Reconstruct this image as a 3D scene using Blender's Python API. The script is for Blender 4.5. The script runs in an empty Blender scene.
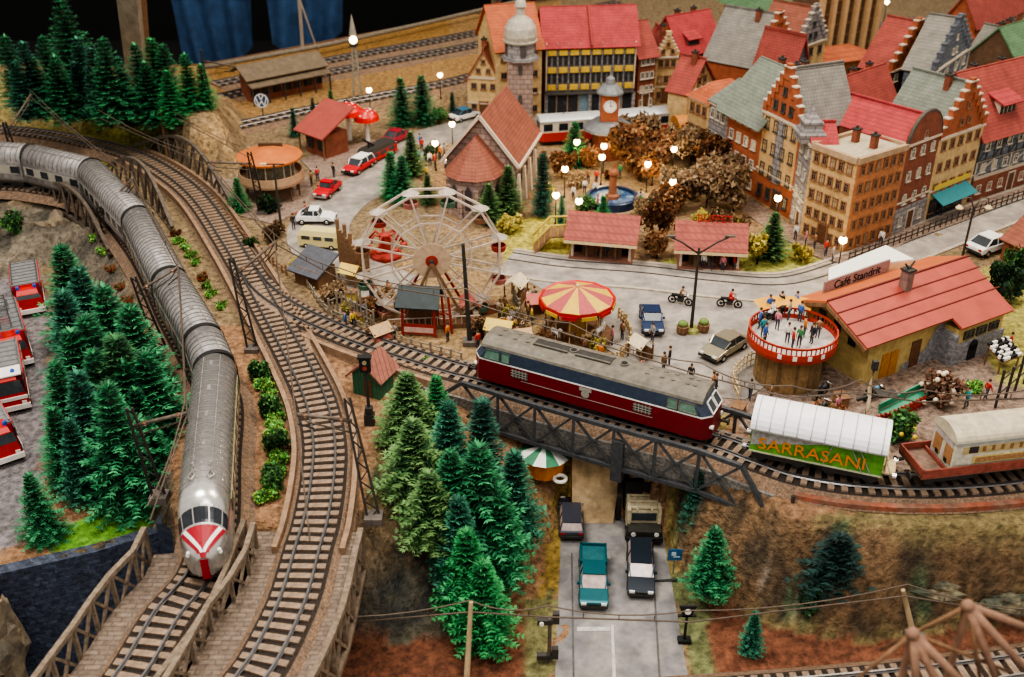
import bpy, math, random
from mathutils import Vector as V, Matrix as M, noise as NZ
RD = random.Random(11)
PI = math.pi
C = bpy.context.scene.collection
# ---------------------------------------------------------------- camera model (1024 x 677)
FPX = 1050.0; CH = 42.0; PITCH = math.radians(30)
def P(px, py, z=0.0):
    """point of the place seen at a photo pixel, on the level z"""
    dx = (px-512)/FPX; dv = (338.5-py)/FPX
    d = (dx, math.cos(PITCH)+dv*math.sin(PITCH), -math.sin(PITCH)+dv*math.cos(PITCH))
    t = (z-CH)/d[2]
    return V((d[0]*t, d[1]*t, z))
cam = bpy.data.cameras.new('camera'); co = bpy.data.objects.new('camera', cam); C.objects.link(co)
co.location = (0, 0, CH); co.rotation_euler = (PI/2-PITCH, 0, 0)
cam.sensor_width = 36; cam.lens = 36*FPX/1024; cam.clip_end = 1000
bpy.context.scene.camera = co
# ---------------------------------------------------------------- materials
MATS = {}
def mat(name, col, rough=.6, metal=0, var=.22, scale=2.5, bump=.0, emit=0, kind=None, col2=None, alpha=1, ks=1.0, attr=None, bd=.3):
    if name in MATS: return MATS[name]
    m = bpy.data.materials.new(name); m.use_nodes = True; MATS[name] = m
    nt = m.node_tree; N = nt.nodes; L = nt.links
    b = N['Principled BSDF']; b.inputs['Roughness'].default_value = rough; b.inputs['Metallic'].default_value = metal
    if emit:
        b.inputs['Base Color'].default_value = (*col, 1)
        b.inputs['Emission Color'].default_value = (*col, 1); b.inputs['Emission Strength'].default_value = emit
        return m
    tc = N.new('ShaderNodeTexCoord'); nz = N.new('ShaderNodeTexNoise')
    nz.inputs['Scale'].default_value = scale; nz.inputs['Detail'].default_value = 5; nz.inputs['Roughness'].default_value = .65
    L.new(tc.outputs['Object'], nz.inputs['Vector'])
    mr = N.new('ShaderNodeMapRange'); mr.inputs[1].default_value = .3; mr.inputs[2].default_value = .7
    mr.inputs[3].default_value = 1-var; mr.inputs[4].default_value = 1+var
    L.new(nz.outputs['Fac'], mr.inputs[0])
    base = None
    if kind in ('brick', 'tile', 'plank', 'slat', 'stone', 'pave'):
        sx = N.new('ShaderNodeSeparateXYZ'); L.new(tc.outputs['Object'], sx.inputs[0])
        ad = N.new('ShaderNodeMath'); L.new(sx.outputs[0], ad.inputs[0]); L.new(sx.outputs[1], ad.inputs[1])
        cb = N.new('ShaderNodeCombineXYZ'); L.new(ad.outputs[0] if kind != 'pave' else sx.outputs[0], cb.inputs[0]); L.new(sx.outputs[2] if kind != 'pave' else sx.outputs[1], cb.inputs[1])
        bt = N.new('ShaderNodeTexBrick'); L.new(cb.outputs[0], bt.inputs['Vector'])
        c2 = col2 or tuple(c*.72 for c in col)
        bt.inputs['Color1'].default_value = (*col, 1); bt.inputs['Color2'].default_value = (*c2, 1)
        bt.inputs['Mortar'].default_value = (*[c*(.85 if kind == 'brick' else .7 if kind == 'tile' else .58) for c in col], 1)
        bt.inputs['Scale'].default_value = 1.0
        w, h, mo = dict(brick=(.5, .22, .03), tile=(.34, .26, .035), plank=(30, .35, .03), slat=(.3, 40, .03), stone=(.8, .45, .06), pave=(1.1, .42, .06))[kind]
        bt.inputs['Brick Width'].default_value = w*ks; bt.inputs['Row Height'].default_value = h*ks; bt.inputs['Mortar Size'].default_value = mo*ks
        base = bt.outputs['Color']
    elif kind == 'wood':
        mp = N.new('ShaderNodeMapping'); mp.inputs['Scale'].default_value = (1, 1, .12); L.new(tc.outputs['Object'], mp.inputs[0]); L.new(mp.outputs[0], nz.inputs['Vector'])
    if kind == 'color':
        oi = N.new('ShaderNodeObjectInfo'); base = oi.outputs['Color']
    if attr:
        at = N.new('ShaderNodeAttribute'); at.attribute_name = attr; base = at.outputs['Color']
    if col2 and kind is None and not attr:
        mx = N.new('ShaderNodeMix'); mx.data_type = 'RGBA'; mx.inputs[6].default_value = (*col, 1); mx.inputs[7].default_value = (*col2, 1)
        n2 = N.new('ShaderNodeTexNoise'); n2.inputs['Scale'].default_value = scale*.4; n2.inputs['Detail'].default_value = 6
        L.new(tc.outputs['Object'], n2.inputs['Vector'])
        r2 = N.new('ShaderNodeMapRange'); r2.inputs[1].default_value = .4; r2.inputs[2].default_value = .6
        L.new(n2.outputs['Fac'], r2.inputs[0]); L.new(r2.outputs[0], mx.inputs[0]); base = mx.outputs[2]
    vm = N.new('ShaderNodeVectorMath'); vm.operation = 'SCALE'
    if base is None: vm.inputs[0].default_value = col
    else: L.new(base, vm.inputs[0])
    L.new(mr.outputs[0], vm.inputs[3]); L.new(vm.outputs[0], b.inputs['Base Color'])
    if bump:
        bp = N.new('ShaderNodeBump'); bp.inputs['Strength'].default_value = bump; bp.inputs['Distance'].default_value = bd
        L.new(nz.outputs['Fac'], bp.inputs['Height']); L.new(bp.outputs[0], b.inputs['Normal'])
    return m
# ---------------------------------------------------------------- mesh builder
class MB:
    def __init__(s): s.v = []; s.f = []; s.m = []; s.s = []; s.col = []
    def add(s, vs, fs, mi=0, T=None, smooth=False, col=None):
        o = len(s.v)
        for q in vs:
            q = V(q); s.v.append(T @ q if T else q); s.col.append(col or (1, 1, 1, 1))
        for f in fs: s.f.append([i+o for i in f]); s.m.append(mi); s.s.append(smooth)
    def box(s, c, d, mi=0, rz=0, T=None, top=(1, 1)):
        x, y, z = d[0]/2, d[1]/2, d[2]/2; tx, ty = top
        vs = [(-x, -y, -z), (x, -y, -z), (x, y, -z), (-x, y, -z), (-x*tx, -y*ty, z), (x*tx, -y*ty, z), (x*tx, y*ty, z), (-x*tx, y*ty, z)]
        A = M.Translation(c) @ M.Rotation(rz, 4, 'Z')
        s.add(vs, [(3, 2, 1, 0), (4, 5, 6, 7), (0, 1, 5, 4), (1, 2, 6, 5), (2, 3, 7, 6), (3, 0, 4, 7)], mi, (T @ A) if T else A)
    def bar(s, a, b, w, h=None, mi=0, up=V((0, 0, 1))):
        a = V(a); b = V(b); h = h or w; d = (b-a)
        if d.length < 1e-5: return
        d.normalize(); x = d.cross(up)
        if x.length < 1e-3: x = d.cross(V((0, 1, 0)))
        x.normalize(); y = x.cross(d); vs = []
        for q in (a, b):
            for i, j in ((-1, -1), (1, -1), (1, 1), (-1, 1)): vs.append(q+x*i*w/2+y*j*h/2)
        s.add(vs, [(0, 1, 2, 3), (7, 6, 5, 4), (0, 4, 5, 1), (1, 5, 6, 2), (2, 6, 7, 3), (3, 7, 4, 0)], mi)
    def cyl(s, a, b, r0, r1=None, n=8, mi=0, cap=True, smooth=True):
        a = V(a); b = V(b); r1 = r0 if r1 is None else r1; d = (b-a).normalized()
        x = d.orthogonal().normalized(); y = d.cross(x); vs = []
        for q, r in ((a, r0), (b, r1)):
            for k in range(n):
                t = 2*PI*k/n; vs.append(q+x*math.cos(t)*r+y*math.sin(t)*r)
        s.add(vs, [(k, (k+1) % n, n+(k+1) % n, n+k) for k in range(n)], mi, None, smooth)
        if cap:
            s.add(vs[:n], [tuple(range(n))[::-1]], mi); s.add(vs[n:], [tuple(range(n))], mi)
    def tube(s, pts, r, n=6, mi=0):
        pts = [V(q) for q in pts]; vs = []
        for i, q in enumerate(pts):
            d = (pts[min(i+1, len(pts)-1)]-pts[max(i-1, 0)]).normalized()
            x = d.cross(V((0, 0, 1)))
            if x.length < 1e-3: x = V((1, 0, 0))
            x.normalize(); y = x.cross(d)
            rr = r[i] if isinstance(r, (list, tuple)) else r
            for k in range(n):
                t = 2*PI*k/n; vs.append(q+x*math.cos(t)*rr+y*math.sin(t)*rr)
        fs = [(i*n+k, i*n+(k+1) % n, (i+1)*n+(k+1) % n, (i+1)*n+k) for i in range(len(pts)-1) for k in range(n)]
        fs += [tuple(range(n))[::-1], tuple(range((len(pts)-1)*n, len(pts)*n))]
        s.add(vs, fs, mi, None, True)
    def lathe(s, prof, n=16, mi=0, c=(0, 0, 0), smooth=True, mis=None, a0=0):
        vs = []; c = V(c)
        for r, z in prof:
            for k in range(n):
                t = a0+2*PI*k/n; vs.append(c+V((r*math.cos(t), r*math.sin(t), z)))
        for i in range(len(prof)-1):
            for k in range(n):
                s.add([vs[i*n+k], vs[i*n+(k+1) % n], vs[(i+1)*n+(k+1) % n], vs[(i+1)*n+k]], [(0, 1, 2, 3)], mis[k % len(mis)] if mis else mi, None, smooth and not mis)
    def prism(s, poly, z0, z1, mi=0, mtop=None):
        n = len(poly); vs = [V((q[0], q[1], z0)) for q in poly]+[V((q[0], q[1], z1)) for q in poly]
        s.add(vs, [(k, (k+1) % n, n+(k+1) % n, n+k) for k in range(n)]+[tuple(range(n))[::-1]], mi)
        s.add(vs[n:], [tuple(range(n))], mi if mtop is None else mtop)
    def slab(s, poly, th, mi=0):
        """a flat polygon (3D points) given a thickness along its normal"""
        poly = [V(q) for q in poly]; n = len(poly); nn = (poly[1]-poly[0]).cross(poly[2]-poly[0]).normalized()*th
        vs = poly+[q-nn for q in poly]
        s.add(vs, [tuple(range(n)), tuple(range(n, 2*n))[::-1]]+[(n+k, n+(k+1) % n, (k+1) % n, k) for k in range(n)], mi)
    def ball(s, c, r, n=10, m=6, mi=0, sc=(1, 1, 1)):
        c = V(c); vs = []
        for i in range(m+1):
            a = PI*i/m
            for k in range(n):
                t = 2*PI*k/n; vs.append(c+V((r*sc[0]*math.sin(a)*math.cos(t), r*sc[1]*math.sin(a)*math.sin(t), r*sc[2]*math.cos(a))))
        s.add(vs, [(i*n+k, (i+1)*n+k, (i+1)*n+(k+1) % n, i*n+(k+1) % n) for i in range(m) for k in range(n)], mi, None, True)
    def sweep(s, path, sec, mi=0, closed=True, smooth=False, caps=True):
        """sec: (lateral to the left, height) loop carried along the path"""
        path = [V(q) for q in path]; n = len(sec); vs = []
        for i, q in enumerate(path):
            d = path[min(i+1, len(path)-1)]-path[max(i-1, 0)]; d.z = 0; d.normalize(); l = V((-d.y, d.x, 0))
            for a, h in sec: vs.append(q+l*a+V((0, 0, h)))
        e = n if closed else n-1
        fs = [(i*n+k, i*n+(k+1) % n, (i+1)*n+(k+1) % n, (i+1)*n+k) for i in range(len(path)-1) for k in range(e)]
        if closed and caps: fs += [tuple(range(n))[::-1], tuple(range((len(path)-1)*n, len(path)*n))]
        s.add(vs, fs, mi, None, smooth)
    def mesh(s, name, mats, col=False):
        me = bpy.data.meshes.new(name); me.from_pydata([tuple(q) for q in s.v], [], s.f)
        for q in (mats if isinstance(mats, (list, tuple)) else [mats]): me.materials.append(q)
        me.polygons.foreach_set('material_index', s.m); me.polygons.foreach_set('use_smooth', s.s)
        if col:
            at = me.color_attributes.new('Col', 'FLOAT_COLOR', 'POINT')
            at.data.foreach_set('color', [x for c in s.col for x in c])
        me.update(); return me
    def make(s, name, mats, parent=None, col=False, loc=None, rz=0, weld=False):
        if weld:
            seen = {}; mp = []; nv = []
            for q in s.v:
                k = (round(q.x, 4), round(q.y, 4), round(q.z, 4))
                if k not in seen: seen[k] = len(nv); nv.append(q)
                mp.append(seen[k])
            s.v = nv; s.col = [(1, 1, 1, 1)]*len(nv); ff = [[mp[i] for i in f] for f in s.f]; keep = [i for i, f in enumerate(ff) if len(set(f)) == len(f)]
            s.f = [ff[i] for i in keep]; s.m = [s.m[i] for i in keep]; s.s = [s.s[i] for i in keep]
        return put(name, s.mesh(name, mats, col), parent, loc, rz)
def put(name, me, parent=None, loc=None, rz=0, sc=None):
    o = bpy.data.objects.new(name, me); C.objects.link(o); o.parent = parent
    if loc is not None: o.location = loc
    if rz: o.rotation_euler = (0, 0, rz)
    if sc: o.scale = sc if isinstance(sc, (tuple, list)) else (sc, sc, sc)
    return o
LABELS = {}
def tag(o, label, cat, group=None, kind=None):
    o['label'] = label; o['category'] = cat
    if group: o['group'] = group
    if kind: o['kind'] = kind
    LABELS.setdefault(label, []).append(o.name)
    return o
def thing(name, label, cat, loc=(0, 0, 0), rz=0, group=None):
    o = bpy.data.objects.new(name, None); C.objects.link(o); o.location = loc; o.rotation_euler = (0, 0, rz); o.empty_display_size = .3
    return tag(o, label, cat, group)
def struct(o): o['kind'] = 'structure'; return o
def dup(root, loc, rz, label, group=None, sc=None):
    r = root.copy(); C.objects.link(r); r.location = loc; r.rotation_euler = (0, 0, rz); r['label'] = label; LABELS.setdefault(label, []).append(r.name)
    if group: r['group'] = group
    if sc: r.scale = (sc, sc, sc) if not isinstance(sc, tuple) else sc
    for ch in list(root.children):
        c = ch.copy(); C.objects.link(c); c.parent = r
        for g in ch.children:
            d = g.copy(); C.objects.link(d); d.parent = c
    return r
def smooth_path(pts, step=.8):
    """Catmull-Rom through points, resampled evenly"""
    pts = [V(q) for q in pts]; pts = [pts[0]*2-pts[1]]+pts+[pts[-1]*2-pts[-2]]; out = []
    for i in range(1, len(pts)-2):
        a, b, c, d = pts[i-1:i+3]
        for k in range(24):
            t = k/24; out.append(.5*((2*b)+(c-a)*t+(2*a-5*b+4*c-d)*t*t+(3*b-a-3*c+d)*t**3))
    out.append(pts[-2])
    res = [out[0]]; acc = 0
    for a, b in zip(out, out[1:]):
        L = (b-a).length
        while acc+L >= step:
            t = (step-acc)/L; a = a.lerp(b, t); res.append(a.copy()); L = (b-a).length; acc = 0
        acc += L
    return res
def offset(path, d, z=0):
    out = []
    for i, q in enumerate(path):
        t = path[min(i+1, len(path)-1)]-path[max(i-1, 0)]; t.z = 0; t.normalize()
        out.append(q+V((-t.y, t.x, 0))*d+V((0, 0, z)))
    return out
ORD = ['first', 'second', 'third', 'fourth', 'fifth', 'sixth', 'seventh', 'eighth', 'ninth', 'tenth', 'eleventh', 'twelfth', 'thirteenth', 'fourteenth', 'fifteenth', 'sixteenth', 'seventeenth', 'eighteenth', 'nineteenth', 'twentieth']
def facing(a, b):
    d = b-a; return math.atan2(d.y, d.x)
# ---------------------------------------------------------------- common materials
m_steel = mat('rail_steel', (.20, .195, .20), .32, .75, .2)
m_dark = mat('dark_iron', (.055, .052, .05), .6, .2, .25)
m_rust = mat('rusty_truss', (.13, .105, .085), .7, .1, .4, 3)
m_slate = mat('truss_blue_grey', (.075, .08, .088), .6, .2, .3, 3)
m_sleeper = mat('sleeper_wood', (.25, .18, .13), .8, 0, .4, 4)
m_ballast = mat('ballast', (.055, .042, .036), .95, 0, .5, 9, .8)
m_shoulder = mat('ballast_shoulder', (.30, .195, .13), .95, 0, .5, 7, .8, col2=(.21, .15, .11))
m_brickdeck = mat('deck_brick', (.20, .145, .11), .9, 0, .3, 3, kind='brick', ks=1.6)
m_glass = mat('window_glass', (.03, .035, .045), .12, 0, .3)
m_glass_warm = mat('lit_window_glass', (.42, .36, .24), .25, 0, .3)
m_trunk = mat('bark', (.10, .06, .035), .9, 0, .3, 6)
m_white = mat('white_paint', (.78, .77, .74), .5, 0, .1)
m_cream = mat('cream_paint', (.66, .52, .32), .6, 0, .15)
m_black = mat('black_rubber', (.015, .015, .016), .7, 0, .2)
m_chrome = mat('chrome', (.55, .55, .56), .2, .9, .05)
m_red = mat('red_paint', (.48, .02, .015), .4, 0, .15)
m_wood = mat('brown_wood', (.20, .11, .06), .8, 0, .35, 4, kind='wood')
m_lamp = mat('warm_lamp_glass', (1, .72, .36), emit=5.5)
m_headlamp = mat('clear_lamp', (.75, .75, .7), .2, 0, .05)
# ================================================================ TERRAIN
def inpoly(x, y, poly):
    c = False; n = len(poly); j = n-1
    for i in range(n):
        xi, yi = poly[i]; xj, yj = poly[j]
        if (yi > y) != (yj > y) and x < (xj-xi)*(y-yi)/(yj-yi)+xi: c = not c
        j = i
    return c
def dpoly(x, y, poly):
    best = 1e9; n = len(poly)
    for i in range(n):
        ax, ay = poly[i]; bx, by = poly[(i+1) % n]; dx = bx-ax; dy = by-ay
        t = max(0, min(1, ((x-ax)*dx+(y-ay)*dy)/(dx*dx+dy*dy+1e-9)))
        best = min(best, (x-ax-t*dx)**2+(y-ay-t*dy)**2)
    return math.sqrt(best)
def W(pts, z=0): return [tuple(P(x, y, z)[:2]) for x, y in pts]
VZ = -7.0
valley_out = W([(-120, 700), (-20, 575), (22, 567), (100, 548), (160, 529)], -3)+W([(190, 532), (225, 525), (275, 522), (352, 530), (368, 480), (382, 400), (400, 375), (440, 385), (470, 392), (500, 400), (560, 418), (640, 438), (700, 462), (760, 492), (790, 513), (900, 527), (1024, 528), (1250, 522)])+[(70, 20), (-60, 20)]
valley_in = [(x, y-.5) for x, y in W([(-100, 690), (-20, 577), (22, 569), (100, 550), (160, 531)], -3)]+[(x, y-.5) for x, y in W([(190, 534), (225, 527), (275, 524), (330, 532)])]+W([(338, 640), (400, 643), (470, 640), (492, 615), (520, 575), (556, 530), (566, 470), (572, 420), (690, 420), (668, 470), (672, 560), (702, 602), (850, 640), (960, 625), (1250, 600)], VZ)+[(69, 21), (-59, 21)]
basin_out = W([(-200, 190), (0, 176), (45, 178), (80, 205), (105, 235), (120, 260), (150, 330), (172, 400), (176, 450), (172, 500), (165, 524)])+W([(150, 540), (-20, 590), (-200, 640)])
basin_in = W([(-200, 300), (0, 285), (55, 262), (85, 285), (112, 335), (140, 400), (150, 470), (150, 530), (20, 566), (-200, 640)], -3)
hill_out = W([(-250, 118), (0, 120), (60, 124), (140, 140), (195, 168), (232, 182), (246, 165), (246, 110), (225, 90), (190, 72), (60, 66), (-250, 60)])
hill_in = W([(-250, 100), (0, 108), (140, 112), (190, 122), (212, 112), (208, 90), (190, 84), (60, 74), (-250, 66)], 5.5)
creek = W([(-200, 578), (22, 569), (100, 550), (160, 531)], -3)+W([(190, 534), (300, 530)], 0)+[(-12, 36), (-12, 20), (-80, 20)]
def height(x, y):
    h = 0.0; steep = 0
    n1 = NZ.fractal(V((x*.22, y*.22, 3.1)), 1, 2.1, 5)
    for out, inn, z in ((valley_out, valley_in, VZ), (basin_out, basin_in, -3.0), (hill_out, hill_in, 5.5)):
        if not inpoly(x, y, out): continue
        if inpoly(x, y, inn): t = 1
        else:
            a = dpoly(x, y, out); b = dpoly(x, y, inn); t = a/(a+b+1e-6)
        if z == -3 and h < -3: continue
        steep = 4*t*(1-t) if t < 1 else 0
        n3 = NZ.ridged_multi_fractal(V((x*.35, y*.35, 7)), 1, 2.1, 5, 1, 2)-1.0
        wob = (n1*1.3+n3*.75)*min(1, 4*t*(1-t)) if a_wide(out, x, y) else 0
        if out is valley_out and x < -2.5 and y < 54 and 0 < t < 1: wob += (NZ.ridged_multi_fractal(V((x*.9, y*.9, 2)), 1, 2.2, 4, 1, 2)-1.0)*.75*min(1, 5*t*(1-t))
        h = z*t+wob
        if out is valley_out and t < .02: h = 0
    if h < -5 and x < -12.5 and inpoly(x, y, creek): h = -11.5+n1*.3
    return h+.08*n1, steep
def a_wide(out, x, y): return True
# colour zones of the bare ground (soil, grass, rock); streets are objects of their own
Z_ = []
def zone(pts, z, col, soft=.8): Z_.append((W(pts, z), col, soft))
TAN = (.36, .21, .12); EARTH = (.30, .17, .085); TERRA = (.235, .095, .055); GRASS = (.30, .30, .085); ROCK = (.20, .165, .115); DROCK = (.055, .06, .058); GREEN = (.12, .30, .06); PAVE = (.34, .27, .23)
zone([(0, 60), (560, 0), (560, 60), (240, 120), (0, 130)], 0, (.40, .24, .10))
zone([(210, 60), (450, 15), (450, 35), (215, 80)], 0, (.36, .20, .06))
zone([(330, 60), (480, 40), (480, 50), (330, 75)], 0, (.30, .30, .04))
zone([(440, 130), (800, 120), (830, 250), (560, 275), (430, 230)], 0, (.36, .24, .14))
zone([(500, 225), (565, 210), (570, 260), (505, 262)], 0, (.45, .40, .10))
zone([(660, 260), (830, 240), (860, 262), (740, 290), (660, 280)], 0, (.42, .42, .12))
zone([(640, 60), (1024, 0), (1100, 200), (800, 200)], 0, (.24, .20, .17))
zone([(285, 220), (540, 290), (660, 395), (480, 372), (310, 300)], 0, (.38, .26, .14))
zone([(700, 390), (1024, 330), (1100, 480), (790, 480)], 0, (.33, .24, .19))
zone([(970, 270), (1060, 260), (1060, 400), (1000, 380)], 0, (.42, .38, .12))
zone([(-60, 60), (200, 60), (215, 100), (120, 120), (-60, 115)], 5.5, (.28, .26, .06))
zone([(-60, 112), (110, 112), (135, 135), (-60, 122)], 0, (.45, .36, .16))
zone([(560, 455), (535, 455), (520, 420), (560, 430), (580, 470), (560, 560), (540, 560)], -4, (.36, .25, .07))
zone([(660, 455), (720, 470), (690, 560), (668, 560)], -5, (.30, .24, .09))
zone([(522, 600), (556, 590), (552, 690), (522, 690)], VZ, (.23, .22, .10))
zone([(340, 635), (486, 620), (522, 590), (522, 690), (330, 690)], VZ, TERRA)
zone([(700, 600), (712, 600), (1100, 600), (1100, 700), (700, 700)], VZ, TERRA)
zone([(712, 600), (1100, 585), (1100, 606), (980, 628), (860, 645), (760, 625)], VZ, (.24, .19, .09))
zone([(668, 575), (705, 575), (712, 690), (690, 690)], VZ, (.22, .24, .11))
zone([(60, 555), (150, 530), (168, 500), (150, 480), (40, 540)], -3, (.16, .38, .05))
zone([(-60, 275), (40, 275), (52, 330), (52, 430), (30, 520), (0, 560), (-60, 560)], -3, (.27, .25, .26))
def ground_color(x, y, h, st):
    col = V(TAN); n1 = NZ.fractal(V((x*.5, y*.5, .7)), 1, 2, 4); n2 = NZ.noise(V((x*1.7, y*1.7, 5)))
    if y > 75: col = V((.30, .22, .13))
    for poly, c, soft in Z_:
        if inpoly(x+n1*.5, y+n2*.3, poly): col = V(c)
    if h > .8: # hill
        if st > .18: col = V((.46, .31, .16)).lerp(V((.24, .17, .10)), max(0, min(1, .5+n1*1.4)))
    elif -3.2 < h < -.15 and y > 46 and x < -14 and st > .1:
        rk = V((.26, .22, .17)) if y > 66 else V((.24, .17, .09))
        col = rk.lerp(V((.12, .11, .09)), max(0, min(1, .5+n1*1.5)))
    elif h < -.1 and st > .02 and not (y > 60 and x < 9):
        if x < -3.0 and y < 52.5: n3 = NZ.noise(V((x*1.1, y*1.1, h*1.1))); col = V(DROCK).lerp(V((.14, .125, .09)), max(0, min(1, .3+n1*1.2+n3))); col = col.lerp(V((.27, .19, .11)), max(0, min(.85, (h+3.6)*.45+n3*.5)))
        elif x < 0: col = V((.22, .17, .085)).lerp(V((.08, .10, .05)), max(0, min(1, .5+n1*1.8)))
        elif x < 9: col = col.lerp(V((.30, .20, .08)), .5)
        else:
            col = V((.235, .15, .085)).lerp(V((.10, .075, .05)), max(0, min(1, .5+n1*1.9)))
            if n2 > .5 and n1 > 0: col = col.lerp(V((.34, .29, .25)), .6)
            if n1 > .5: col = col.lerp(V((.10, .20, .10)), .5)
    return col*(1+.25*n2)
def make_ground():
    x0, x1, y0, y1 = -80, 112, 30, 215
    xs = []; ys = []
    y = y0
    while y < y1: ys.append(y); y += .45 if y < 75 else (.8 if y < 120 else 1.6)
    x = x0
    while x < x1: xs.append(x); x += .5 if -32 < x < 38 else 1.0
    # layout edge: the board ends along this line; beyond it the room is dark
    ea = P(-60, 78, 0); eb = P(205, 66, 0); ec = P(540, 2, 0); ed = P(800, -45, 0)
    edge = [ea, eb, ec, ed]
    def beyond(x, y):
        for a, b in zip(edge, edge[1:]):
            if a.x <= x < b.x: return y > a.y+(b.y-a.y)*(x-a.x)/(b.x-a.x)
        return x < ea.x and y > ea.y
    vs = []; cols = []; nx = len(xs)
    for y in ys:
        for x in xs:
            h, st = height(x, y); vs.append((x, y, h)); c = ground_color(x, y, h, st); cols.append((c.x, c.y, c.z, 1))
    fs = []
    for j in range(len(ys)-1):
        for i in range(nx-1):
            if beyond(xs[i], ys[j]): continue
            fs.append((j*nx+i, j*nx+i+1, (j+1)*nx+i+1, (j+1)*nx+i))
    mb = MB(); mb.add(vs, fs, 0, None, True); mb.col = cols
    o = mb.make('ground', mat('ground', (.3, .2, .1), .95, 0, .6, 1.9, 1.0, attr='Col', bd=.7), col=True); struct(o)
    fl = MB(); fl.box((0, 150, -42), (600, 500, 2)); struct(fl.make('floor', mat('dark_floor', (.012, .012, .014), .9)))
    bw = MB(); bw.box((0, 330, 60), (700, 2, 220)); struct(bw.make('wall_back', mat('dark_wall', (.006, .006, .007), .9)))
    # board fascia
    fa = MB()
    for a, b in zip(edge, edge[1:]): fa.bar(a+V((0, .6, -2)), b+V((0, .6, -2)), .3, 4.4)
    struct(fa.make('trim_1', m_wood))
make_ground()
def ground_z(x, y): return height(x, y)[0]
def flat(name, pts, z, m, th=.05, ztop=None):
    """a street or pavement laid on level z, outline given as seen in the photo"""
    mb = MB(); mb.prism([P(x, y, z) for x, y in pts], z-.25, z+th); return struct(mb.make(name, m))
m_asph = mat('asphalt', (.34, .305, .275), .8, 0, .25, 1.0, .1, col2=(.25, .225, .205))
m_asph_d = mat('asphalt_blue_grey', (.175, .17, .18), .7, 0, .3, 1.1, .15, col2=(.26, .245, .235))
m_pave = mat('pavement', (.34, .25, .20), .85, 0, .3, 2, .1, kind='pave', ks=1)
m_line = mat('road_line', (.46, .45, .44), .7, 0, .25, 3)
def ribbon(name, pts, half, z, m, th=.06):
    mb = MB(); pth = smooth_path([P(x, y, z) for x, y in pts], 1.2)
    mb.sweep(pth, [(half, -.25), (-half, -.25), (-half, th), (half, th)]); return struct(mb.make(name, m)), pth
# town streets
flat('street_square', [(505, 268), (560, 270), (640, 276), (720, 290), (800, 292), (840, 285), (830, 330), (775, 380), (745, 400), (700, 396), (640, 370), (600, 345), (560, 300)], 0, m_asph, .05)
_, st_main = ribbon('street_main', [(1100, 178), (1024, 203), (965, 225), (900, 250), (850, 272), (790, 288), (720, 285), (640, 276), (560, 270), (505, 262)], 2.6, 0, m_asph, .06)
ribbon('street_left', [(400, 290), (345, 268), (318, 235), (335, 205), (375, 180), (410, 150), (450, 132), (500, 124), (560, 126), (620, 128), (690, 130)], 3.0, 0, m_asph, .055)
ribbon('pavement_row', [(1060, 180), (1000, 197), (955, 216), (900, 236), (846, 258), (800, 240), (745, 205), (700, 175)], 1.3, 0, m_pave, .11)
flat('pavement_round', [(205, 175), (300, 165), (318, 200), (275, 225), (235, 215)], 0, m_pave, .1)
flat('forecourt', [(300, 160), (372, 140), (400, 150), (330, 190)], 0, m_pave, .09)
flat('plaza', [(540, 135), (720, 140), (745, 215), (660, 215), (640, 230), (560, 215), (530, 175)], 0, mat('plaza_sand', (.31, .205, .125), .9, 0, .45, 2.2, .3, col2=(.24, .17, .08)), .04)
# tram rails and kerbs of the main street
def lines(name, offs, w, m, a=0, b=1):
    pth = [q for q in st_main if q.x > -2]; mb = MB()
    for o in offs:
        mb.sweep(offset(pth, o), [(w, .02), (-w, .02), (-w, .11), (w, .11)])
    return mb.make(name, m)
def offset(path, d, z=0):
    out = []
    for i, q in enumerate(path):
        t = path[min(i+1, len(path)-1)]-path[max(i-1, 0)]; t.z = 0; t.normalize(); out.append(q+V((-t.y, t.x, 0))*d+V((0, 0, z)))
    return out
t = thing('tram_track', 'pair of dark tram rails set in the main street past the market pavilions', 'tram track', st_main[0])
for o in (-2.0, -.6):
    mb = MB(); pth = [q-st_main[0] for q in offset(st_main, o)]; mb.sweep(pth, [(.09, .03), (-.09, .03), (-.09, .09), (.09, .09)]); mb.make('rail', m_dark, t)
for i, o in enumerate((2.6, -2.7)):
    mb = MB(); mb.sweep(offset(st_main, o), [(.17, -.1), (-.17, -.1), (-.17, .16), (.17, .16)]); struct(mb.make('trim_%d' % (10+i), mat('kerb_stone', (.40, .35, .29), .8, 0, .25, 2)))
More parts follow.
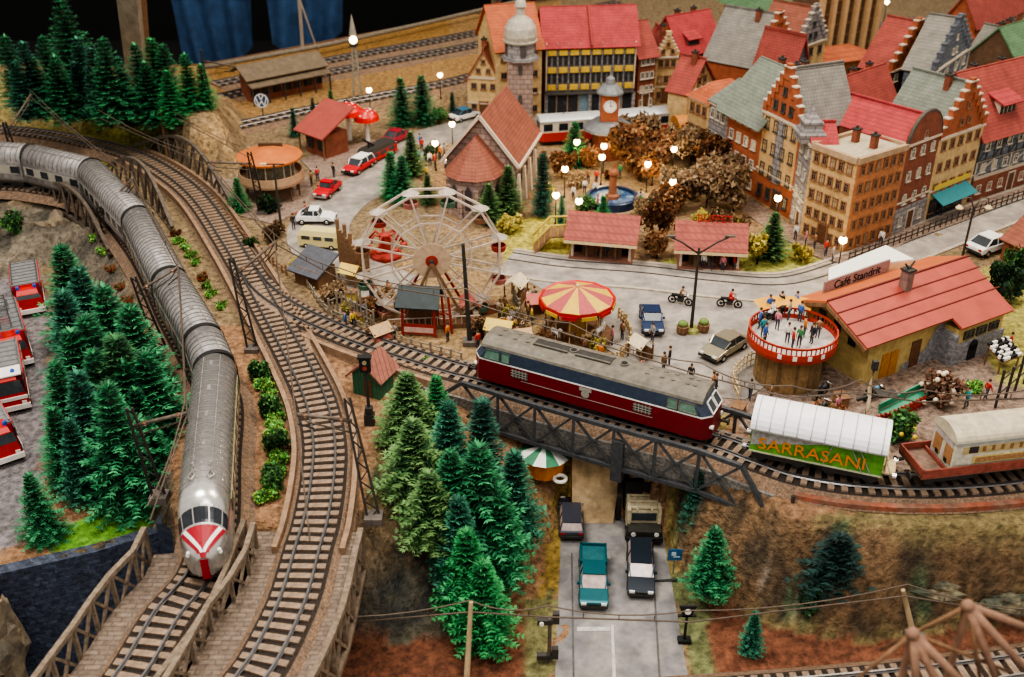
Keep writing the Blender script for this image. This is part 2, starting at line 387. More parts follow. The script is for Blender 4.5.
# lower street with lane lines and the dirt ramp beside the underpass
flat('street_lower', [(554, 700), (560, 560), (562, 505), (600, 470), (665, 470), (664, 540), (692, 700)], VZ, m_asph_d, .06)
def decal(pts, z, m=m_line, name='road_marking'):
    mb = MB(); mb.prism([P(x, y, z) for x, y in pts], z-.02, z+.015); return struct(mb.make(name, m))
decal([(613, 700), (617, 700), (613.5, 625), (611, 625)], VZ+.08)
decal([(577, 627), (610, 627), (610, 631), (577, 631)], VZ+.08)
m_joint = mat('road_joint', (.10, .095, .095), .8, 0, .3)
decal([(571, 553), (572.5, 553), (575, 700), (573, 700)], VZ+.08, m_joint, 'road_joint')
decal([(651, 545), (652.5, 545), (662, 700), (660, 700)], VZ+.08, m_joint, 'road_joint')
decal([(598, 556), (610, 556), (610.5, 559), (598, 559)], VZ+.08)
def ramp():
    a = P(572, 524, VZ); b = P(613, 524, VZ); top = -2.6
    c = P(622, 462, top); d = P(572, 452, top)
    c2 = c+V((.3, 6, 0)); d2 = d+V((.3, 6, 0))
    mb = MB(); lo = VZ-.3
    vs = [a+V((0, 0, .1)), b+V((0, 0, .1)), c, d, c2, d2]+[V((q.x, q.y, lo)) for q in (a, b, c, d, c2, d2)]
    mb.add(vs, [(0, 1, 2, 3), (3, 2, 4, 5), (1, 7, 8, 2), (2, 8, 10, 4), (0, 3, 9, 6), (3, 5, 11, 9), (0, 6, 7, 1)])
    struct(mb.make('ramp', mat('dirt_ramp', (.50, .36, .21), .9, 0, .35, 1.2, .3, col2=(.38, .28, .17))))
    w = MB(); q0 = P(690, 455, -1.5); w.bar(P(560, 430, -1.5)+V((-6, 8.5, -2.8)), q0+V((8, 6, -2.8)), .6, 6.6); w.bar(b+V((.35, 0, 1.2)), c2+V((.25, 0, -1.2)), .35, 3.4)
    struct(w.make('wall_underpass', mat('underpass_wall', (.04, .035, .035), .9, 0, .3, kind='stone')))
ramp()
# creek wall at lower left, faced with dark blue-grey stone
def creek_wall():
    mb = MB(); pts = [P(x, y, -3) for x, y in ((-60, 585), (22, 567), (100, 549), (160, 530))]+[P(196, 531, -1), P(236, 527, -1)]
    th = [-3, -3, -3, -2.2, -1.2]
    for (a, b, t) in zip(pts, pts[1:], th):
        mb.add([V((a.x, a.y-1.3, -11.6)), V((b.x, b.y-1.3, -11.6)), V((b.x, b.y-.4, t+.15)), V((a.x, a.y-.4, t+.15)), V((b.x, b.y+.5, t+.15)), V((a.x, a.y+.5, t+.15))], [(0, 1, 2, 3), (3, 2, 4, 5)])
    struct(mb.make('wall_creek', mat('creek_stone', (.075, .095, .145), .4, 0, .5, 3, .6, kind='stone', col2=(.035, .045, .075), ks=.75)))
    w = MB(); w.prism([(-40, 30), (-13.5, 30), (-13.5, 48), (-40, 48)], -11.6, -11.0)
    struct(w.make('water', mat('creek_water', (.03, .05, .08), .08, 0, .4, 4, .4)))
creek_wall()
# ================================================================ RAILWAY
def sleeper_mesh():
    mb = MB(); mb.box((0, 0, 0), (2.6, .40, .2)); mb.box((-.78, 0, .1), (.3, .22, .06)); mb.box((.78, 0, .1), (.3, .22, .06)); return mb.mesh('sleeper', m_sleeper)
ME_SLEEPER = sleeper_mesh()
def track(label, pts, z=1.0, ballast=True, s0=0, spacing=.78, hide=(0, 0), group=None):
    """pts: pixels of the line midway between the rail heads"""
    path = smooth_path([P(x, y, z) for x, y in pts], .39)
    t = thing('railway_track', label, 'railway track', path[0]*1, 0, group); inv = path[0]
    loc = [q-inv for q in path]
    if ballast:
        mb = MB(); mb.sweep(loc, [(2.3, -.95), (-2.3, -.95), (-1.5, -.36), (-1.2, -.34), (1.2, -.34), (1.5, -.36)], 1)
        for k in range(len(mb.f)): mb.m[k] = 0 if k % 6 in (2, 3, 4) and k < len(mb.f)-2 else 1
        mb.make('ballast_bed', [m_ballast, m_shoulder], t)
    for s in (-.7175, .7175):
        mb = MB(); mb.sweep(loc, [(s+.1, -.2), (s-.1, -.2), (s-.03, -.13), (s-.06, 0), (s+.06, 0), (s+.03, -.13)]); mb.make('rail', m_steel, t)
    pos = []; step = max(1, round(spacing/.39))
    for i in range(0, len(loc)-1, step):
        w = path[i]
        if i*.39 < s0: continue
        d = loc[min(i+1, len(loc)-1)]-loc[max(0, i-1)]; pos.append(((w-V((0, 0, CH))).length, loc[i], math.atan2(d.y, d.x)+PI/2))
    pos.sort(key=lambda q: q[0])
    for q in pos[:100]: put('sleeper', ME_SLEEPER, t, q[1]+V((0, 0, -.3)), q[2])
    if len(pos) > 100:
        mb = MB()
        for q in pos[100:]:
            mb.box(q[1]+V((0, 0, -.3)), (2.6, .40, .2), 0, q[2])
        mb.make('sleepers', m_sleeper, t)['kind'] = 'stuff'
    return path
PX_R = [(-60, 124), (0, 127), (40, 131), (75, 137), (118, 147), (152, 161), (183, 181), (205, 203), (230, 240), (250, 273), (278, 323), (300, 364), (316, 400), (324, 440), (322, 480), (315, 520), (308, 543), (295, 590), (280, 625), (262, 659), (249, 677), (222, 720)]
tr_r = track('curved main track right of the silver train, running onto the truss bridge at the bottom', PX_R)
# the train's own line: below the roofs
TJ = [(-22, 145), (28, 148), (89, 162), (136, 210), (168, 271), (202, 329), (213, 356), (199, 513)]
ROOFZ = 5.0
tj = [P(x, y, ROOFZ) for x, y in TJ]
L3 = [V((q.x, q.y, 1)) for q in tj]
def unz(q): # pixel list helper for world points
    dep = q.y*math.cos(PITCH)-(q.z-CH)*math.sin(PITCH); u = q.y*math.sin(PITCH)+(q.z-CH)*math.cos(PITCH)
    return (512+FPX*q.x/dep, 338.5-FPX*u/dep)
PX_L = [unz(q) for q in L3[:-1]]+[(217, 460), (215, 508), (209, 548), (199, 573), (184, 592), (166, 613), (139, 659), (126.5, 677), (98, 722)]
tr_l = track('track under the silver train, leaving over the creek bridge at lower left', PX_L)
PX_B = [(247, 268), (262, 286), (280, 300), (305, 314), (350, 333), (385, 345), (420, 356), (456, 367), (480, 373), (550, 394), (640, 419), (716, 439), (760, 455), (800, 468), (860, 477), (940, 479), (1024, 472), (1110, 455)]
tr_b = track('track branching off past the ferris wheel and over the girder bridge', PX_B, s0=3.0)
# level board rims of the tracks (brick kerb strips and terracotta wall at the right)
def along(path, a, b):
    """part of a path between two world x or y bounds given by index fraction"""
    n = len(path); return path[int(a*n):int(b*n)]
def between(path, px0, px1, key=0):
    out = [q for q in path if px0 <= unz(q)[key] <= px1]; return out
w_r = [q for q in tr_b if unz(q)[0] > 796]
mb = MB(); mb.sweep(w_r, [(-1.75, -2.4), (-2.75, -2.4), (-2.75, -1.25), (-2.2, -1.2), (-2.2, -.55), (-1.75, -.55)])
struct(mb.make('wall_embankment', mat('terracotta_wall', (.30, .10, .06), .8, 0, .35, 2, .2, col2=(.22, .115, .08))))
mb = MB()
for i in range(0, len(w_r)-1, 7):
    q = w_r[i]; d = w_r[i+1]-q; mb.box(offset([q, w_r[i+1]], -2.75)[0]+V((0, 0, -1.8)), (.06, .08, 1.5), 0, math.atan2(d.y, d.x))
mb.box(offset(w_r[:2], -2.47)[0]+V((0, 0, -.7)), (.2, .2, .5)); struct(mb.make('trim_2', m_dark))
# kerbs along the double line
m_kerb = mat('deck_rim', (.27, .18, .12), .85, 0, .3, 2)
k1 = [q for q in tr_r if 150 < unz(q)[1] < 545]
for nm, sgn in (('trim_3', 2.0), ('trim_4', -2.0)):
    mb = MB(); mb.sweep([q for q in (k1 if sgn < 0 else [q for q in k1 if unz(q)[1] > 290 or unz(q)[1] < 250])], [(sgn+.16, -1), (sgn-.16, -1), (sgn-.16, -.2), (sgn+.16, -.2)]); struct(mb.make(nm, m_kerb))
k2 = [q for q in tr_b if 318 < unz(q)[0] < 450]
mb = MB(); mb.sweep(k2, [(-1.9, -1), (-2.25, -1), (-2.25, -.25), (-1.9, -.25)]); mb.sweep(smooth_path([P(x, y, 0) for x, y in ((448, 384), (400, 370), (362, 352), (340, 340), (318, 333), (308, 344), (312, 362))], .5), [(.2, -.2), (-.2, -.2), (-.2, .7), (.2, .7)])
struct(mb.make('trim_5', m_kerb))
# ---------------------------------------------------------------- bridges
def truss(label, chord, h, m, w=.28, panels=None, arch=0, zbot=0, name='truss_girder', parent=None, x=True, group=None, far=None):
    """a lattice girder along a list of world points (bottom chord); arch: extra rise"""
    n = panels or max(2, round(sum((b-a).length for a, b in zip(chord, chord[1:]))/2.6))
    # resample
    ds = [0]
    for a, b in zip(chord, chord[1:]): ds.append(ds[-1]+(b-a).length)
    def at(s):
        for i in range(len(ds)-1):
            if s <= ds[i+1] or i == len(ds)-2: return chord[i].lerp(chord[i+1], (s-ds[i])/(ds[i+1]-ds[i]+1e-9))
    bot = [at(ds[-1]*k/n)+V((0, 0, zbot)) for k in range(n+1)]
    top = [b+V((0, 0, (h if not arch else .35+arch*math.sin(PI*k/n)))) for k, b in enumerate(bot)]
    t = thing(name, label, 'bridge girder', bot[0]*1, 0, group); o = bot[0]
    for nm, line in (('bottom_chord', bot), ('top_chord', top)):
        mb = MB()
        fine = line if not arch else smooth_path(line, .6)
        for a, b in zip(fine, fine[1:]): mb.bar(a-o, b-o, w*1.15, w*1.15)
        mb.make(nm, m, t)
    for k in range(n+1):
        if (arch or far) and k in (0, n): continue
        mb = MB(); mb.bar(bot[k]-o, top[k]-o, w*.8, w*.8, 0, V((1, 0, 0))); mb.make('vertical_post', m, t)
    for k in range(n):
        mb = MB(); mb.bar(bot[k]-o, top[k+1]-o, w*.6, w*.6); mb.make('diagonal_brace', m, t)
        if x: mb = MB(); mb.bar(top[k]-o, bot[k+1]-o, w*.6, w*.6); mb.make('diagonal_brace', m, t)
    if far: # sloping end posts
        mb = MB(); mb.bar(top[0]-o, far[0]-o, w*1.1, w*1.1); mb.make('end_post', m, t); mb = MB(); mb.bar(top[-1]-o, far[1]-o, w*1.1, w*1.1); mb.make('end_post', m, t)
        mb = MB(); mb.bar(bot[0]-o, far[0]-o, w*1.1, w*1.1); mb.bar(bot[-1]-o, far[1]-o, w*1.1, w*1.1); mb.make('end_chord', m, t)
    return t
# the girder bridge over the lower street
pb = [q for q in tr_b if 438 < unz(q)[0] < 792]
t = thing('bridge_deck', 'grey ballasted deck of the girder bridge under the red diesel locomotive', 'bridge deck', pb[0]*1)
mb = MB(); lp = [q-pb[0] for q in pb]; mb.sweep(lp, [(2.3, -2.7), (-2.3, -2.7), (-2.45, -.9), (2.45, -.9)]); mb.make('deck_slab', mat('bridge_gravel', (.24, .225, .21), .9, 0, .55, 5, .6), t)
for s in (2.35, -2.35):
    mb = MB(); mb.sweep(lp, [(s+.12, -2.9), (s-.12, -2.9), (s-.12, -2.55), (s+.12, -2.55)]); mb.make('edge_beam', m_slate, t)
pn = [q for q in tr_b if 478 < unz(q)[0] < 762]
near = [pn[int(i*(len(pn)-1)/12)] for i in range(13)]
nr = offset(near, -2.75, -2.5); fr = offset(near, 2.75, -2.5)
e0 = offset([pb[0], pb[1]], -2.75, -2.4)[0]; e1 = offset([pb[-2], pb[-1]], -2.75, -2.4)[1]
truss('dark blue-grey X-braced girder on the near side of the bridge, below the red locomotive', nr, 3.2, m_slate, .25, 7, far=(e0, e1), group=None)
e0 = offset([pb[0], pb[1]], 2.75, -2.4)[0]; e1 = offset([pb[-2], pb[-1]], 2.75, -2.4)[1]
truss('girder on the far side of the bridge, mostly hidden behind the red locomotive', fr, 3.2, m_slate, .25, 7, far=(e0, e1))
mb = MB(); q = near[7]; nq = offset([near[6], near[7]], -2.75, 0)[1]; mb.box((nq.x, nq.y, -.9), (.8, .4, 3.3), 0, -.45); tag(mb.make('bridge_pier', m_slate), 'thick blue-grey post in the middle of the near bridge girder', 'bridge post')
# bridges at the bottom left: brick walkways and truss parapets
def deck(label, path, wl, wr):
    t = thing('bridge_deck', label, 'bridge deck', path[0]*1); lp = [q-path[0] for q in path]
    mb = MB(); mb.sweep(lp, [(wl, -1.9), (-wr, -1.9), (-wr, -.9), (wl, -.9)]); mb.make('deck_slab', m_kerb, t)
    for a, b in ((-1.75, -wr+.1), (wl-.1, 1.75)):
        mb = MB(); mb.sweep(lp, [(max(a, b), -.92), (min(a, b), -.92), (min(a, b), -.68), (max(a, b), -.68)]); mb.make('brick_walkway', m_walk, t)
    return t
m_walk = mat('walkway_planks', (.22, .17, .135), .85, 0, .35, 3, .3, kind='pave', ks=.8)
bl = [q for q in tr_l if unz(q)[1] > 538]; br = [q for q in tr_r if unz(q)[1] > 522]
deck('brick-edged deck of the creek bridge in front of the silver train', bl, 2.55, 3.45)
deck('brick-edged deck of the bridge carrying the right-hand track at the bottom', br, 2.6, 3.9)
def ribs(path, a, b):
    pass
m_tim = mat('weathered_girder', (.20, .155, .115), .85, .0, .45, 3, .2)
def side(path, off, z, n=9):
    q = offset(path, off, z); return [q[int(i*(len(q)-1)/n)] for i in range(n+1)]
# path runs towards the camera, so its left is the photo's right
truss('weathered truss parapet left of the creek bridge, by the dark stone wall', side(bl, -3.55, -1.6), 2.9, m_tim, .26, 6)
truss('weathered truss parapet right of the creek bridge, beside the train nose', side(bl, 2.6, -1.6), 2.7, m_tim, .26, 6)
truss('second weathered truss between the two bottom tracks', side([q for q in br if unz(q)[1] > 530], -4.0, -1.7), 2.3, m_tim, .26, 6)
truss('tall weathered truss on the outside of the right-hand bridge', side(br, 2.75, -3.6), 3.1, m_tim, .3, 7)
# arched girders, upper left
def arch(label, px, z, rise, n, m=m_rust):
    pts = smooth_path([P(x, y, z) for x, y in px], .7); truss(label, pts, 1, m, .28, n, arch=rise, name='arched_girder', x=False)
arch('rusty arched girder nearest the rocks, left of the silver train', [(14, 200), (50, 206), (86, 228), (112, 258)], -.6, 3.2, 10)
arch('rusty arched girder between the silver train and the empty track', [(96, 178), (125, 188), (152, 206), (176, 236)], 0, 3.9, 10)
arch('rusty arched girder on the far side of the empty track, in front of the rock', [(132, 150), (165, 158), (198, 178), (236, 212)], .3, 3.4, 11)
# ---------------------------------------------------------------- rolling stock
def wheelset_bogie(parent, x, mets, r=.45, span=2.4):
    mb = MB()
    for dx in (-span/2, span/2):
        for y in (-.75, .75): mb.cyl((x+dx, y-.07, r), (x+dx, y+.07, r), r, r, 14)
        mb.cyl((x+dx, -.7, r), (x+dx, .7, r), .08, .08, 6)
    for y in (-.95, .95): mb.box((x, y, .55), (span+1, .14, .35))
    mb.box((x, 0, .6), (1.2, 1.8, .25)); mb.make('bogie', m_dark, parent)
m_silver = mat('silver_roof', (.50, .49, .48), .27, .7, .12, 3)
m_silver_w = mat('weathered_silver_roof', (.25, .24, .24), .5, .25, .35, 2.2)
m_silver_s = mat('silver_side', (.46, .44, .40), .35, .4, .12, 3)
m_tee_red = mat('train_red', (.34, .015, .03), .35, 0, .1)
m_beige = mat('train_cream_band', (.55, .47, .30), .45, 0, .15)
def car_section(w=1.45, h0=.75, h1=4.35):
    """half-round coach section, loop of (y, z)"""
    pts = [(-w*.93, h0), (-w, h0+.35), (-w, h0+2.0)]
    for k in range(0, 13):
        a = PI-PI*k/12; pts.append((math.cos(a)*w*.985, h0+2.25+math.sin(a)*(h1-h0-2.25)))
    pts += [(w, h0+2.0), (w, h0+.35), (w*.93, h0)]
    return pts
m_seam = mat('roof_seam', (.12, .115, .11), .6, .2, .2)
def coach(a, b, label, weather=True, cab=False):
    d = b-a; L = d.length; t = thing('train_coach' if not cab else 'train_power_car', label, 'train car', (a.x, a.y, 1), math.atan2(d.y, d.x), 'silver train cars')
    sec = car_section(); roofm = m_silver_w if weather else m_silver
    L2 = L-.25 if not cab else L-3.6
    n = len(sec); mb = MB(); xs = [.2, L2]
    vs = [V((x, y, z)) for x in xs for y, z in sec]
    for k in range(n):
        k2 = (k+1) % n; roofish = 3 <= k <= n-5
        mb.add([vs[k], vs[n+k], vs[n+k2], vs[k2]], [(0, 1, 2, 3)], 0, None, True)
    mb.add(vs[:n], [tuple(range(n))], 0); 
    if not cab: mb.add(vs[n:], [tuple(range(n))[::-1]], 0)
    # roof panel seams
    x = 1.2
    while x < L2-.4:
        pts = [(x, y*1.004, z+.012) for y, z in sec[3:-3]]; mb.tube(pts, .022 if not weather else .04, 4, 1); x += .62
    mb.make('body', [roofm, m_seam if weather else m_silver_w], t, weld=True)
    rm = MB()
    for yy in (-.55, .55): rm.bar((.5, yy, 4.27), (L2-.3, yy, 4.27), .05, .05)
    x = 1.5
    while x < L2-1: rm.box((x, 0, 4.36), (.5, .22, .04)); x += 3.1
    rm.make('roof_vents', m_silver_w, t)
    nb = int((L2-2)/1.5); me = None
    for s in (-1, 1):
        bd = MB(); bd.box((L2/2, s*1.455, 2.1), (L2-1, .03, .95)); bd.make('side_band', m_beige if not weather else m_silver_s, t)
        for k in range(nb):
            if me is None: w = MB(); w.box((0, 0, 0), (1.0, .05, .72)); me = w.mesh('window', m_glass)
            put('window', me, t, (1.4+k*(L2-2.2)/max(1, nb-1), s*1.475, 2.12))
    ft = MB(); ft.box((L2/2, 0, .62), (L2-.8, 2.3, .3)); ft.make('underframe', m_dark, t)
    wheelset_bogie(t, 2.4, m_dark); wheelset_bogie(t, L2-2.2, m_dark)
    if not cab:
        g = MB(); sg = car_section(1.47, .9, 4.38); vs = [V((x, y, z)) for x in (L-.25, L+.22) for y, z in sg]
        g.add(vs, [(k, (k+1) % n, n+(k+1) % n, n+k) for k in range(n)]); g.make('gangway_bellows', m_black, t)
    return t, L2
for i, lab in enumerate(['rearmost silver train coach in view, cut by the left edge of the photo', 'silver train coach passing the left arched girder', 'silver train coach bending between the two arched girders', 'silver train coach beside the left conifers, three cars behind the front', 'weathered silver coach second behind the power car', 'short silver coach section right behind the power car']):
    coach(L3[i], L3[i+1], lab)
pc, L2 = coach(L3[6], L3[7]+ (L3[7]-L3[6]).normalized()*1.2, 'shiny silver power car with red nose leading the train', False, True)
def nose():
    sec = car_section(); n = len(sec); mb = MB(); gl = MB(); rd = MB(); wh = MB()
    # sections shrink towards the bulbous nose
    st = [(0, 1, 1, 0), (.6, 1, .99, 0), (1.15, .985, .95, 0), (1.6, .97, .82, 0), (2.05, .93, .69, 0), (2.55, .84, .60, 0), (3.05, .70, .51, 0), (3.45, .52, .42, .02), (3.7, .30, .34, .08)]
    rings = []
    for dx, sy, szz, lift in st:
        ring = []
        for y, z in sec:
            zz = .5+(z-.5)*(1 if z < 1.3 else 1); top = .75+(4.35-.75)*szz
            f = (z-.75)/(4.35-.75); ring.append(V((L2+dx, y*sy*(1-.08*max(0, 1-szz)*f), .55+lift+(top-.55-lift)*f)))
        rings.append(ring)
    for a, b in zip(rings, rings[1:]):
        for k in range(n): mb.add([a[k], b[k], b[(k+1) % n], a[(k+1) % n]], [(0, 1, 2, 3)], 0, None, True)
    mb.add(rings[-1], [tuple(range(n))[::-1]]); body = mb.make('nose', m_silver, pc, weld=True)
    def surf(u, v, off=.03):
        """u: 0..1 along stations, v: 0..1 around the section (0 = one bottom edge)"""
        fu = u*(len(rings)-1); i = min(int(fu), len(rings)-2); fv = v*(n-1); k = min(int(fv), n-2)
        A = rings[i][k].lerp(rings[i][k+1], fv-k); B = rings[i+1][k].lerp(rings[i+1][k+1], fv-k); q = A.lerp(B, fu-i)
        c = V((L2-1.5, 0, 1.9)); return q+(q-c).normalized()*off
    def patch(mbx, uv, off):
        mbx.add([surf(u, v, off) for u, v in uv], [tuple(range(len(uv)))], 0, None, True)
    def strip(mbx, us, va, vb, off, nn=6):
        us = list(us)
        for i in range(len(us)-1):
            for j in range(nn):
                t0, t1 = j/nn, (j+1)/nn
                f = lambda u, t: va(u)+(vb(u)-va(u))*t
                patch(mbx, [(us[i], f(us[i], t0)), (us[i+1], f(us[i+1], t0)), (us[i+1], f(us[i+1], t1)), (us[i], f(us[i], t1))], off)
    U = lambda a, b, k=6: [a+(b-a)*i/k for i in range(k+1)]
    # wrap-around windscreen
    strip(gl, U(.34, .53, 5), lambda u: .20, lambda u: .80, .02, 16); gl.make('windscreen', m_glass, pc)
    pl = MB()
    for v in (.30, .43, .57, .70): strip(pl, U(.33, .54, 5), lambda u, v=v: v-.006, lambda u, v=v: v+.006, .05, 1)
    strip(pl, U(.325, .35, 1), lambda u: .19, lambda u: .81, .045, 12); strip(pl, U(.525, .55, 1), lambda u: .19, lambda u: .81, .045, 12); pl.make('window_pillars', m_silver, pc)
    hw = lambda u: .17*max(0, (.87-u)/.32)
    strip(rd, U(.55, .87, 8), lambda u: .5-hw(u), lambda u: .5+hw(u), .03, 6); strip(rd, U(.89, 1.0, 6), lambda u: .43, lambda u: .57, .03, 4)
    for s in (-1, 1): strip(rd, U(.55, .91, 10), lambda u, s=s: .5+s*(hw(u)+.05), lambda u, s=s: .5+s*(hw(u)+.11), .03, 2)
    rd.make('red_nose_panel', m_tee_red, pc)
    w0 = lambda u: hw(u)*.52
    for s in (-1, 1):
        strip(wh, U(.55, .90, 10), lambda u, s=s: .5+s*hw(u), lambda u, s=s: .5+s*(hw(u)+.05), .045, 2)
    wh.make('silver_v_stripe', m_white, pc)
    for s in (-1, 1):
        sd = MB(); strip(sd, U(.0, .56, 6), lambda u, s=s: .5+s*(.345-.07*u), lambda u, s=s: .5+s*(.37-.07*u), .03, 2); sd.make('red_window_stripe', m_tee_red, pc)
        for dv in (.0, .05):
            hl = MB(); c = surf(.80, .5+s*(.27+dv), .0); hl.ball(c, .13, 8, 6); hl.make('headlamp', m_headlamp, pc)
    sp = MB(); sp.box((L2+3.70, 0, 1.25), (.06, .42, 1.1)); sp.make('red_nose_stripe', m_tee_red, pc)
    cp = MB(); cp.box((L2+3.55, 0, .62), (.4, .45, .4)); cp.box((L2+3.0, 0, .5), (.8, 1.0, .3)); cp.make('coupler', m_tee_red, pc)
    hr = MB()
    for s in (-1, 1): hr.tube([(L2-1.0, s*.5, 4.42), (L2-.5, s*.75, 4.35), (L2-.2, s*.5, 4.40), (L2-.6, s*.35, 4.44), (L2-1.0, s*.5, 4.42)], .04, 5)
    for y in (-.5, 0, .5): hr.cyl((L2-1.6, y, 4.3), (L2-1.6, y, 4.55), .1, .07, 6)
    hr.make('roof_horns', m_silver_s, pc)
nose()
def on_track(path, px):
    return min(range(len(path)), key=lambda i: abs(unz(path[i])[0]-px))
def stock_frame(px0, px1):
    a = tr_b[on_track(tr_b, px0)]; b = tr_b[on_track(tr_b, px1)]; d = b-a
    return a, d.length, math.atan2(d.y, d.x)
def loco():
    a, L, rz = stock_frame(481, 716)
    t = thing('diesel_locomotive', 'dark red diesel locomotive with blue-grey window band and grey roof on the girder bridge', 'locomotive', (a.x, a.y, 1.0), rz)
    w = 1.5; mr = mat('loco_red', (.165, .010, .016), .4, 0, .15); mbl = mat('loco_blue_grey', (.045, .062, .10), .45, 0, .2); mrf = mat('loco_roof', (.165, .15, .125), .6, .1, .3, 2)
    # body: red lower, blue-grey band, grey roof; raked and chamfered cab ends
    def layer(nm, z0, z1, w0, w1, r0, r1, m):
        mb = MB()
        def ring(z, ww, rk): return [V((rk+.0, -ww*.62, z)), V((rk+.55, -ww, z)), V((L-rk-.55, -ww, z)), V((L-rk, -ww*.62, z)), V((L-rk, ww*.62, z)), V((L-rk-.55, ww, z)), V((rk+.55, ww, z)), V((rk, ww*.62, z))]
        A = ring(z0, w0, r0); B = ring(z1, w1, r1); n = 8
        mb.add(A+B, [(k, (k+1) % n, n+(k+1) % n, n+k) for k in range(n)]+[tuple(range(n))[::-1], tuple(range(n, 2*n))]); mb.make(nm, m, t)
    layer('red_body', .62, 2.35, w, w, .05, .12, mr); layer('white_line', 2.3, 2.4, w+.015, w+.015, .12, .14, m_white)
    layer('blue_band', 2.38, 3.35, w, w*.97, .14, .75, mbl)
    # curved roof
    rf = MB(); sec = [(math.cos(PI*k/10)*w*.97, 3.33+math.sin(PI*k/10)*.62) for k in range(11)]
    xs = [(.78, .96), (1.3, 1), (L-1.3, 1), (L-.78, .96)]; vs = [V((x, y*f, 3.33+(z-3.33)*f)) for x, f in xs for y, z in sec]; n = 11
    for i in range(3):
        for k in range(n-1): rf.add([vs[i*n+k], vs[i*n+k+1], vs[(i+1)*n+k+1], vs[(i+1)*n+k]], [(3, 2, 1, 0)], 0, None, True)
    rf.add(vs[:n], [tuple(range(n))]); rf.add(vs[-n:], [tuple(range(n))[::-1]]); rf.make('roof', mrf, t)
    for x in (L*.32, L*.50):
        g = MB(); g.box((x, 0, 3.95), (2.6, 1.0, .06), 0)
        for y in (-.38, .38): g.box((x, y, 3.99), (2.6, .12, .07), 1)
        g.make('roof_grille', [m_dark, mrf], t)
    for x in (L*.41, L*.62):
        g = MB(); g.cyl((x, 0, 3.9), (x, 0, 4.05), .3, .3, 12); g.cyl((x, 0, 4.04), (x, 0, 4.07), .22, .22, 12, 1); g.make('exhaust_port', [mrf, m_black], t)
    for x in (1.8, 3, L-3.2, L-2.2, L-1.7, L*.22, L*.72, L*.78):
        for y in (-.35, .4): g = MB(); g.box((x, y, 3.93), (.25, .18, .12)); g.make('roof_fitting', mrf, t)
    mg = mat('cab_window_green', (.14, .24, .20), .2, 0, .3)
    for s in (-1, 1):
        for x0, x1 in ((1.0, 2.3), (2.45, 3.1), (L-2.3, L-1.0), (L-3.1, L-2.45)):
            g = MB(); q = [(x0, s*1.515, 2.5), (x1, s*1.515, 2.5), (x1, s*1.475, 3.22), (x0+(.25 if x0 == 1.0 else 0), s*1.475, 3.22)]
            if x0 == L-2.3: q = [(x0, s*1.515, 2.5), (x1, s*1.515, 2.5), (x1-.25, s*1.475, 3.22), (x0, s*1.475, 3.22)]
            g.add(q, [(0, 1, 2, 3)], 0)
            for u, v in zip(q, q[1:]+q[:1]): g.bar(u, v, .07, .07, 1)
            g.make('cab_side_window', [mg, m_chrome], t)
        for x in (3.9, L-4.8):
            g = MB(); g.box((x, s*1.51, 1.85), (1.3, .05, .62), 0)
            for k in range(5): g.box((x-.5+k*.25, s*1.54, 1.85), (.06, .04, .62), 1); 
            for k in range(3): g.box((x, s*1.54, 1.65+k*.2), (1.3, .04, .05), 1)
            g.make('side_grille', [m_dark, m_silver_s], t)
        g = MB(); g.cyl((L*.5, s*1.5, 1.75), (L*.5, s*1.55, 1.75), .3, .3, 14); g.box((L*.5, s*1.53, 2.1), (.9, .04, .25)); g.make('maker_emblem', m_silver_s, t)
        g = MB(); g.box((L*.5, s*1.51, 1.35), (L*.55, .03, .04)); g.make('side_line', m_silver_s, t)
    for e in (0, 1):
        X = lambda x: x if e == 0 else L-x
        for y in (-.5, .5):
            g = MB(); q = [(X(.16), y-.42, 2.5), (X(.16), y+.42, 2.5), (X(.66), y+.38, 3.22), (X(.66), y-.38, 3.22)]
            q = [V(v)+V(((-.04 if e == 0 else .04), 0, 0)) for v in q]; g.add(q, [(0, 1, 2, 3) if e else (3, 2, 1, 0)])
            for u, v in zip(q, q[1:]+q[:1]): g.bar(u, v, .08, .08, 1)
            g.make('windscreen', [m_glass, m_white], t)
        for y in (-.95, .95):
            g = MB(); g.cyl((X(.3), y, 1.5), (X(.0), y, 1.5), .17, .17, 10); g.make('headlamp', m_headlamp, t)
            g = MB(); g.cyl((X(.05), y, .95), (X(-.45), y, .95), .1, .1, 8); g.cyl((X(-.42), y, .95), (X(-.5), y, .95), .24, .24, 10); g.make('buffer', m_dark, t)
    fr_ = MB(); fr_.box((L/2, 0, .62), (L-4, 2.4, .4)); fr_.box((L/2, 0, .4), (3, 2.2, .6)); fr_.make('underframe', m_dark, t)
    wheelset_bogie(t, 3.4, m_dark); wheelset_bogie(t, L-3.4, m_dark)
loco()
def text_obj(body, size, m, parent=None, loc=(0, 0, 0), rot=(0, 0, 0), ext=.015, name='lettering', sx=1):
    c = bpy.data.curves.new(name, 'FONT'); c.body = body; c.size = size; c.extrude = ext; c.align_x = 'CENTER'; c.align_y = 'CENTER'; c.resolution_u = 3
    o = bpy.data.objects.new('tmp', c); C.objects.link(o); bpy.context.view_layer.update()
    me = bpy.data.meshes.new_from_object(o.evaluated_get(bpy.context.evaluated_depsgraph_get())); bpy.data.objects.remove(o)
    me.materials.clear(); me.materials.append(m); q = put(name, me, parent, loc); q.rotation_euler = rot; q.scale = (sx, 1, 1); return q
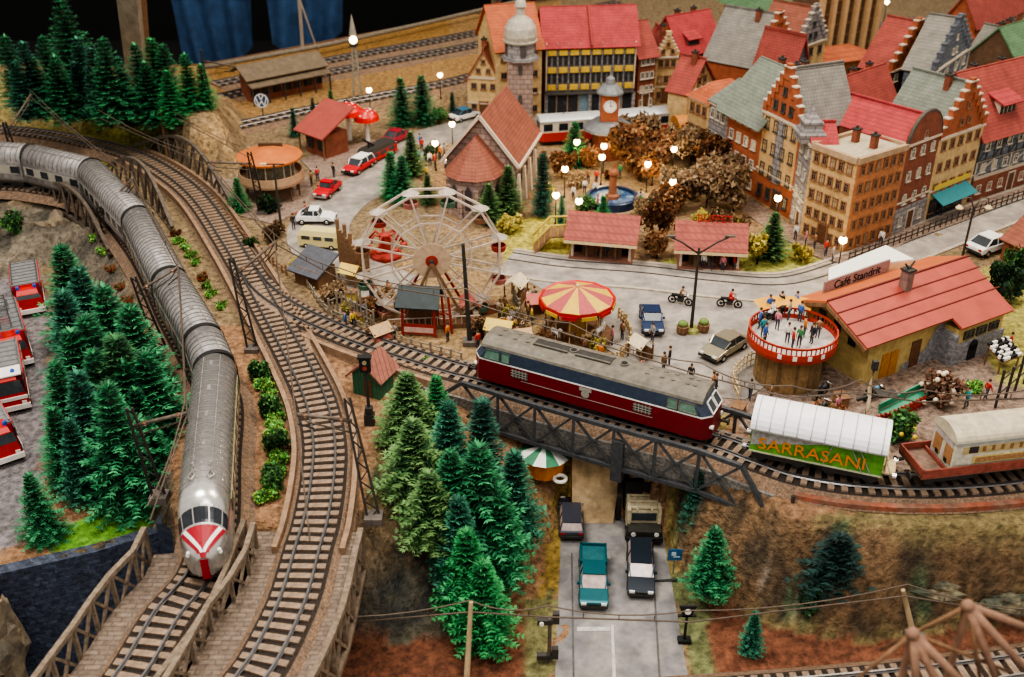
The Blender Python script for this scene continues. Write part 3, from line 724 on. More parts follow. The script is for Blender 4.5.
def vault_roof(mb, x0, x1, w, z0, rise, n=12, mi=0):
    sec = [(math.cos(PI*k/n)*w, z0+math.sin(PI*k/n)*rise) for k in range(n+1)]
    A = [V((x0, y, z)) for y, z in sec]; B = [V((x1, y, z)) for y, z in sec]
    for k in range(n): mb.add([A[k], A[k+1], B[k+1], B[k]], [(3, 2, 1, 0)], mi, None, True)
    mb.add(A, [tuple(range(n+1))], mi); mb.add(B, [tuple(range(n+1))[::-1]], mi)
def circus_wagon():
    a, L, rz = stock_frame(746, 880)
    t = thing('box_wagon', 'green box wagon with white vaulted roof and orange lettering on its side', 'railway wagon', (a.x, a.y, 1.0), rz)
    mgn = mat('wagon_green', (.07, .22, .035), .6, 0, .4, 2, col2=(.10, .28, .03)); mgr = mat('wagon_grey', (.30, .30, .29), .6, 0, .35, 3)
    mb = MB(); mb.box((L/2, 0, 1.95), (L-.3, 2.7, 1.9)); mb.make('body', mgn, t)
    # weathered grey paint wedge on the upper left of the side, and thin pale ropes
    mb = MB()
    for s in (-1, 1):
        y = s*1.365; mb.add([V((.2, y, 1.5)), V((L*.42, y, 2.3)), V((L*.72, y, 2.88)), V((.2, y, 2.88))], [(0, 1, 2, 3)])
    mb.make('grey_paint_field', mgr, t)
    mb = MB(); vault_roof(mb, .05, L-.05, 1.62, 2.85, 1.25); mb.make('roof', mat('white_roof', (.80, .80, .84), .5, 0, .06), t)
    for k in range(10):
        x = .4+k*(L-.8)/9; mb = MB(); mb.tube([(x, math.cos(PI*j/12)*1.64, 2.85+math.sin(PI*j/12)*1.27) for j in range(13)], .03, 5); mb.make('roof_rib', mat('roof_rib_grey', (.42, .42, .46), .6), t)
    mb = MB()
    for s in (-1, 1): mb.box((L/2, s*1.62, 2.85), (L, .08, .1))
    mb.make('eaves', mgr, t)
    for s in (-1, 1):
        for x in (L*.62, L*.74, L*.8): mb = MB(); mb.bar((x, s*1.39, 2.85), (x+(.9 if x > L*.7 else -.5), s*1.39, 1.05), .05, .05); mb.make('side_brace', mgr, t)
        mb = MB(); mb.box((L/2, s*1.385, 1.05), (L-.3, .06, .1)); mb.make('side_sill', mat('pale_sill', (.42, .45, .30), .6), t)
    mo = mat('orange_lettering', (.62, .22, .03), .5, 0, .15)
    text_obj('SARRASANI', 1.2, mo, t, (L*.47, -1.42, 1.72), (PI/2, 0, 0), .02, 'side_lettering', 1.08)
    mb = MB(); mb.box((L/2, 0, .85), (L-.6, 2.3, .3)); mb.make('underframe', m_dark, t); wheelset_bogie(t, 2.0, m_dark); wheelset_bogie(t, L-2.0, m_dark)
    mb = MB(); mb.box((L+.25, 0, 1.0), (.8, 1.6, .12)); mb.bar((L, -.8, 1.9), (L+.4, -.8, 1), .08); mb.bar((L, .8, 1.9), (L+.4, .8, 1), .08); mb.box((L+.05, -.4, 1.6), (.08, .9, 1.2)); mb.make('end_platform', m_cream, t)
    for e, x in ((-1, -.1), (1, L+.5)):
        for y in (-.85, .85): mb = MB(); mb.cyl((x, y, .95), (x+e*.25, y, .95), .22, .22, 10); mb.make('buffer', m_chrome, t)
circus_wagon()
def flat_wagon():
    a, L, rz = stock_frame(909, 1100)
    t = thing('flat_wagon', 'rust-red low-sided flat wagon carrying the old caravan, right edge', 'railway wagon', (a.x, a.y, 1.0), rz)
    mr = mat('wagon_rust_red', (.26, .07, .05), .7, 0, .35, 2.5); mf = mat('wagon_floor', (.24, .16, .12), .8, 0, .35, 2, kind='slat')
    mb = MB(); mb.box((L/2, 0, 1.12), (L, 2.9, .2)); mb.make('floor', mf, t)
    for s in (-1, 1): mb = MB(); mb.box((L/2, s*1.45, 1.42), (L, .1, .62)); mb.make('side_board', mr, t)
    for x in (0.05, L-.05): mb = MB(); mb.box((x, 0, 1.42), (.1, 2.9, .62)); mb.make('end_board', mr, t)
    mb = MB(); mb.box((1.7, 0, 1.35), (.12, 2.7, .3)); mb.make('stop_bar', mr, t)
    mb = MB(); mb.box((L/2, 0, .85), (L-.8, 2.2, .35)); mb.make('underframe', m_dark, t); wheelset_bogie(t, 2.2, m_dark); wheelset_bogie(t, L-2.2, m_dark)
    for y in (-.85, .85): mb = MB(); mb.cyl((0, y, 1.0), (-.5, y, 1.0), .12, .12, 8); mb.cyl((-.45, y, 1.0), (-.55, y, 1.0), .25, .25, 10); mb.make('buffer', m_dark, t)
    # caravan
    c = thing('caravan', 'old cream caravan with rounded roof and small windows standing on the flat wagon', 'caravan', (a.x, a.y, 2.22), rz)
    x0 = 2.0; x1 = L-1.2; mw = mat('caravan_cream', (.52, .50, .42), .55, 0, .25, 2.5); mrf = mat('caravan_roof', (.50, .45, .34), .6, 0, .25, 1.6)
    mb = MB(); mb.box(((x0+x1)/2, 0, 1.1), (x1-x0, 2.5, 2.1)); mb.make('body', mw, c)
    mb = MB(); vault_roof(mb, x0-.12, x1+.12, 1.36, 2.12, .85); mb.make('roof', mrf, c)
    mb = MB()
    for s in (-1, 1): mb.box(((x0+x1)/2, s*1.3, 2.12), (x1-x0+.2, .14, .18))
    mb.make('eaves', mat('caravan_eaves', (.30, .32, .31), .5), c)
    for y in (-.62, .62):
        mb = MB(); mb.box((x0-.02, y, 1.0), (.06, .8, 1.2)); mb.make('end_door', mat('caravan_brown', (.36, .19, .09), .6, 0, .2), c)
    mb = MB(); mb.box((x0-.05, -.5, .45), (.05, .3, .3)); mb.box((x0-.05, .5, .45), (.05, .3, .3)); mb.make('end_lamp', m_black, c)
    mb = MB(); mb.box((x0-.03, 0, 1.85), (.05, 1.9, .5)); mb.make('end_panel', mat('caravan_panel', (.40, .36, .35), .6), c)
    for s in (-1, 1):
        mb = MB(); mb.box(((x0+x1)/2, s*1.26, 1.55), (x1-x0-1.0, .04, .5)); mb.make('side_panel', mat('caravan_ochre', (.42, .34, .17), .6, 0, .2), c)
        for k in range(9):
            mb = MB(); mb.box((x0+1.9+k*.62, s*1.29, 1.6), (.2, .04, .36)); mb.make('shutter', mat('caravan_brown2', (.25, .13, .06), .6), c)
        for x in (x0+1.2, x0+7.9): mb = MB(); mb.box((x, s*1.29, 1.58), (.6, .05, .44)); mb.make('window', m_glass, c)
        mb = MB(); mb.box((x0+4.3, s*1.28, .8), (6.0, .05, .5)); mb.box((x0+4.3, s*1.3, .8), (5.7, .05, .36), 1); mb.make('name_board', [mat('board_yellow', (.55, .45, .18), .6), mat('board_brown', (.33, .19, .09), .6, 0, .5, 6)], c)
    mb = MB(); mb.box(((x0+x1)/2, 0, .1), (x1-x0-.3, 2.2, .2)); mb.make('chassis', m_black, c)
flat_wagon()
# ---------------------------------------------------------------- catenary masts, wires, signals
m_palewood = mat('pale_post_wood', (.40, .31, .19), .8, 0, .3, 3, kind='wood')
def mast(label, base, top, h, arm=None, z0=0, lattice=True, group='catenary masts', armz=.82, foot=True):
    b = P(*base, z0); q = P(*top, z0+h)
    t = thing('catenary_mast', label, 'catenary mast', b*1, 0, group); d = q-b
    mb = MB()
    if lattice:
        u = V((1, .25, 0)).normalized()
        for s in (-1, 1): mb.bar(u*s*.38, d+u*s*.16, .13, .13, 0, V((0, 1, 0)))
        n = 12
        for k in range(n):
            f0, f1 = k/n, (k+1)/n; s = 1 if k % 2 else -1
            mb.bar(d*f0+u*s*(.38-.22*f0), d*f1-u*s*(.38-.22*f1), .07, .07, 0, V((0, 1, 0)))
    else: mb.cyl((0, 0, -.1), d, .2, .13, 8)
    mb.make('lattice_post' if lattice else 'post', m_dark if lattice or 'dark' in label else m_palewood if 'pale' in label else m_wood, t)
    if foot: mb = MB(); mb.box((0, 0, .15), (1.1, 1.0, .5)); mb.make('footing', mat('concrete_foot', (.14, .12, .11), .9, 0, .3), t)
    if arm is not None:
        (ax, ay), zt = arm; e = P(ax, ay, z0+zt)-b; s = d*armz
        mb = MB(); mb.tube([s, e], .11, 6); mb.make('bracket_arm', m_rust, t)
        mb = MB(); mb.tube([d*(armz-.1), s.lerp(e, .8)+V((0, 0, -.5)), e], .055, 5); mb.make('stay_tube', m_rust, t)
        mb = MB(); mb.tube([e, e+V((0, 0, -.7)), e.lerp(s, .3)+V((0, 0, -.9))], .05, 5); mb.make('registration_arm', m_dark, t)
        for f in (.2, .85): c = s.lerp(e, f); mb = MB(); mb.lathe([(.02, -.2), (.16, -.12), (.09, -.04), (.17, .04), (.09, .1), (.02, .2)], 8, 0, c); mb.make('insulator', mat('insulator_brown', (.18, .08, .04), .3), t)
    return t
mast('lattice mast on the tan strip between the silver train and the empty track', (253, 351), (231, 258), 8, ((276, 241), 8.2), 0)
mast('lattice mast on the plateau left of the conifer grove, with long arm', (374, 520), (347, 398), 8, ((296, 414), 7.4), 0)
mast('lattice mast among the big left conifers beside the power car', (160, 499), (129, 408), 7.6, ((186, 413), 7.6), 0)
mast('lattice mast left of the weathered coaches behind the left conifers', (163, 353), (133, 277), 7, ((178, 267), 7), 0)
mast('lattice mast at the far left end of the silver train', (20, 172), (4, 122), 6.5, ((31, 94), 8.2), 0)
mast('short mast reaching its arm over the bend of the silver train', (108, 236), (98, 207), 3.6, ((133, 178), 6.8), 0)
mast('lattice mast in front of the round café, right of the arched girder', (263, 214), (249, 152), 7.5, ((207, 162), 6.5), 0)
mast('plain dark wooden mast rising in front of the ferris wheel', (470, 344), (463, 244), 8.8, None, 0, False, armz=.9)
mast('pale wooden mast standing at the bottom edge left of the lower street', (466, 690), (471, 602), 5.5, None, VZ, False)
mast('pale wooden mast leaning on the brown slope at lower right', (915, 640), (903, 590), 4, None, -5, False)
mast('thin mast on the hilltop left, beside the arched girder', (168, 160), (160, 108), 6, None, 0.2, False, foot=False)
mast('dark mast behind the rails at the top left, before the blue cloth', (213, 108), (200, 50), 8, ((233, 66), 7), 0, False)
def wire(label, pts, r=.055, m=None, group='overhead wires', drops=True):
    q = [P(x, y, z) for x, y, z in pts]; t = thing('overhead_wire', label, 'overhead wire', q[0]*1, 0, group)
    lo = [v-q[0] for v in q]
    mb = MB(); mb.tube(lo, r, 5); mb.make('contact_wire', m or m_wirem, t)
    up = []
    for a, b in zip(lo, lo[1:]):
        for k in range(6): f = k/6; up.append(a.lerp(b, f)+V((0, 0, .35+.55*(2*f-1)**2)))
    up.append(lo[-1]+V((0, 0, .9))); mb = MB(); mb.tube(up, r*.8, 5); mb.make('messenger_wire', m or m_wirem, t)
    if drops:
        for a, b in zip(lo, lo[1:]):
            for f in (.25, .5, .75): c = a.lerp(b, f); mb = MB(); mb.bar(c, c+V((0, 0, .38)), .05); mb.make('dropper', m or m_wirem, t)
m_wirem = mat('wire_brown', (.13, .10, .08), .5, .3, .2)
wire('overhead wire above the silver train', [(31, 97, 8), (133, 182, 7), (179, 270, 7), (187, 415, 7.4), (150, 520, 7)])
wire('overhead wire above the empty curved track', [(100, 118, 7), (207, 165, 6.5), (275, 244, 7.6), (296, 416, 7), (310, 540, 6.5)])
wire('overhead wire from the ferris wheel mast along the girder bridge to the café', [(275, 244, 7.6), (340, 279, 7.4), (466, 300, 7.2), (570, 335, 7), (700, 375, 6.8), (790, 398, 6.6), (858, 392, 6.6), (920, 402, 6.4), (1040, 398, 6.4)])
wire('overhead wire across the bottom of the photo in front of the lower street', [(300, 627, -2.6), (470, 612, -2.4), (548, 617, -2.6), (690, 622, -2.6), (905, 596, -1.2), (1060, 622, -2)])
wire('overhead wire crossing in front of the hilltop conifers', [(-20, 84, 6), (98, 88, 6), (165, 112, 5.6), (250, 158, 6)], .045)
def light_signal(label, base, z, h, heads=1):
    b = P(*base, z); t = thing('railway_signal', label, 'railway signal', b*1)
    mb = MB(); mb.cyl((0, 0, 0), (0, 0, h), .12, .1, 8); mb.make('post', m_dark, t)
    mb = MB(); mb.box((0, 0, .4), (.7, .6, 1.0)); mb.box((0, 0, 1.2), (.5, .5, .5)); mb.make('relay_box', m_dark, t)
    mb = MB(); mb.box((0, -.1, h+.35), (.75, .35, 1.1)); mb.box((0, -.1, h+.95), (.95, .5, .12)); mb.make('signal_head', m_black, t)
    for k, c in enumerate([(.35, .30, .2), (.3, .06, .04)]): mb = MB(); mb.cyl((0, -.25, h+.6-k*.45), (0, -.36, h+.6-k*.45), .16, .16, 10); mb.make('signal_lens', mat('lens%d' % k, c, .2), t)
light_signal('black light signal standing beside the small green hut', (370, 424), 0, 4.6)
def ground_signal(label, base, z, h):
    b = P(*base, z); t = thing('railway_signal', label, 'railway signal', b*1)
    mb = MB(); mb.cyl((0, 0, 0), (0, 0, h), .13, .1, 8); mb.make('post', m_rust, t)
    for zz in (.5, h-.2):
        mb = MB(); mb.box((-.3, 0, zz), (.9, .35, .35)); mb.box((.35, 0, zz+.3), (.4, .35, .8)); mb.make('signal_head', m_dark, t)
    mb = MB(); mb.cyl((-.5, -.2, h-.2), (-.5, -.3, h-.2), .14, .14, 8); mb.make('signal_lens', m_headlamp, t)
ground_signal('rusty double-armed signal left of the lower street', (549, 662), VZ, 3.6)
b = P(684, 642, VZ); t = thing('railway_signal', 'small black triangular signal right of the lower street', 'railway signal', b*1)
mb = MB(); mb.cyl((0, 0, 0), (0, 0, 2.2), .1, .08, 8); mb.box((0, 0, .15), (.8, .5, .3)); mb.make('post', m_black, t)
mb = MB(); mb.prism([(-.55, -.1), (.55, -.1), (.55, .1), (-.55, .1)], 2.2, 2.3); mb.slab([V((-.55, -.1, 3.1)), V((-.25, -.1, 2.2)), V((.25, -.1, 2.2)), V((.55, -.1, 3.1))], .15); mb.make('signal_head', m_black, t)
mb = MB(); mb.cyl((0, -.12, 2.7), (0, -.2, 2.7), .2, .2, 10); mb.make('signal_lens', m_headlamp, t)
# background railway at the top left and the track along the bottom right corner
track('far railway track nearest the town, behind the tilted red roof', [(215, 128), (330, 103), (440, 82), (500, 66), (530, 58)], .9, s0=0, spacing=1.17)
track('far railway track in the middle of the top left strip', [(215, 96), (330, 70), (450, 48), (540, 30)], .9, spacing=1.17)
track('farthest railway track along the board edge below the blue cloths', [(215, 82), (330, 58), (450, 36), (540, 18), (620, 0)], .9, spacing=1.17)
track('railway track along the bottom right corner under the blurred posts', [(600, 700), (760, 690), (900, 678), (1024, 663), (1120, 648)], VZ+1)
# ================================================================ BUILDINGS
WIN = {}
def win_mesh(w, h, fm, gm, sill=True):
    k = (round(w, 2), round(h, 2), fm.name, gm.name)
    if k not in WIN:
        mb = MB(); t = .1
        mb.box((0, -.02, 0), (w, .06, h), 1)
        for s in (-1, 1): mb.box((s*(w/2), -.05, 0), (t, .14, h+t), 0)
        for s in (-1, 1): mb.box((0, -.05, s*(h/2)), (w+t, .14, t), 0)
        mb.box((0, -.06, 0), (.05, .06, h), 0)
        if h > .8: mb.box((0, -.06, h*.15), (w, .06, .05), 0)
        if sill: mb.box((0, -.1, -h/2-.06), (w+.25, .22, .08), 0)
        WIN[k] = mb.mesh('window', [fm, gm])
    return WIN[k]
def wallm(n, c, kind='brick', c2=None): return mat('wall_'+n, c, .8, 0, .25, 1.2, kind=kind, col2=c2 or tuple(x*.86 for x in c), ks=1.3)
def roofm(n, c, ks=1.1): return mat('roof_'+n, c, .75, 0, .2, .8, .05, kind='tile', col2=tuple(x*.85 for x in c), ks=ks)
W_OR = wallm('orange', (.50, .215, .10)); W_YE = wallm('amber', (.56, .37, .18)); W_RED = wallm('red_orange', (.37, .115, .055)); W_CR = wallm('cream', (.60, .43, .22))
W_BR = wallm('brown', (.25, .085, .05)); W_GY = wallm('grey', (.30, .28, .28), 'stone'); W_BL = wallm('blue_grey', (.16, .185, .22), 'stone'); W_DK = wallm('dark_brown', (.17, .10, .06)); W_PI = wallm('pinkish', (.50, .32, .22)); W_STN = wallm('church_stone', (.36, .26, .22), 'stone', (.27, .20, .19))
R_GY = roofm('grey', (.225, .215, .195)); R_GN = roofm('grey_green', (.20, .225, .19)); R_RD = roofm('red', (.34, .075, .06)); R_CR = roofm('crimson', (.41, .06, .065)); R_OR = roofm('orange_red', (.46, .13, .06)); R_BN = roofm('brown_red', (.30, .105, .07)); R_GRN = roofm('green', (.13, .24, .13)); R_FLAT = mat('flat_roof_gravel', (.42, .37, .27), .9, 0, .2, 3)
TRIM = mat('pale_trim', (.55, .47, .38), .7, 0, .15); FR_W = mat('window_frame_pale', (.55, .50, .42), .6, 0, .1); FR_B = mat('window_frame_brown', (.27, .145, .085), .6, 0, .15); FR_D = mat('window_frame_dark', (.08, .075, .07), .6)
DOORM = mat('door_wood', (.13, .06, .03), .6, 0, .3, 4)
def house(label, A, B, depth, eave, rh, wall, roof, kind='side', rows=3, cols=4, lc=0, rc=0, fr=None, over=.35, stepped=None, chim=1, z=0, name='town_house', cat='house', door=True, win=(.85, 1.15), wall2=None, gwin=2, base_h=.0, gablem=None, shop=None, cornice=True, warm=.15, doors=1):
    A = V(A); B = V(B); A.z = B.z = z; d = B-A; w = d.length; fr = fr or FR_W
    t = thing(name, label, cat, A, math.atan2(d.y, d.x))
    fm = MB(); sm = MB()
    body = [(0, 0), (w, 0), (w, depth), (0, depth)]
    fm.prism(body, -.6, eave); 
    if kind == 'gable':
        for y in (0, depth):
            fm.add([V((0, y, eave)), V((w, y, eave)), V((w/2, y, eave+rh))], [(0, 1, 2) if y == 0 else (2, 1, 0)], 1)
    elif kind == 'side':
        for x in (0, w): fm.add([V((x, 0, eave)), V((x, depth, eave)), V((x, depth/2, eave+rh))], [(2, 1, 0) if x == 0 else (0, 1, 2)], 1)
    fm.make('walls', [wall, gablem or wall], t)
    if wall2:
        mb = MB(); mb.box((w/2, -.03, 1.35), (w+.02, .08, 2.7)); mb.make('ground_floor', wall2, t)
    # roof
    mb = MB(); th = .18; o = over
    if kind == 'side':
        s = rh/(depth/2)
        mb.slab([V((-o, -o, eave-o*s)), V((w+o, -o, eave-o*s)), V((w+o, depth/2, eave+rh)), V((-o, depth/2, eave+rh))], -th); mb.slab([V((w+o, depth+o, eave-o*s)), V((-o, depth+o, eave-o*s)), V((-o, depth/2, eave+rh)), V((w+o, depth/2, eave+rh))], -th)
        mb.bar((-o, depth/2, eave+rh+.15), (w+o, depth/2, eave+rh+.15), .22, .16)
    elif kind == 'gable':
        s = rh/(w/2); o2 = o if not stepped else -.2
        mb.slab([V((-o, -o2, eave-o*s)), V((w/2, -o2, eave+rh)), V((w/2, depth+o, eave+rh)), V((-o, depth+o, eave-o*s))], th); mb.slab([V((w+o, -o2, eave-o*s)), V((w+o, depth+o, eave-o*s)), V((w/2, depth+o, eave+rh)), V((w/2, -o2, eave+rh))], th)
        mb.bar((w/2, -o2, eave+rh+.12), (w/2, depth+o, eave+rh+.12), .22, .16)
    elif kind == 'hip':
        r = min(w, depth)/2; a = [V((-o, -o, eave)), V((w+o, -o, eave)), V((w+o, depth+o, eave)), V((-o, depth+o, eave))]
        if w >= depth: p, q = V((r, depth/2, eave+rh)), V((w-r, depth/2, eave+rh)); mb.add(a+[p, q], [(0, 1, 5, 4), (1, 2, 5), (2, 3, 4, 5), (3, 0, 4), (3, 2, 1, 0)])
        else: p, q = V((w/2, r, eave+rh)), V((w/2, depth-r, eave+rh)); mb.add(a+[p, q], [(0, 1, 4), (1, 2, 5, 4), (2, 3, 5), (3, 0, 4, 5), (3, 2, 1, 0)])
    elif kind == 'flat': mb.prism([(.2, .2), (w-.2, .2), (w-.2, depth-.2), (.2, depth-.2)], eave-.1, eave+.12)
    mb.make('roof', roof, t)
    if kind == 'flat':
        mb = MB()
        for a, b in zip(body, body[1:]+body[:1]): mb.bar((a[0], a[1], eave+.15), (b[0], b[1], eave+.15), .4, .55)
        mb.make('parapet', mat('parapet_brown', (.40, .28, .18), .7, 0, .2), t)
    elif cornice:
        mb = MB(); mb.box((w/2, -.1, eave-.12), (w, .2, .22)); mb.make('cornice', TRIM, t)
        if rows > 1: mb = MB(); mb.box((w/2, -.06, eave*.36), (w, .12, .14)); mb.make('string_course', TRIM, t)
    if stepped:
        mb = MB(); n = 6; st = gablem or wall
        for k in range(n):
            x0 = w/2*k/n; h0 = eave+rh*k/n
            for sx in (-1, 1):
                cx = w/2+sx*(w/2-x0-w/4/n); mb.box((cx, .12, h0+rh/n*.55), (w/2/n*1.05, .5, rh/n*1.5), 0)
                mb.box((cx, .12, h0+rh/n*1.33), (w/2/n*1.2, .62, .14), 1)
        mb.box((w/2, .12, eave+rh+.1), (.7, .5, .9)); mb.make('stepped_gable' , [st, stepped if not isinstance(stepped, bool) else TRIM], t)
    ww, wh = win; gh = eave/(rows) if rows else 1
    g0 = m_glass
    def grid(nc, x_of, rz, rows_, skip0=False):
        for r in range(rows_):
            for c in range(nc):
                if skip0 and r == 0 and door and c in ([nc//2] if doors == 1 else [0, nc-1]): continue
                gm = m_glass_warm if RD.random() < warm else g0
                p = x_of((c+.5)/nc); h = gh*(r+.55)
                put('window', win_mesh(ww, wh, fr, gm), t, (p[0], p[1], h), rz)
    if cols: grid(cols, lambda f: (.25+(w-.5)*f, 0), 0, rows, True)
    if lc: grid(lc, lambda f: (0, depth-(.25+(depth-.5)*f)), -PI/2, rows)
    if rc: grid(rc, lambda f: (w, .25+(depth-.5)*f), PI/2, rows)
    if kind == 'gable' and gwin:
        for k in range(gwin): put('window', win_mesh(ww*.8, wh*.75, fr, g0), t, (w/2+(k-(gwin-1)/2)*1.25, 0, eave+rh*.22))
        if gwin > 1: put('window', win_mesh(ww*.7, wh*.65, fr, g0), t, (w/2, 0, eave+rh*.55))
    if door and cols:
        for c in ([cols//2] if doors == 1 else [0, cols-1]):
            mb = MB(); x = .25+(w-.5)*(c+.5)/cols; mb.box((x, -.03, 1.0), (1.0, .1, 2.0), 0)
            for s in (-1, 1): mb.box((x+s*.55, -.05, 1.05), (.12, .16, 2.2), 1)
            mb.box((x, -.05, 2.1), (1.25, .16, .15), 1); mb.make('door', [DOORM, fr], t)
    for k in range(chim):
        mb = MB(); x, y = (w*(.3+.4*k), depth*.58) if kind != 'gable' else (w*.42, depth*(.35+.4*k)); zt = eave+(rh*.8 if kind != 'flat' else 0)
        mb.box((x, y, zt+.55), (.55, .55, 1.6), 0); mb.box((x, y, zt+1.38), (.7, .7, .14), 1); mb.cyl((x, y, zt+1.4), (x, y, zt+1.7), .14, .11, 8, 1); mb.make('chimney', [W_BR, m_dark], t)
    if shop:
        mb = MB(); mb.box((w/2, -.05, 1.25), (w*.86, .12, 1.9), 0); 
        for k in range(5): mb.box((w*.07+w*.86*k/4, -.1, 1.25), (.1, .16, 1.95), 1)
        mb.make('shop_window', [m_glass, fr], t)
    return t, w
def tim(t, w, z0, z1, y=-.05, n=5, rows=2, m=None, back=None):
    """half-timbering on a facade"""
    mb = MB(); m = m or FR_D
    for r in range(rows+1): mb.box((w/2, y, z0+(z1-z0)*r/rows), (w, .1, .14))
    for k in range(n+1): mb.box((w*k/n, y, (z0+z1)/2), (.12, .1, z1-z0))
    for r in range(rows):
        for k in range(n):
            if (k+r) % 2 == 0: mb.bar((w*k/n, y, z0+(z1-z0)*r/rows), (w*(k+1)/n, y, z0+(z1-z0)*(r+1)/rows), .09, .09)
    return mb.make('timber_frame', m, t)
def D(px, py, z): q = P(px, py, z); q.z = 0; return q
# -- corner block with the flat roof
Cc = P(842, 254); Rr = P(890, 236.5); u_ = (Rr-Cc).normalized(); A = Cc+V((-u_.y, u_.x, 0))*5.2
t, w = house('amber and orange flat-roofed corner block above the tram street', A, Cc, (Rr-Cc).length, 8.9, 0, W_YE, R_FLAT, 'flat', 5, 5, 0, 6, FR_B, chim=2, win=(.5, .85), wall2=None, doors=1)
d_ = (Rr-Cc).length
mb = MB(); mb.box((w+.02, d_/2, 4.5), (.06, d_-.05, 8.7)); mb.make('orange_side_wall', W_OR, t)
# window row on the orange side in pairs is set proud of the cladding
for o in t.children:
    if o.name.startswith('window') and abs(o.location.x-w) < .01: o.location.x += .05
E1 = P(922, 222); E2 = P(966, 203.5); E3 = P(1034, 181)
t, w = house('narrow dark brown brick house with curved gable beside the flat-roofed block', Rr, E1, 9, 9.2, 2.2, W_BR, R_CR, 'gable', 4, 3, 0, 0, FR_W, win=(.55, .9), gwin=1, chim=0, wall2=W_GY, over=.1)
mb = MB(); pts = [V((w/2+math.cos(PI*k/10)*w*.5, -.12, 9.0+math.sin(PI*k/10)*2.9)) for k in range(11)]; mb.slab(pts, .4); mb.make('curved_gable', W_BR, t)
mb = MB(); mb.tube([q+V((0, .1, .05)) for q in pts], .16, 6); mb.make('gable_moulding', FR_D, t)
t, w = house('cream house with orange stepped gable, grey-green roof and teal shop awning', E1, E2, 6.2, 8.6, 4.6, W_CR, R_GN, 'gable', 4, 5, 0, 0, FR_B, stepped=True, gablem=W_RED, win=(.6, .85), chim=1, door=False, warm=.05)
mb = MB(); mb.slab([V((.5, -1.6, 2.1)), V((w-1.2, -1.6, 2.1)), V((w-1.2, -.05, 2.9)), V((.5, -.05, 2.9))], .1); mb.make('awning', mat('awning_teal', (.03, .20, .235), .6, 0, .1), t)
mb = MB(); mb.box((w/2, -.1, 3.35), (w*.8, .12, .5)); mb.make('shop_sign', mat('sign_yellow', (.62, .46, .08), .5, 0, .2, 6), t)
mb = MB(); mb.box((w/2-.3, -.06, 1.1), (w-1.8, .12, 2.0)); mb.make('shop_front', m_glass, t)
t, w = house('blue-grey half-timbered house with red roof and dormer at the right edge', E2+V((.2, .1, 0)), E3, 8.5, 7.0, 5.4, W_BL, R_RD, 'side', 3, 6, 0, 0, FR_W, win=(.7, .9), wall2=W_BR, chim=2, over=.4, warm=.3)
tim(t, w, 4.4, 7.0, -.06, 9, 2, FR_D); tim(t, w, 2.7, 4.4, -.06, 4, 1, TRIM)
mb = MB(); mb.box((w*.42, 2.2, 8.9), (2.6, 2.4, 1.6), 0); mb.slab([V((w*.42-1.7, .4, 9.5)), V((w*.42+1.7, .4, 9.5)), V((w*.42+1.7, 3.6, 10.7)), V((w*.42-1.7, 3.6, 10.7))], -.15, 1)
for k in range(4): mb.box((w*.42-1+k*.66, .98, 8.95), (.42, .08, 1.0), 2)
mb.make('dormer', [TRIM, R_CR, m_glass], t)
# -- row along the plaza, from far to near
F0 = P(684, 157); F1 = P(704, 167); F2 = P(722, 178); F3 = P(753, 197); F4 = P(789, 219); F5 = A
t, w = house('amber narrow house at the far end of the plaza row, left of the grey one', F0, F1, 6, 7.2, 1.8, W_YE, R_OR, 'hip', 3, 3, 3, 0, FR_B, win=(.6, 1.0), chim=0)
t, w = house('grey narrow house between the amber one and the red-orange one', F1, F2, 7, 7.6, 1.8, W_GY, R_GN, 'side', 3, 3, 0, 0, FR_W, win=(.65, 1.0), chim=0, over=.2)
t, w = house('red-orange house under the big grey-green roof in the plaza row', F2, F3, 8, 8.4, 4.0, W_RED, R_GN, 'side', 4, 4, 3, 2, FR_W, win=(.65, .95), chim=3, over=1.0, warm=.3)
t, w = house('red-orange and cream house with tall stepped gable facing the plaza', F3, F4, 6.2, 9.4, 4.8, W_RED, R_GY, 'gable', 4, 4, 0, 0, FR_D, stepped=mat('step_cap', (.60, .50, .40), .7), win=(.6, 1.1), chim=1, over=.2, gwin=3)
for f0, f1, m in ((.04, .40, W_YE), (.62, .96, W_YE)):
    mb = MB(); mb.box((w*(f0+f1)/2, -.03, 6.0), (w*(f1-f0), .06, 6.3)); mb.make('cream_bay', m, t)
mb = MB(); mb.box((w*.51, -.04, 5.9), (w*.2, .1, 6.4)); mb.make('grey_bay', W_GY, t)
t, w = house('narrow grey house with ornate gable between stepped-gable house and flat-roofed block', F4, F5, 2.4, 9.0, 1.6, W_GY, R_CR, 'gable', 4, 2, 0, 0, FR_W, win=(.6, 1.0), chim=0, over=.1, gwin=1)
mb = MB(); mb.lathe([(w*.42, 0), (w*.46, .8), (w*.3, 1.3), (w*.34, 1.9), (w*.12, 2.5), (.05, 3.2)], 4, 0, (w/2, .2, 8.9), False, None, PI/4); mb.make('ornate_gable', W_GY, t)
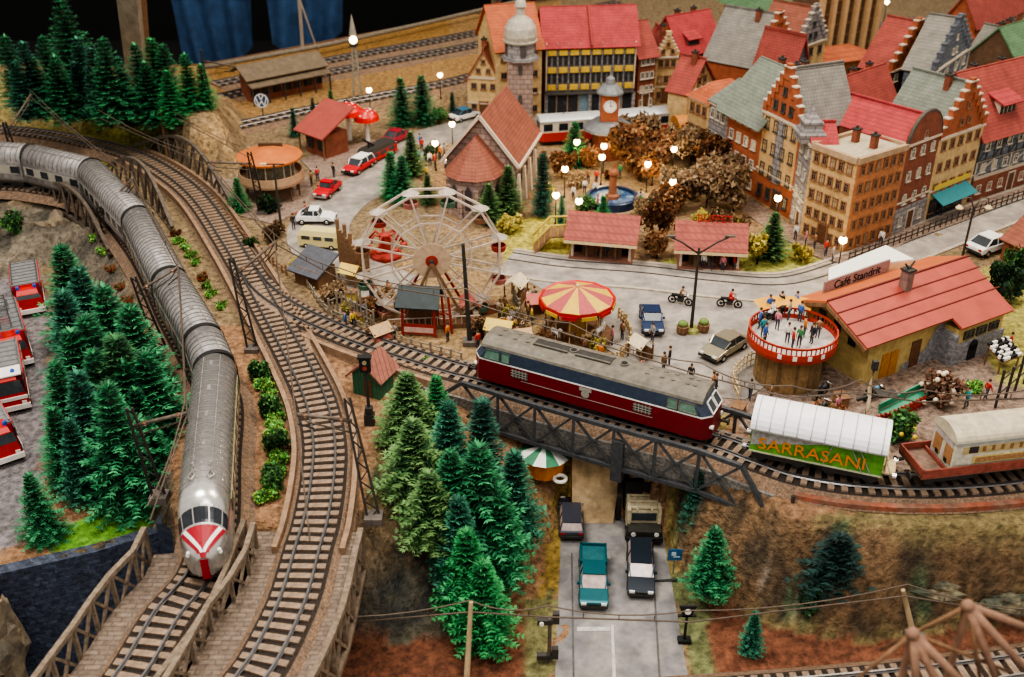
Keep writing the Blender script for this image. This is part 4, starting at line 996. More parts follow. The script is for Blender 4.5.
# -- houses behind the two rows (their roofs and gables show over the front ones)
def by_eave(a, b, ez): return D(a[0], a[1], ez), D(b[0], b[1], ez)
a, b = by_eave((891, 71), (932, 57), 7.0)
t, w = house('dark green timbered house with orange stepped gable and crimson roof behind the row', a, b, 4, 7.0, 5.0, W_DK, R_RD, 'gable', 3, 4, 3, 0, FR_W, stepped=True, gablem=W_RED, win=(.7, .9), chim=0)
mb = MB(); mb.box((-.03, 2.0, 3.5), (.06, 3.9, 6.8)); mb.make('cream_side_wall', W_CR, t)
a, b = by_eave((934, 72), (970, 47), 8.0)
t, w = house('blue-grey house with pointed stepped gable and grey roof at the back right', a, b, 3.4, 8.0, 4.8, W_BL, R_GY, 'gable', 3, 4, 0, 0, FR_W, stepped=mat('step_dark', (.10, .11, .13), .7), win=(.7, .9), chim=0); tim(t, w, 3, 8, -.05, 5, 2, FR_W)
a, b = by_eave((976, 26), (1032, 4), 8.0)
t, w = house('tall red brick building in the top right corner', a, b, 4.5, 8.0, 3.5, W_RED, R_RD, 'side', 3, 5, 0, 0, FR_W, win=(.9, 1.0))
a, b = by_eave((975, 47), (990, 42), 5.5)
house('brown narrow house behind the red-roofed house, upper right', a, b, 3, 5.5, 2, W_OR, R_OR, 'side', 3, 2, 0, 0, FR_B, win=(.6, .8))
a, b = by_eave((992, 62), (1020, 52), 5.0)
house('yellow house with grey patterned gable at the upper right', a, b, 3.5, 5.0, 3.6, W_YE, R_GY, 'gable', 2, 3, 0, 0, FR_D, gablem=W_GY, win=(.8, .9))
a, b = by_eave((1019, 66), (1060, 52), 5.5)
house('green-roofed house at the right edge behind the half-timbered one', a, b, 7, 5.5, 4, W_DK, R_GRN, 'side', 2, 4, 0, 0, FR_W)
# great hall with tall tan pillars
a, b = D(812, 52, 2), D(873, 40, 2)
t, w = house('large brown hall with tall tan pillars cut by the top edge', a, b, 5, 14, 2, W_DK, R_GY, 'side', 1, 0, 0, 0, FR_B, chim=0, door=False, cornice=False)
for k in range(6): mb = MB(); mb.box((w*(.03+.188*k), -.35, 7), (.7, .7, 14)); mb.make('pillar', mat('hall_tan', (.50, .33, .18), .7, 0, .15), t)
for k in range(5):
    mb = MB(); x = w*(.124+.188*k); mb.box((x, -.06, 7), (1.2, .1, 11), 0)
    for j in range(7): mb.box((x, -.12, 2+j*1.7), (1.3, .08, .12), 1)
    mb.make('tall_window', [mat('hall_window', (.10, .065, .04), .4, 0, .3), FR_B], t)
a, b = D(826, 62, 3.5), D(877, 55, 3.5)
t, w = house('low building with flat orange roof in front of the brown hall', a, b, 6, 3.4, 1.0, W_OR, R_OR, 'hip', 1, 5, 0, 0, FR_B, chim=0, over=.9, door=True)
a, b = by_eave((857, 119), (897, 104), 5.0)
house('red-roofed house behind the flat-roofed corner block', a, b, 5, 5.0, 4.0, W_PI, R_RD, 'side', 2, 4, 2, 0, FR_W, chim=2)
a, b = by_eave((810, 130), (850, 117), 5.2)
house('low crimson-roofed house tucked behind the flat roof', a, b, 3, 5.2, 1.6, W_BR, R_CR, 'side', 2, 4, 0, 0, FR_W, chim=1)
a, b = by_eave((757, 66), (792, 50), 7.5)
t, w = house('red timbered house with stepped gable beside the long grey roof, back centre', a, b, 7, 7.5, 5.2, W_RED, R_GY, 'gable', 3, 4, 0, 0, FR_W, stepped=True, win=(.7, .9), chim=1); tim(t, w, 3, 7.5, -.05, 5, 2, R_RD)
a, b = by_eave((790, 77), (808, 71), 8.0)
t, w = house('small blue-grey pointed gable house between red roofs', a, b, 5, 8.0, 4.4, W_BL, R_RD, 'gable', 3, 2, 0, 0, FR_W, win=(.6, .8), chim=0, gwin=1)
a, b = by_eave((797, 48), (826, 38), 7.5)
t, w = house('cream house with grey stepped gable and brown-red roof before the hall', a, b, 6, 7.5, 4.4, W_CR, R_BN, 'gable', 3, 3, 0, 0, FR_D, stepped=True, gablem=W_GY, win=(.7, .9), chim=0)
a, b = by_eave((752, 14), (806, 10), 5)
t, w = house('red-walled building with wide green roof at the top edge', a, b, 9, 5, 3.2, W_RED, R_GRN, 'hip', 2, 5, 0, 0, FR_W, over=1.0, chim=1)
a, b = by_eave((688, 92), (714, 80), 6)
house('house with pale cream gable and small red roof behind the grey-green roof', a, b, 2.6, 6, 3.2, W_CR, R_RD, 'gable', 2, 3, 0, 0, FR_B, chim=1)
a, b = D(677, 101, 0), D(716, 92, 0)
t, w = house('crimson-roofed house with dormer right of the town hall', a, b, 6, 6.2, 4.0, W_RED, R_CR, 'side', 2, 4, 4, 0, FR_W, chim=2, win=(.8, .9))
mb = MB(); mb.box((w*.35, 1.0, 7.2), (1.8, 1.4, 1.1), 0); mb.slab([V((w*.35-1.2, .0, 7.6)), V((w*.35+1.2, .0, 7.6)), V((w*.35+1.2, 2.6, 8.9)), V((w*.35-1.2, 2.6, 8.9))], -.14, 1); mb.make('dormer', [FR_D, R_CR], t)
a, b = D(653, 104, 0), D(675, 103, 0)
house('cream house with scalloped gable next to the crimson-roofed house', a, b, 6, 6.2, 2.6, W_CR, R_RD, 'gable', 3, 3, 0, 0, FR_B, stepped=True, win=(.55, .9), chim=1)
a, b = D(636, 111, 0), D(653, 108, 0)
house('narrow brown house directly right of the town hall', a, b, 6, 7.0, 3.4, W_BR, R_RD, 'side', 4, 3, 0, 0, FR_W, win=(.5, .8), chim=0)
# -- town hall with yellow flower boxes
A_ = P(545, 116); B_ = P(632, 113)
t, w = house('long town hall with crimson roof and rows of yellow flower boxes', A_, B_, 6.5, 9.0, 3.6, W_PI, R_CR, 'side', 0, 0, 0, 0, FR_D, chim=0, name='town_hall', cat='building', door=False, over=.5)
mb = MB(); mb.slab([V((w*.5-.1, -.6, 8.75)), V((w*.5+.1, -.6, 8.75)), V((w*.5+.1, 3.25, 12.85)), V((w*.5-.1, 3.25, 12.85))], -.25); mb.make('fire_wall', R_RD, t)
m_box = mat('flower_box_yellow', (.56, .38, .07), .6, 0, .25, 5); m_panel = mat('facade_grey', (.24, .22, .23), .7, 0, .3, 2)
mb = MB(); mb.box((w/2, -.04, 5.9), (w, .1, 6.4)); mb.make('grey_facade', m_panel, t)
for r, zz in enumerate((3.7, 5.85, 8.0)):
    for k in range(8):
        x = w*(.065+.124*k); mb = MB(); mb.box((x, -.28, zz), (w*.092, .35, .62)); mb.make('flower_box', m_box, t)
        if r < 2:
            for j in (-.27, .27): put('window', win_mesh(.42, 1.15, FR_D, m_glass, False), t, (x+j*1.35, -.1, zz+1.1))
for k in range(9): mb = MB(); mb.box((w*(.005+.124*k), -.14, 6.2), (.16, .2, 5.9)); mb.make('pilaster', TRIM if k in (0, 8) else W_GY, t)
for k in range(8):
    mb = MB(); x = w*(.065+.124*k); mb.box((x, -.06, 1.5), (1.2, .1, 2.2)); mb.make('shop_window', m_glass if k not in (3, 6) else mat('shop_blue', (.18, .27, .33), .3), t)
for k in (0, 4, 5, 8): mb = MB(); mb.box((w*(.005+.124*k), -.3, 1.4), (.42, .42, 2.8)); mb.make('column', W_GY, t)
mb = MB(); mb.box((w/2, -.4, 2.95), (w, .7, .2)); mb.make('canopy', FR_D, t)
a, b = D(497, 121, 0), D(541, 117, 0)
t, w = house('cream house with orange-red roof behind the church tower', a, b, 9, 8.8, 4.2, W_CR, R_OR, 'side', 4, 4, 0, 0, FR_B, win=(.7, .8), chim=1)
a, b = D(468, 117, 0), D(500, 119, 0)
t, w = house('cream gabled house left of the church tower', a, b, 6, 5.2, 3.4, W_CR, R_BN, 'gable', 2, 3, 2, 0, FR_B, win=(.6, .7), chim=1)
# -- church
def church():
    r0 = D(480, 116, 9.4); r1 = D(505, 86, 9.4); rr = D(507, 148, 4.2)
    d = (r1-r0); L = d.length; yv = d.normalized(); rz = math.atan2(yv.y, yv.x)-PI/2; hw = 3.6; E0 = 5.0
    t = thing('church', 'stone church with brown-red roofs and a domed tower beside the plaza', 'church', r0, rz)
    mb = MB(); mb.prism([(-hw, 0), (hw, 0), (hw, L), (-hw, L)], -.4, E0)
    for y in (0, L): mb.add([V((-hw, y, E0)), V((hw, y, E0)), V((0, y, 9.3))], [(0, 1, 2) if y == 0 else (2, 1, 0)])
    mb.make('nave_walls', W_STN, t)
    mb = MB(); o = .4; sl = 4.4/hw
    for s in (1, -1):
        q = [V((s*(hw+o), -o, E0-o*sl)), V((s*(hw+o), L+o, E0-o*sl)), V((0, L+o, 9.4)), V((0, -o, 9.4))]; mb.slab(q if s > 0 else q[::-1], .2)
    mb.make('nave_roof', R_BN, t)
    mb = MB()
    for s in (1, -1): mb.bar((s*(hw+.45), -.42, E0-.5), (0, -.42, 9.5), .3, .3); mb.bar((s*(hw+.42), -.4, E0-.5), (s*(hw+.42), L, E0-.5), .25, .25)
    mb.make('pale_eaves', TRIM, t)
    # polygonal choir with its own brown-red roof
    cx, cy, r = -.3, -1.2, 2.7; pts = [(cx+r*math.cos(PI+PI*k/5), cy+r*math.sin(PI+PI*k/5)) for k in range(6)]
    mb = MB(); mb.prism(pts+[(cx+r, 1), (cx-r, 1)], -.4, 4.2); mb.make('choir_walls', W_STN, t)
    mb = MB(); R2 = 1.14; pp = [V((cx+(p[0]-cx)*R2, cy+(p[1]-cy)*R2, 4.1)) for p in pts]+[V((cx+r*R2, .5, 4.1)), V((cx-r*R2, .5, 4.1))]; ap = V((cx, cy, 7.6)); ap2 = V((cx, .5, 7.6)); n = 6
    for k in range(5): mb.add([pp[k], pp[k+1], ap], [(0, 1, 2)])
    mb.add([pp[5], pp[6], ap2, ap], [(0, 1, 2, 3)]); mb.add([pp[7], pp[0], ap, ap2], [(0, 1, 2, 3)]); mb.make('choir_roof', R_BN, t)
    for k in range(5):
        a, b = V((*pts[k], 0)), V((*pts[k+1], 0)); c = (a+b)/2; ang = math.atan2((b-a).y, (b-a).x)
        mb = MB(); mb.box((0, 0, 0), (.7, .12, 2.0), 0); mb.add([V((-.35, -.06, 1)), V((.35, -.06, 1)), V((0, -.06, 1.6))], [(0, 1, 2)], 0); mb.make('choir_window', mat('church_window', (.06, .05, .06), .3), t, False, (c.x, c.y, 1.9), ang)
        mb = MB(); mb.box((a.x, a.y, 1.4), (.5, .5, 3.4)); mb.make('buttress', W_STN, t)
    for k in range(4):
        mb = MB(); mb.box((hw+.05, L*(.14+.24*k), 2.2), (.14, .8, 2.2)); mb.make('nave_window', mat('church_window', (.06, .05, .06)), t)
        mb = MB(); mb.box((hw+.3, L*(.02+.24*k), 1.8), (.6, .6, 3.6), 0, 0, None, (.3, 1)); mb.make('buttress', TRIM, t)
    # tower
    twx, twy = P(520, 128).to_tuple()[:2]; tw = V((twx, twy, 0))-r0; tw = M.Rotation(-rz, 4, 'Z') @ tw
    ww_ = 3.0; hh = 8.6; c = (tw.x, tw.y, 0)
    mb = MB(); mb.box((c[0], c[1], hh/2-.3), (ww_, ww_, hh+.6), 0, -rz); mb.make('tower_shaft', W_STN, t)
    mb = MB(); mb.lathe([(2.35, hh), (2.3, hh+.2), (1.75, hh+.3), (1.7, hh+2.0)], 8, 0, c, False); mb.make('tower_belfry', W_GY, t)
    mb = MB(); mb.lathe([(2.0, hh+1.95), (2.05, hh+2.15), (1.85, hh+2.2), (1.95, hh+2.7), (1.85, hh+3.6), (1.4, hh+4.4), (.7, hh+4.9), (.55, hh+5.0), (.5, hh+5.9), (.75, hh+6.0), (.6, hh+6.5), (.3, hh+6.9), (.12, hh+7.4), (.04, hh+9.2), (0, hh+9.3)], 16, 0, c); mb.make('tower_dome', mat('dome_grey', (.40, .37, .31), .6, 0, .25), t)
    for k in range(4): a = k*PI/2-rz+.2; mb = MB(); mb.box((c[0]+math.cos(a)*1.72, c[1]+math.sin(a)*1.72, hh+1.1), (.14, .7, 1.2), 0, a); mb.make('belfry_opening', FR_D, t)
    for k in range(4):
        a = -rz+k*PI/2; 
        for zz in (4, 7.5): mb = MB(); mb.box((c[0]+math.cos(a)*1.5, c[1]+math.sin(a)*1.5, zz), (.1, .5, 1.1), 0, a); mb.make('tower_window', FR_D, t)
church()
# -- round clock pavilion
q = P(607, 156); t = thing('clock_tower', 'round brick pavilion carrying a small clock house on the plaza', 'clock tower', q)
mb = MB(); mb.lathe([(1.9, -.1), (1.9, 3.4), (2.3, 3.5)], 14, 0); mb.make('round_base', W_BR, t)
mb = MB(); mb.lathe([(2.9, 3.3), (2.85, 3.55), (1.7, 4.3), (0, 4.4)], 16, 0); mb.make('skirt_roof', mat('zinc_grey', (.20, .21, .22), .5, .2, .2), t)
mb = MB(); mb.box((0, 0, 5.9), (1.9, 1.9, 3.2)); mb.make('clock_house', W_RED, t)
mb = MB(); mb.lathe([(1.6, 7.4), (1.55, 7.6), (.9, 8.3), (.6, 8.4), (.5, 9.0), (.12, 9.3), (.05, 10.4), (0, 10.5)], 8, 0, (0, 0, 0), False, None, PI/8); mb.make('cap_roof', mat('zinc_grey', (.2, .2, .2)), t)
for a in (0, 1):
    fc = MB()
    cy = V((0, -.98, 6.1)) if a == 0 else V((.98, 0, 6.1)); nrm = V((0, -1, 0)) if a == 0 else V((1, 0, 0)); u = V((1, 0, 0)) if a == 0 else V((0, 1, 0))
    fc.cyl(cy, cy+nrm*.06, .72, .72, 20, 0); fc.bar(cy+nrm*.08, cy+nrm*.08+u*.3+V((0, 0, .1)), .08, .04, 1); fc.bar(cy+nrm*.08, cy+nrm*.08+V((0, 0, .5)), .06, .04, 1)
    for k in range(12): p = cy+nrm*.07+u*math.cos(k*PI/6)*.6+V((0, 0, math.sin(k*PI/6)*.6)); fc.box(p, (.07, .07, .07), 1)
    fc.make('clock_face', [m_white, m_black], t)
# -- fountain
q = P(612, 203); t = thing('fountain', 'round blue-rimmed fountain with brown column in the middle of the plaza', 'fountain', q)
m_bl = mat('fountain_blue', (.018, .04, .095), .3, 0, .4, 3)
mb = MB(); mb.lathe([(2.7, -.05), (2.7, .85), (2.6, .92), (2.35, .9), (2.3, .25), (0, .2)], 28, 0); mb.make('basin', m_bl, t)
mb = MB(); mb.lathe([(2.32, .6), (1.4, .62), (0, .6)], 28, 0); mb.make('water', mat('fountain_water', (.03, .085, .20), .08, 0, .6, 2.5, .3, col2=(.15, .22, .32)), t)
mb = MB(); mb.lathe([(.75, .2), (.7, .9), (.42, 1.1), (.36, 3.0), (.55, 3.2), (.5, 3.5), (.2, 3.8), (.12, 4.3), (0, 4.4)], 12, 0); mb.make('column', mat('fountain_brown', (.30, .12, .06), .7, 0, .3), t)
# -- market pavilions
def pavilion(label, a, b, depth, m_roof, posts=5):
    A = P(*a); B = P(*b); d = B-A; w = d.length; t = thing('market_pavilion', label, 'pavilion', A, math.atan2(d.y, d.x)); e = 2.6
    mb = MB(); mb.box((w/2, depth/2, .05), (w+.6, depth+.6, .3)); mb.make('floor_slab', mat('pavilion_floor', (.22, .10, .07), .8, 0, .3), t)
    for k in range(posts):
        for y in (.1, depth-.1):
            if y > 1 and 0 < k < posts-1: continue
            mb = MB(); mb.box((w*k/(posts-1), y, e/2), (.22, .22, e)); mb.make('post', TRIM if k in (0, posts-1) else W_DK, t)
    mb = MB(); mb.box((w/2, depth-.2, 1.3), (w, .15, 2.4)); mb.make('back_wall', m_pavw, t)
    for x in (0, w): mb = MB(); mb.box((x, depth*.6, 1.3), (.12, depth*.7, 2.4)); mb.make('side_wall', m_pavw, t)
    mb = MB(); s = 1.25/(depth/2); o = .7
    mb.slab([V((-o, -o, e-o*s)), V((w+o, -o, e-o*s)), V((w+o, depth/2, e+1.3)), V((-o, depth/2, e+1.3))], -.14); mb.slab([V((w+o, depth+o, e-o*s)), V((-o, depth+o, e-o*s)), V((-o, depth/2, e+1.3)), V((w+o, depth/2, e+1.3))], -.14); mb.make('roof', m_roof, t)
    mb = MB(); mb.bar((-o, -o-.05, e-o*s-.1), (w+o, -o-.05, e-o*s-.1), .12, .28); mb.make('fascia', m_cream, t)
    mb = MB(); mb.box((w/2, .9, .6), (w*.7, .5, .9)); mb.make('counter', m_wood, t)
    return t, w
m_pavw = mat('pavilion_wall', (.27, .13, .07), .7, 0, .3, 3, kind='slat'); m_proof = roofm('pavilion_red', (.36, .10, .08), 1.8)
pavilion('red-roofed market pavilion directly below the fountain', (572, 258), (629, 263), 3.2, m_proof)
t, w = pavilion('red-roofed snack pavilion with lettering on its ridge, right of the fountain', (680, 268), (737, 271), 3.0, m_proof)
text_obj('BUFFET', .95, mat('sign_red', (.45, .03, .03), .5), t, (w*.55, 1.5, 4.3), (PI/2, 0, 0), .04, 'roof_lettering')
# bridge of yellow railings left of the pavilion
q = P(533, 254); t = thing('footbridge', 'small yellow-railed footbridge left of the market pavilion', 'footbridge', q)
for y in (0, 2.0):
    mb = MB(); pts = [V((0, y, 1.0)), V((1.6, y+.6, 2.6)), V((5, y+.9, 2.6))]; mb.tube(pts, .1, 6)
    for f in range(9): c = (pts[0].lerp(pts[1], f/3) if f < 3 else pts[1].lerp(pts[2], (f-3)/5)); mb.bar(c+V((0, 0, -1.1)), c, .09)
    mb.make('railing', mat('yellow_rail', (.55, .42, .10), .5, 0, .15), t)
mb = MB(); mb.slab([V((0, -.1, 0)), V((1.6, .5, 1.5)), V((1.6, 2.7, 1.5)), V((0, 2.1, 0))], .15); mb.slab([V((1.6, .5, 1.5)), V((5, .8, 1.5)), V((5, 3, 1.5)), V((1.6, 2.7, 1.5))], .15); mb.make('deck', m_wood, t)
# -- café / station house with the big red roof, round sun terrace
def cafe():
    RZ_, EZ_ = 5.5, 3.7
    rl = P(829, 303, RZ_); rr = P(966, 259, RZ_); el = P(858, 353, EZ_); er = P(948, 323, EZ_)
    d = rr-rl; d.z = 0; L = d.length; u = d.normalized(); rz = math.atan2(u.y, u.x)
    o = V((rl.x, rl.y, 0)); t = thing('cafe_building', 'ochre café house with large red panelled roof and stone porch', 'café', o, rz)
    loc = lambda q: M.Rotation(-rz, 4, 'Z') @ (V(q)-o)
    hw = abs(loc(el).y); e = EZ_; sl = (RZ_-e)/hw; hb = loc(P(791, 302, RZ_-hw*.8*sl)).y; hb = max(2.5, min(hb, hw*.9))
    mw = mat('cafe_ochre', (.44, .33, .14), .8, 0, .25, 1.5, .1); mr = mat('cafe_roof', (.385, .082, .06), .55, 0, .14, .7); ms = mat('rubble_stone', (.34, .34, .36), .85, 0, .3, 3, .5, kind='stone', col2=(.20, .20, .23), ks=.33)
    mb = MB(); x0 = 1.0; x1 = L-.4; wy = hw-.7; wz = RZ_-wy*sl
    mb.prism([(x0, -wy), (x1, -wy), (x1, hb-.5), (x0, hb-.5)], -.3, wz-.1)
    for x in (x0, x1): mb.add([V((x, -wy, wz-.1)), V((x, hb-.5, wz-.1)), V((x, 0, RZ_-.15))], [(0, 1, 2) if x == x1 else (2, 1, 0)])
    mb.make('walls', mw, t)
    mb = MB(); mb.slab([V((-.2, -hw, e)), V((L-.3, -hw, e)), V((L+.1, 0, RZ_)), V((-.2, 0, RZ_))], -.2); mb.slab([V((L+.3, hb, RZ_-hb*sl)), V((-.2, hb, RZ_-hb*sl)), V((-.2, 0, RZ_)), V((L+.3, 0, RZ_))], -.2, 1)
    mb.make('roof', [mr, mat('cafe_roof_back', (.50, .15, .06), .55, 0, .12, .7)], t)
    mb = MB()
    for f in (.27, .52, .76): y = -hw*f; z = RZ_-hw*f*sl; mb.bar((-.2, y, z+.24), (L+.3, y, z+.24), .10, .06)
    mb.bar((-.2, 0, RZ_+.24), (L+.3, 0, RZ_+.24), .16, .1); mb.make('roof_seams', mat('seam_dark_red', (.16, .03, .025), .6), t)
    mb = MB()
    for y, z in ((-hw, e), (hb, RZ_-hb*sl)): mb.bar((-.25, y, z-.1), (-.25, 0, RZ_-.1), .14, .3)
    mb.make('barge_board', m_wood, t)
    # lean-to porch in rubble stone on the right
    pa = loc(P(948, 322, 3.6)); pb_ = loc(P(1003, 310, 3.3)); px0 = L-6.2
    mb = MB(); mb.slab([V((px0, -hw-1.0, e-1.0*sl)), V((L-.3, -hw-1.0, e-1.0*sl)), V((L-.3, -hw+.02, e+.01)), V((px0, -hw+.02, e+.01))], -.2); mb.make('porch_roof', mr, t)
    mb = MB(); mb.prism([(px0+.3, -hw-.6), (L-.7, -hw-.6), (L-.7, -wy+.1), (px0+.3, -wy+.1)], -.3, e-1.1*sl-.25); mb.make('porch_walls', mw, t)
    mb = MB(); mb.prism([(px0+.2, -hw-.8), (L-.5, -hw-.8), (L-.5, -hw-.55), (px0+.2, -hw-.55)], -.3, 1.7)
    mb.add([V((px0-3.8, -wy-.05, -.3)), V((px0+.3, -wy-.05, -.3)), V((px0+.3, -wy-.05, 3.2)), V((px0-.5, -wy-.05, 3.0)), V((px0-1.5, -wy-.05, 1.2)), V((px0-3.8, -wy-.05, .5))], [(0, 1, 2, 3, 4, 5)])
    mb.prism([(px0-.1, -hw-.8), (px0+.3, -hw-.8), (px0+.3, -wy), (px0-.1, -wy)], -.3, 2.6); mb.make('stone_facing', ms, t)
    mb = MB(); xx = px0+2.2; mb.box((xx, -hw-.82, .5), (.9, .12, 1.6), 0); mb.cyl((xx, -hw-.88, 1.3), (xx, -hw-.76, 1.3), .45, .45, 12, 0); mb.make('arched_door', m_black, t)
    for k in range(3): put('window', win_mesh(1.0, .6, FR_D, m_glass, False), t, (px0+1.6+k*1.4, -hw-.62, 2.3))
    for x in (3.0, 3.9): mb = MB(); mb.box((x, -wy-.03, 1.05), (.8, .1, 2.1)); mb.make('wooden_door', mat('door_orange', (.42, .19, .05), .6, 0, .2), t)
    mb = MB(); mb.box((6.2, -wy-.03, 1.15), (1.0, .1, 2.3)); mb.make('dark_door', DOORM, t)
    for y, zz in ((-1.9, 3.2), (-.3, 3.6), (1.3, 3.4)): mb = MB(); mb.box((x0-.03, y, zz), (.1, .7, 1.3), 0); mb.make('gable_window', m_glass, t)
    mb = MB(); mb.box((L*.47, -.9, 5.9), (.7, .7, 1.9), 0); mb.box((L*.47, -.9, 6.9), (.85, .85, .15), 1); mb.bar((L*.47-.5, -.9, 7.5), (L*.47, -.9, 6.95), .1, .1, 1); mb.bar((L*.47+.5, -.9, 7.5), (L*.47, -.9, 6.95), .1, .1, 1); mb.make('chimney', [mat('chimney_stone', (.22, .14, .12), .8, 0, .3), m_dark], t)
    # flat-roofed annex with the café lettering behind the ridge
    AZ = 5.3; s0 = P(823, 292, AZ-.55); s1 = P(888, 269, AZ-.55)
    ra = [loc(P(x, y, AZ)) for x, y in ((828, 284), (889, 262), (914, 259), (886, 245), (829, 268))]
    mb = MB(); mb.prism([(q.x, q.y) for q in ra], -.3, AZ-.15); mb.make('annex', m_cream, t)
    mb = MB(); mb.prism([(q.x, q.y) for q in ra], AZ-.15, AZ); mb.make('annex_roof', mat('annex_white', (.74, .72, .68), .6, 0, .06), t)
    a_, b_ = loc(s0), loc(s1); dd = b_-a_; ang = math.atan2(dd.y, dd.x); mid = (a_+b_)/2; nrm = V((math.sin(ang), -math.cos(ang), 0))
    mb = MB(); mb.box((0, 0, 0), (dd.length, .14, 1.15)); mb.make('sign_board', mat('sign_mauve', (.33, .23, .22), .7, 0, .25, 4), t, False, mid+V((0, 0, .3)), ang)
    text_obj('Café Standrit', .95, m_black, t, mid+nrm*.09+V((0, 0, .3)), (PI/2, 0, ang), .02, 'sign_lettering', 1.05)
    # round raised terrace at the gable end
    c = P(792, 338, 3.4); tc = thing('sun_terrace', 'round raised café terrace with red railing and wooden base', 'terrace', (c.x, c.y, 0), rz); r = 3.15
    mb = MB(); mb.lathe([(r-.7, -.3), (r-.7, 3.1)], 18, 0, (0, 0, 0), False); mb.make('timber_base', mat('terrace_timber', (.30, .19, .09), .7, 0, .35, 2.5, kind='slat', ks=2), tc)
    mb = MB(); mb.lathe([(r, 3.05), (r, 3.4), (0, 3.42)], 28, 0); mb.make('deck', mat('terrace_deck', (.46, .42, .39), .8, 0, .2, 2), tc)
    mr_ = mat('terrace_red', (.40, .05, .03), .5, 0, .15)
    mb = MB(); mb.lathe([(r+.05, 3.0), (r+.12, 3.3), (r+.1, 3.72), (r, 3.72), (r-.02, 3.4)], 28, 0); mb.make('rail_band', mr_, tc); mb = MB(); mb.lathe([(r+.06, 4.15), (r+.08, 4.3), (r-.04, 4.3), (r-.02, 4.15)], 28, 0)
    mb.make('rail_band', mr_, tc)
    mb = MB()
    for k in range(56): a = 2*PI*k/56; mb.bar((math.cos(a)*r, math.sin(a)*r, 3.4), (math.cos(a)*r, math.sin(a)*r, 4.2), .07)
    mb.make('balusters', mr_, tc)['kind'] = 'stuff'
    mb = MB()
    for k in range(4): a = -PI/2-rz+(-.5+k*.33); mb.box((math.cos(a)*(r+.11), math.sin(a)*(r+.11), 3.5), (.04, .3, .34), 0, a)
    mb.make('pale_panels', m_white, tc)
    mb = MB(); n = 14
    for k in range(n):
        a0 = PI*.30-rz+k*1.25/n; a1 = a0+1.25/n; mb.add([V((math.cos(a0)*r, math.sin(a0)*r, 4.3)), V((math.cos(a1)*r, math.sin(a1)*r, 4.3)), V((math.cos(a1)*(r+.9), math.sin(a1)*(r+.9), 4.8)), V((math.cos(a0)*(r+.9), math.sin(a0)*(r+.9), 4.8))], [(0, 1, 2, 3)])
    mb.make('yellow_canopy', mat('canopy_yellow', (.66, .34, .05), .6, 0, .1), tc)
    return t, c, r, rz
cafe_t, TC, TR, TRZ = cafe()
# -- round café pavilion at the left, orange disc roof
q = P(274, 196); t = thing('round_pavilion', 'round two-storey pavilion with orange disc roof by the left arched girder', 'pavilion', q); t.scale = (.78, .78, .84)
mb = MB(); mb.lathe([(2.6, -.1), (2.6, 2.4)], 12, 0, (0, 0, 0), False); mb.make('ground_floor', W_DK, t)
for k in range(10): a = 2*PI*k/10; mb = MB(); mb.cyl((math.cos(a)*3.5, math.sin(a)*3.5, 0), (math.cos(a)*3.5, math.sin(a)*3.5, 2.4), .14, .14, 6); mb.make('pillar', m_wood, t)
mb = MB(); mb.lathe([(4.3, 2.3), (4.35, 2.6), (4.2, 3.5), (4.05, 3.5), (4.0, 2.7), (0, 2.7)], 28, 0); mb.make('balcony', mat('balcony_tan', (.38, .24, .15), .7, 0, .2, 3), t)
mb = MB(); mb.lathe([(3.1, 2.7), (3.1, 5.2)], 16, 0, (0, 0, 0), False); mb.make('glazed_drum', mat('drum_glass', (.16, .14, .10), .2, 0, .4), t)
for k in range(16): a = 2*PI*k/16; mb = MB(); mb.box((math.cos(a)*3.1, math.sin(a)*3.1, 3.9), (.1, .16, 2.4), 0, a); mb.make('mullion', TRIM, t)
mb = MB(); mb.lathe([(4.25, 5.1), (4.3, 5.35), (2.0, 5.85), (.5, 6.15), (0, 6.2)], 32, 0); mb.make('disc_roof', mat('disc_orange', (.50, .16, .05), .6, 0, .15, .8), t)
mb = MB(); mb.box((-.2, 2.2, 5.9), (3.2, .3, .5)); mb.make('roof_edge', m_trunk, t)
# filling-station disc sign
q = P(264, 122); t = thing('round_sign', 'round blue and white car-maker sign on a post behind the disc roof', 'sign', q); t.scale = (.8, .8, .8)
mb = MB(); mb.cyl((0, 0, 0), (0, 0, 2.4), .1, .1, 8); mb.make('post', m_dark, t)
mb = MB(); mb.cyl((0, .08, 3.4), (0, -.08, 3.4), 1.15, 1.15, 24, 0); mb.make('disc', mat('sign_blue', (.05, .08, .16), .4), t)
mb = MB()
for k in range(24):
    a, b = 2*PI*k/24, 2*PI*(k+1)/24; mb.bar((math.cos(a)*1.02, -.12, 3.4+math.sin(a)*1.02), (math.cos(b)*1.02, -.12, 3.4+math.sin(b)*1.02), .06, .13)
for pts in ([(-.36, .9), (0, .12), (.36, .9)], [(-.82, .5), (-.42, -.8), (0, .0), (.42, -.8), (.82, .5)]):
    for a, b in zip(pts, pts[1:]): mb.bar((a[0], -.12, 3.4+a[1]), (b[0], -.12, 3.4+b[1]), .06, .16)
mb.make('emblem', m_white, t)
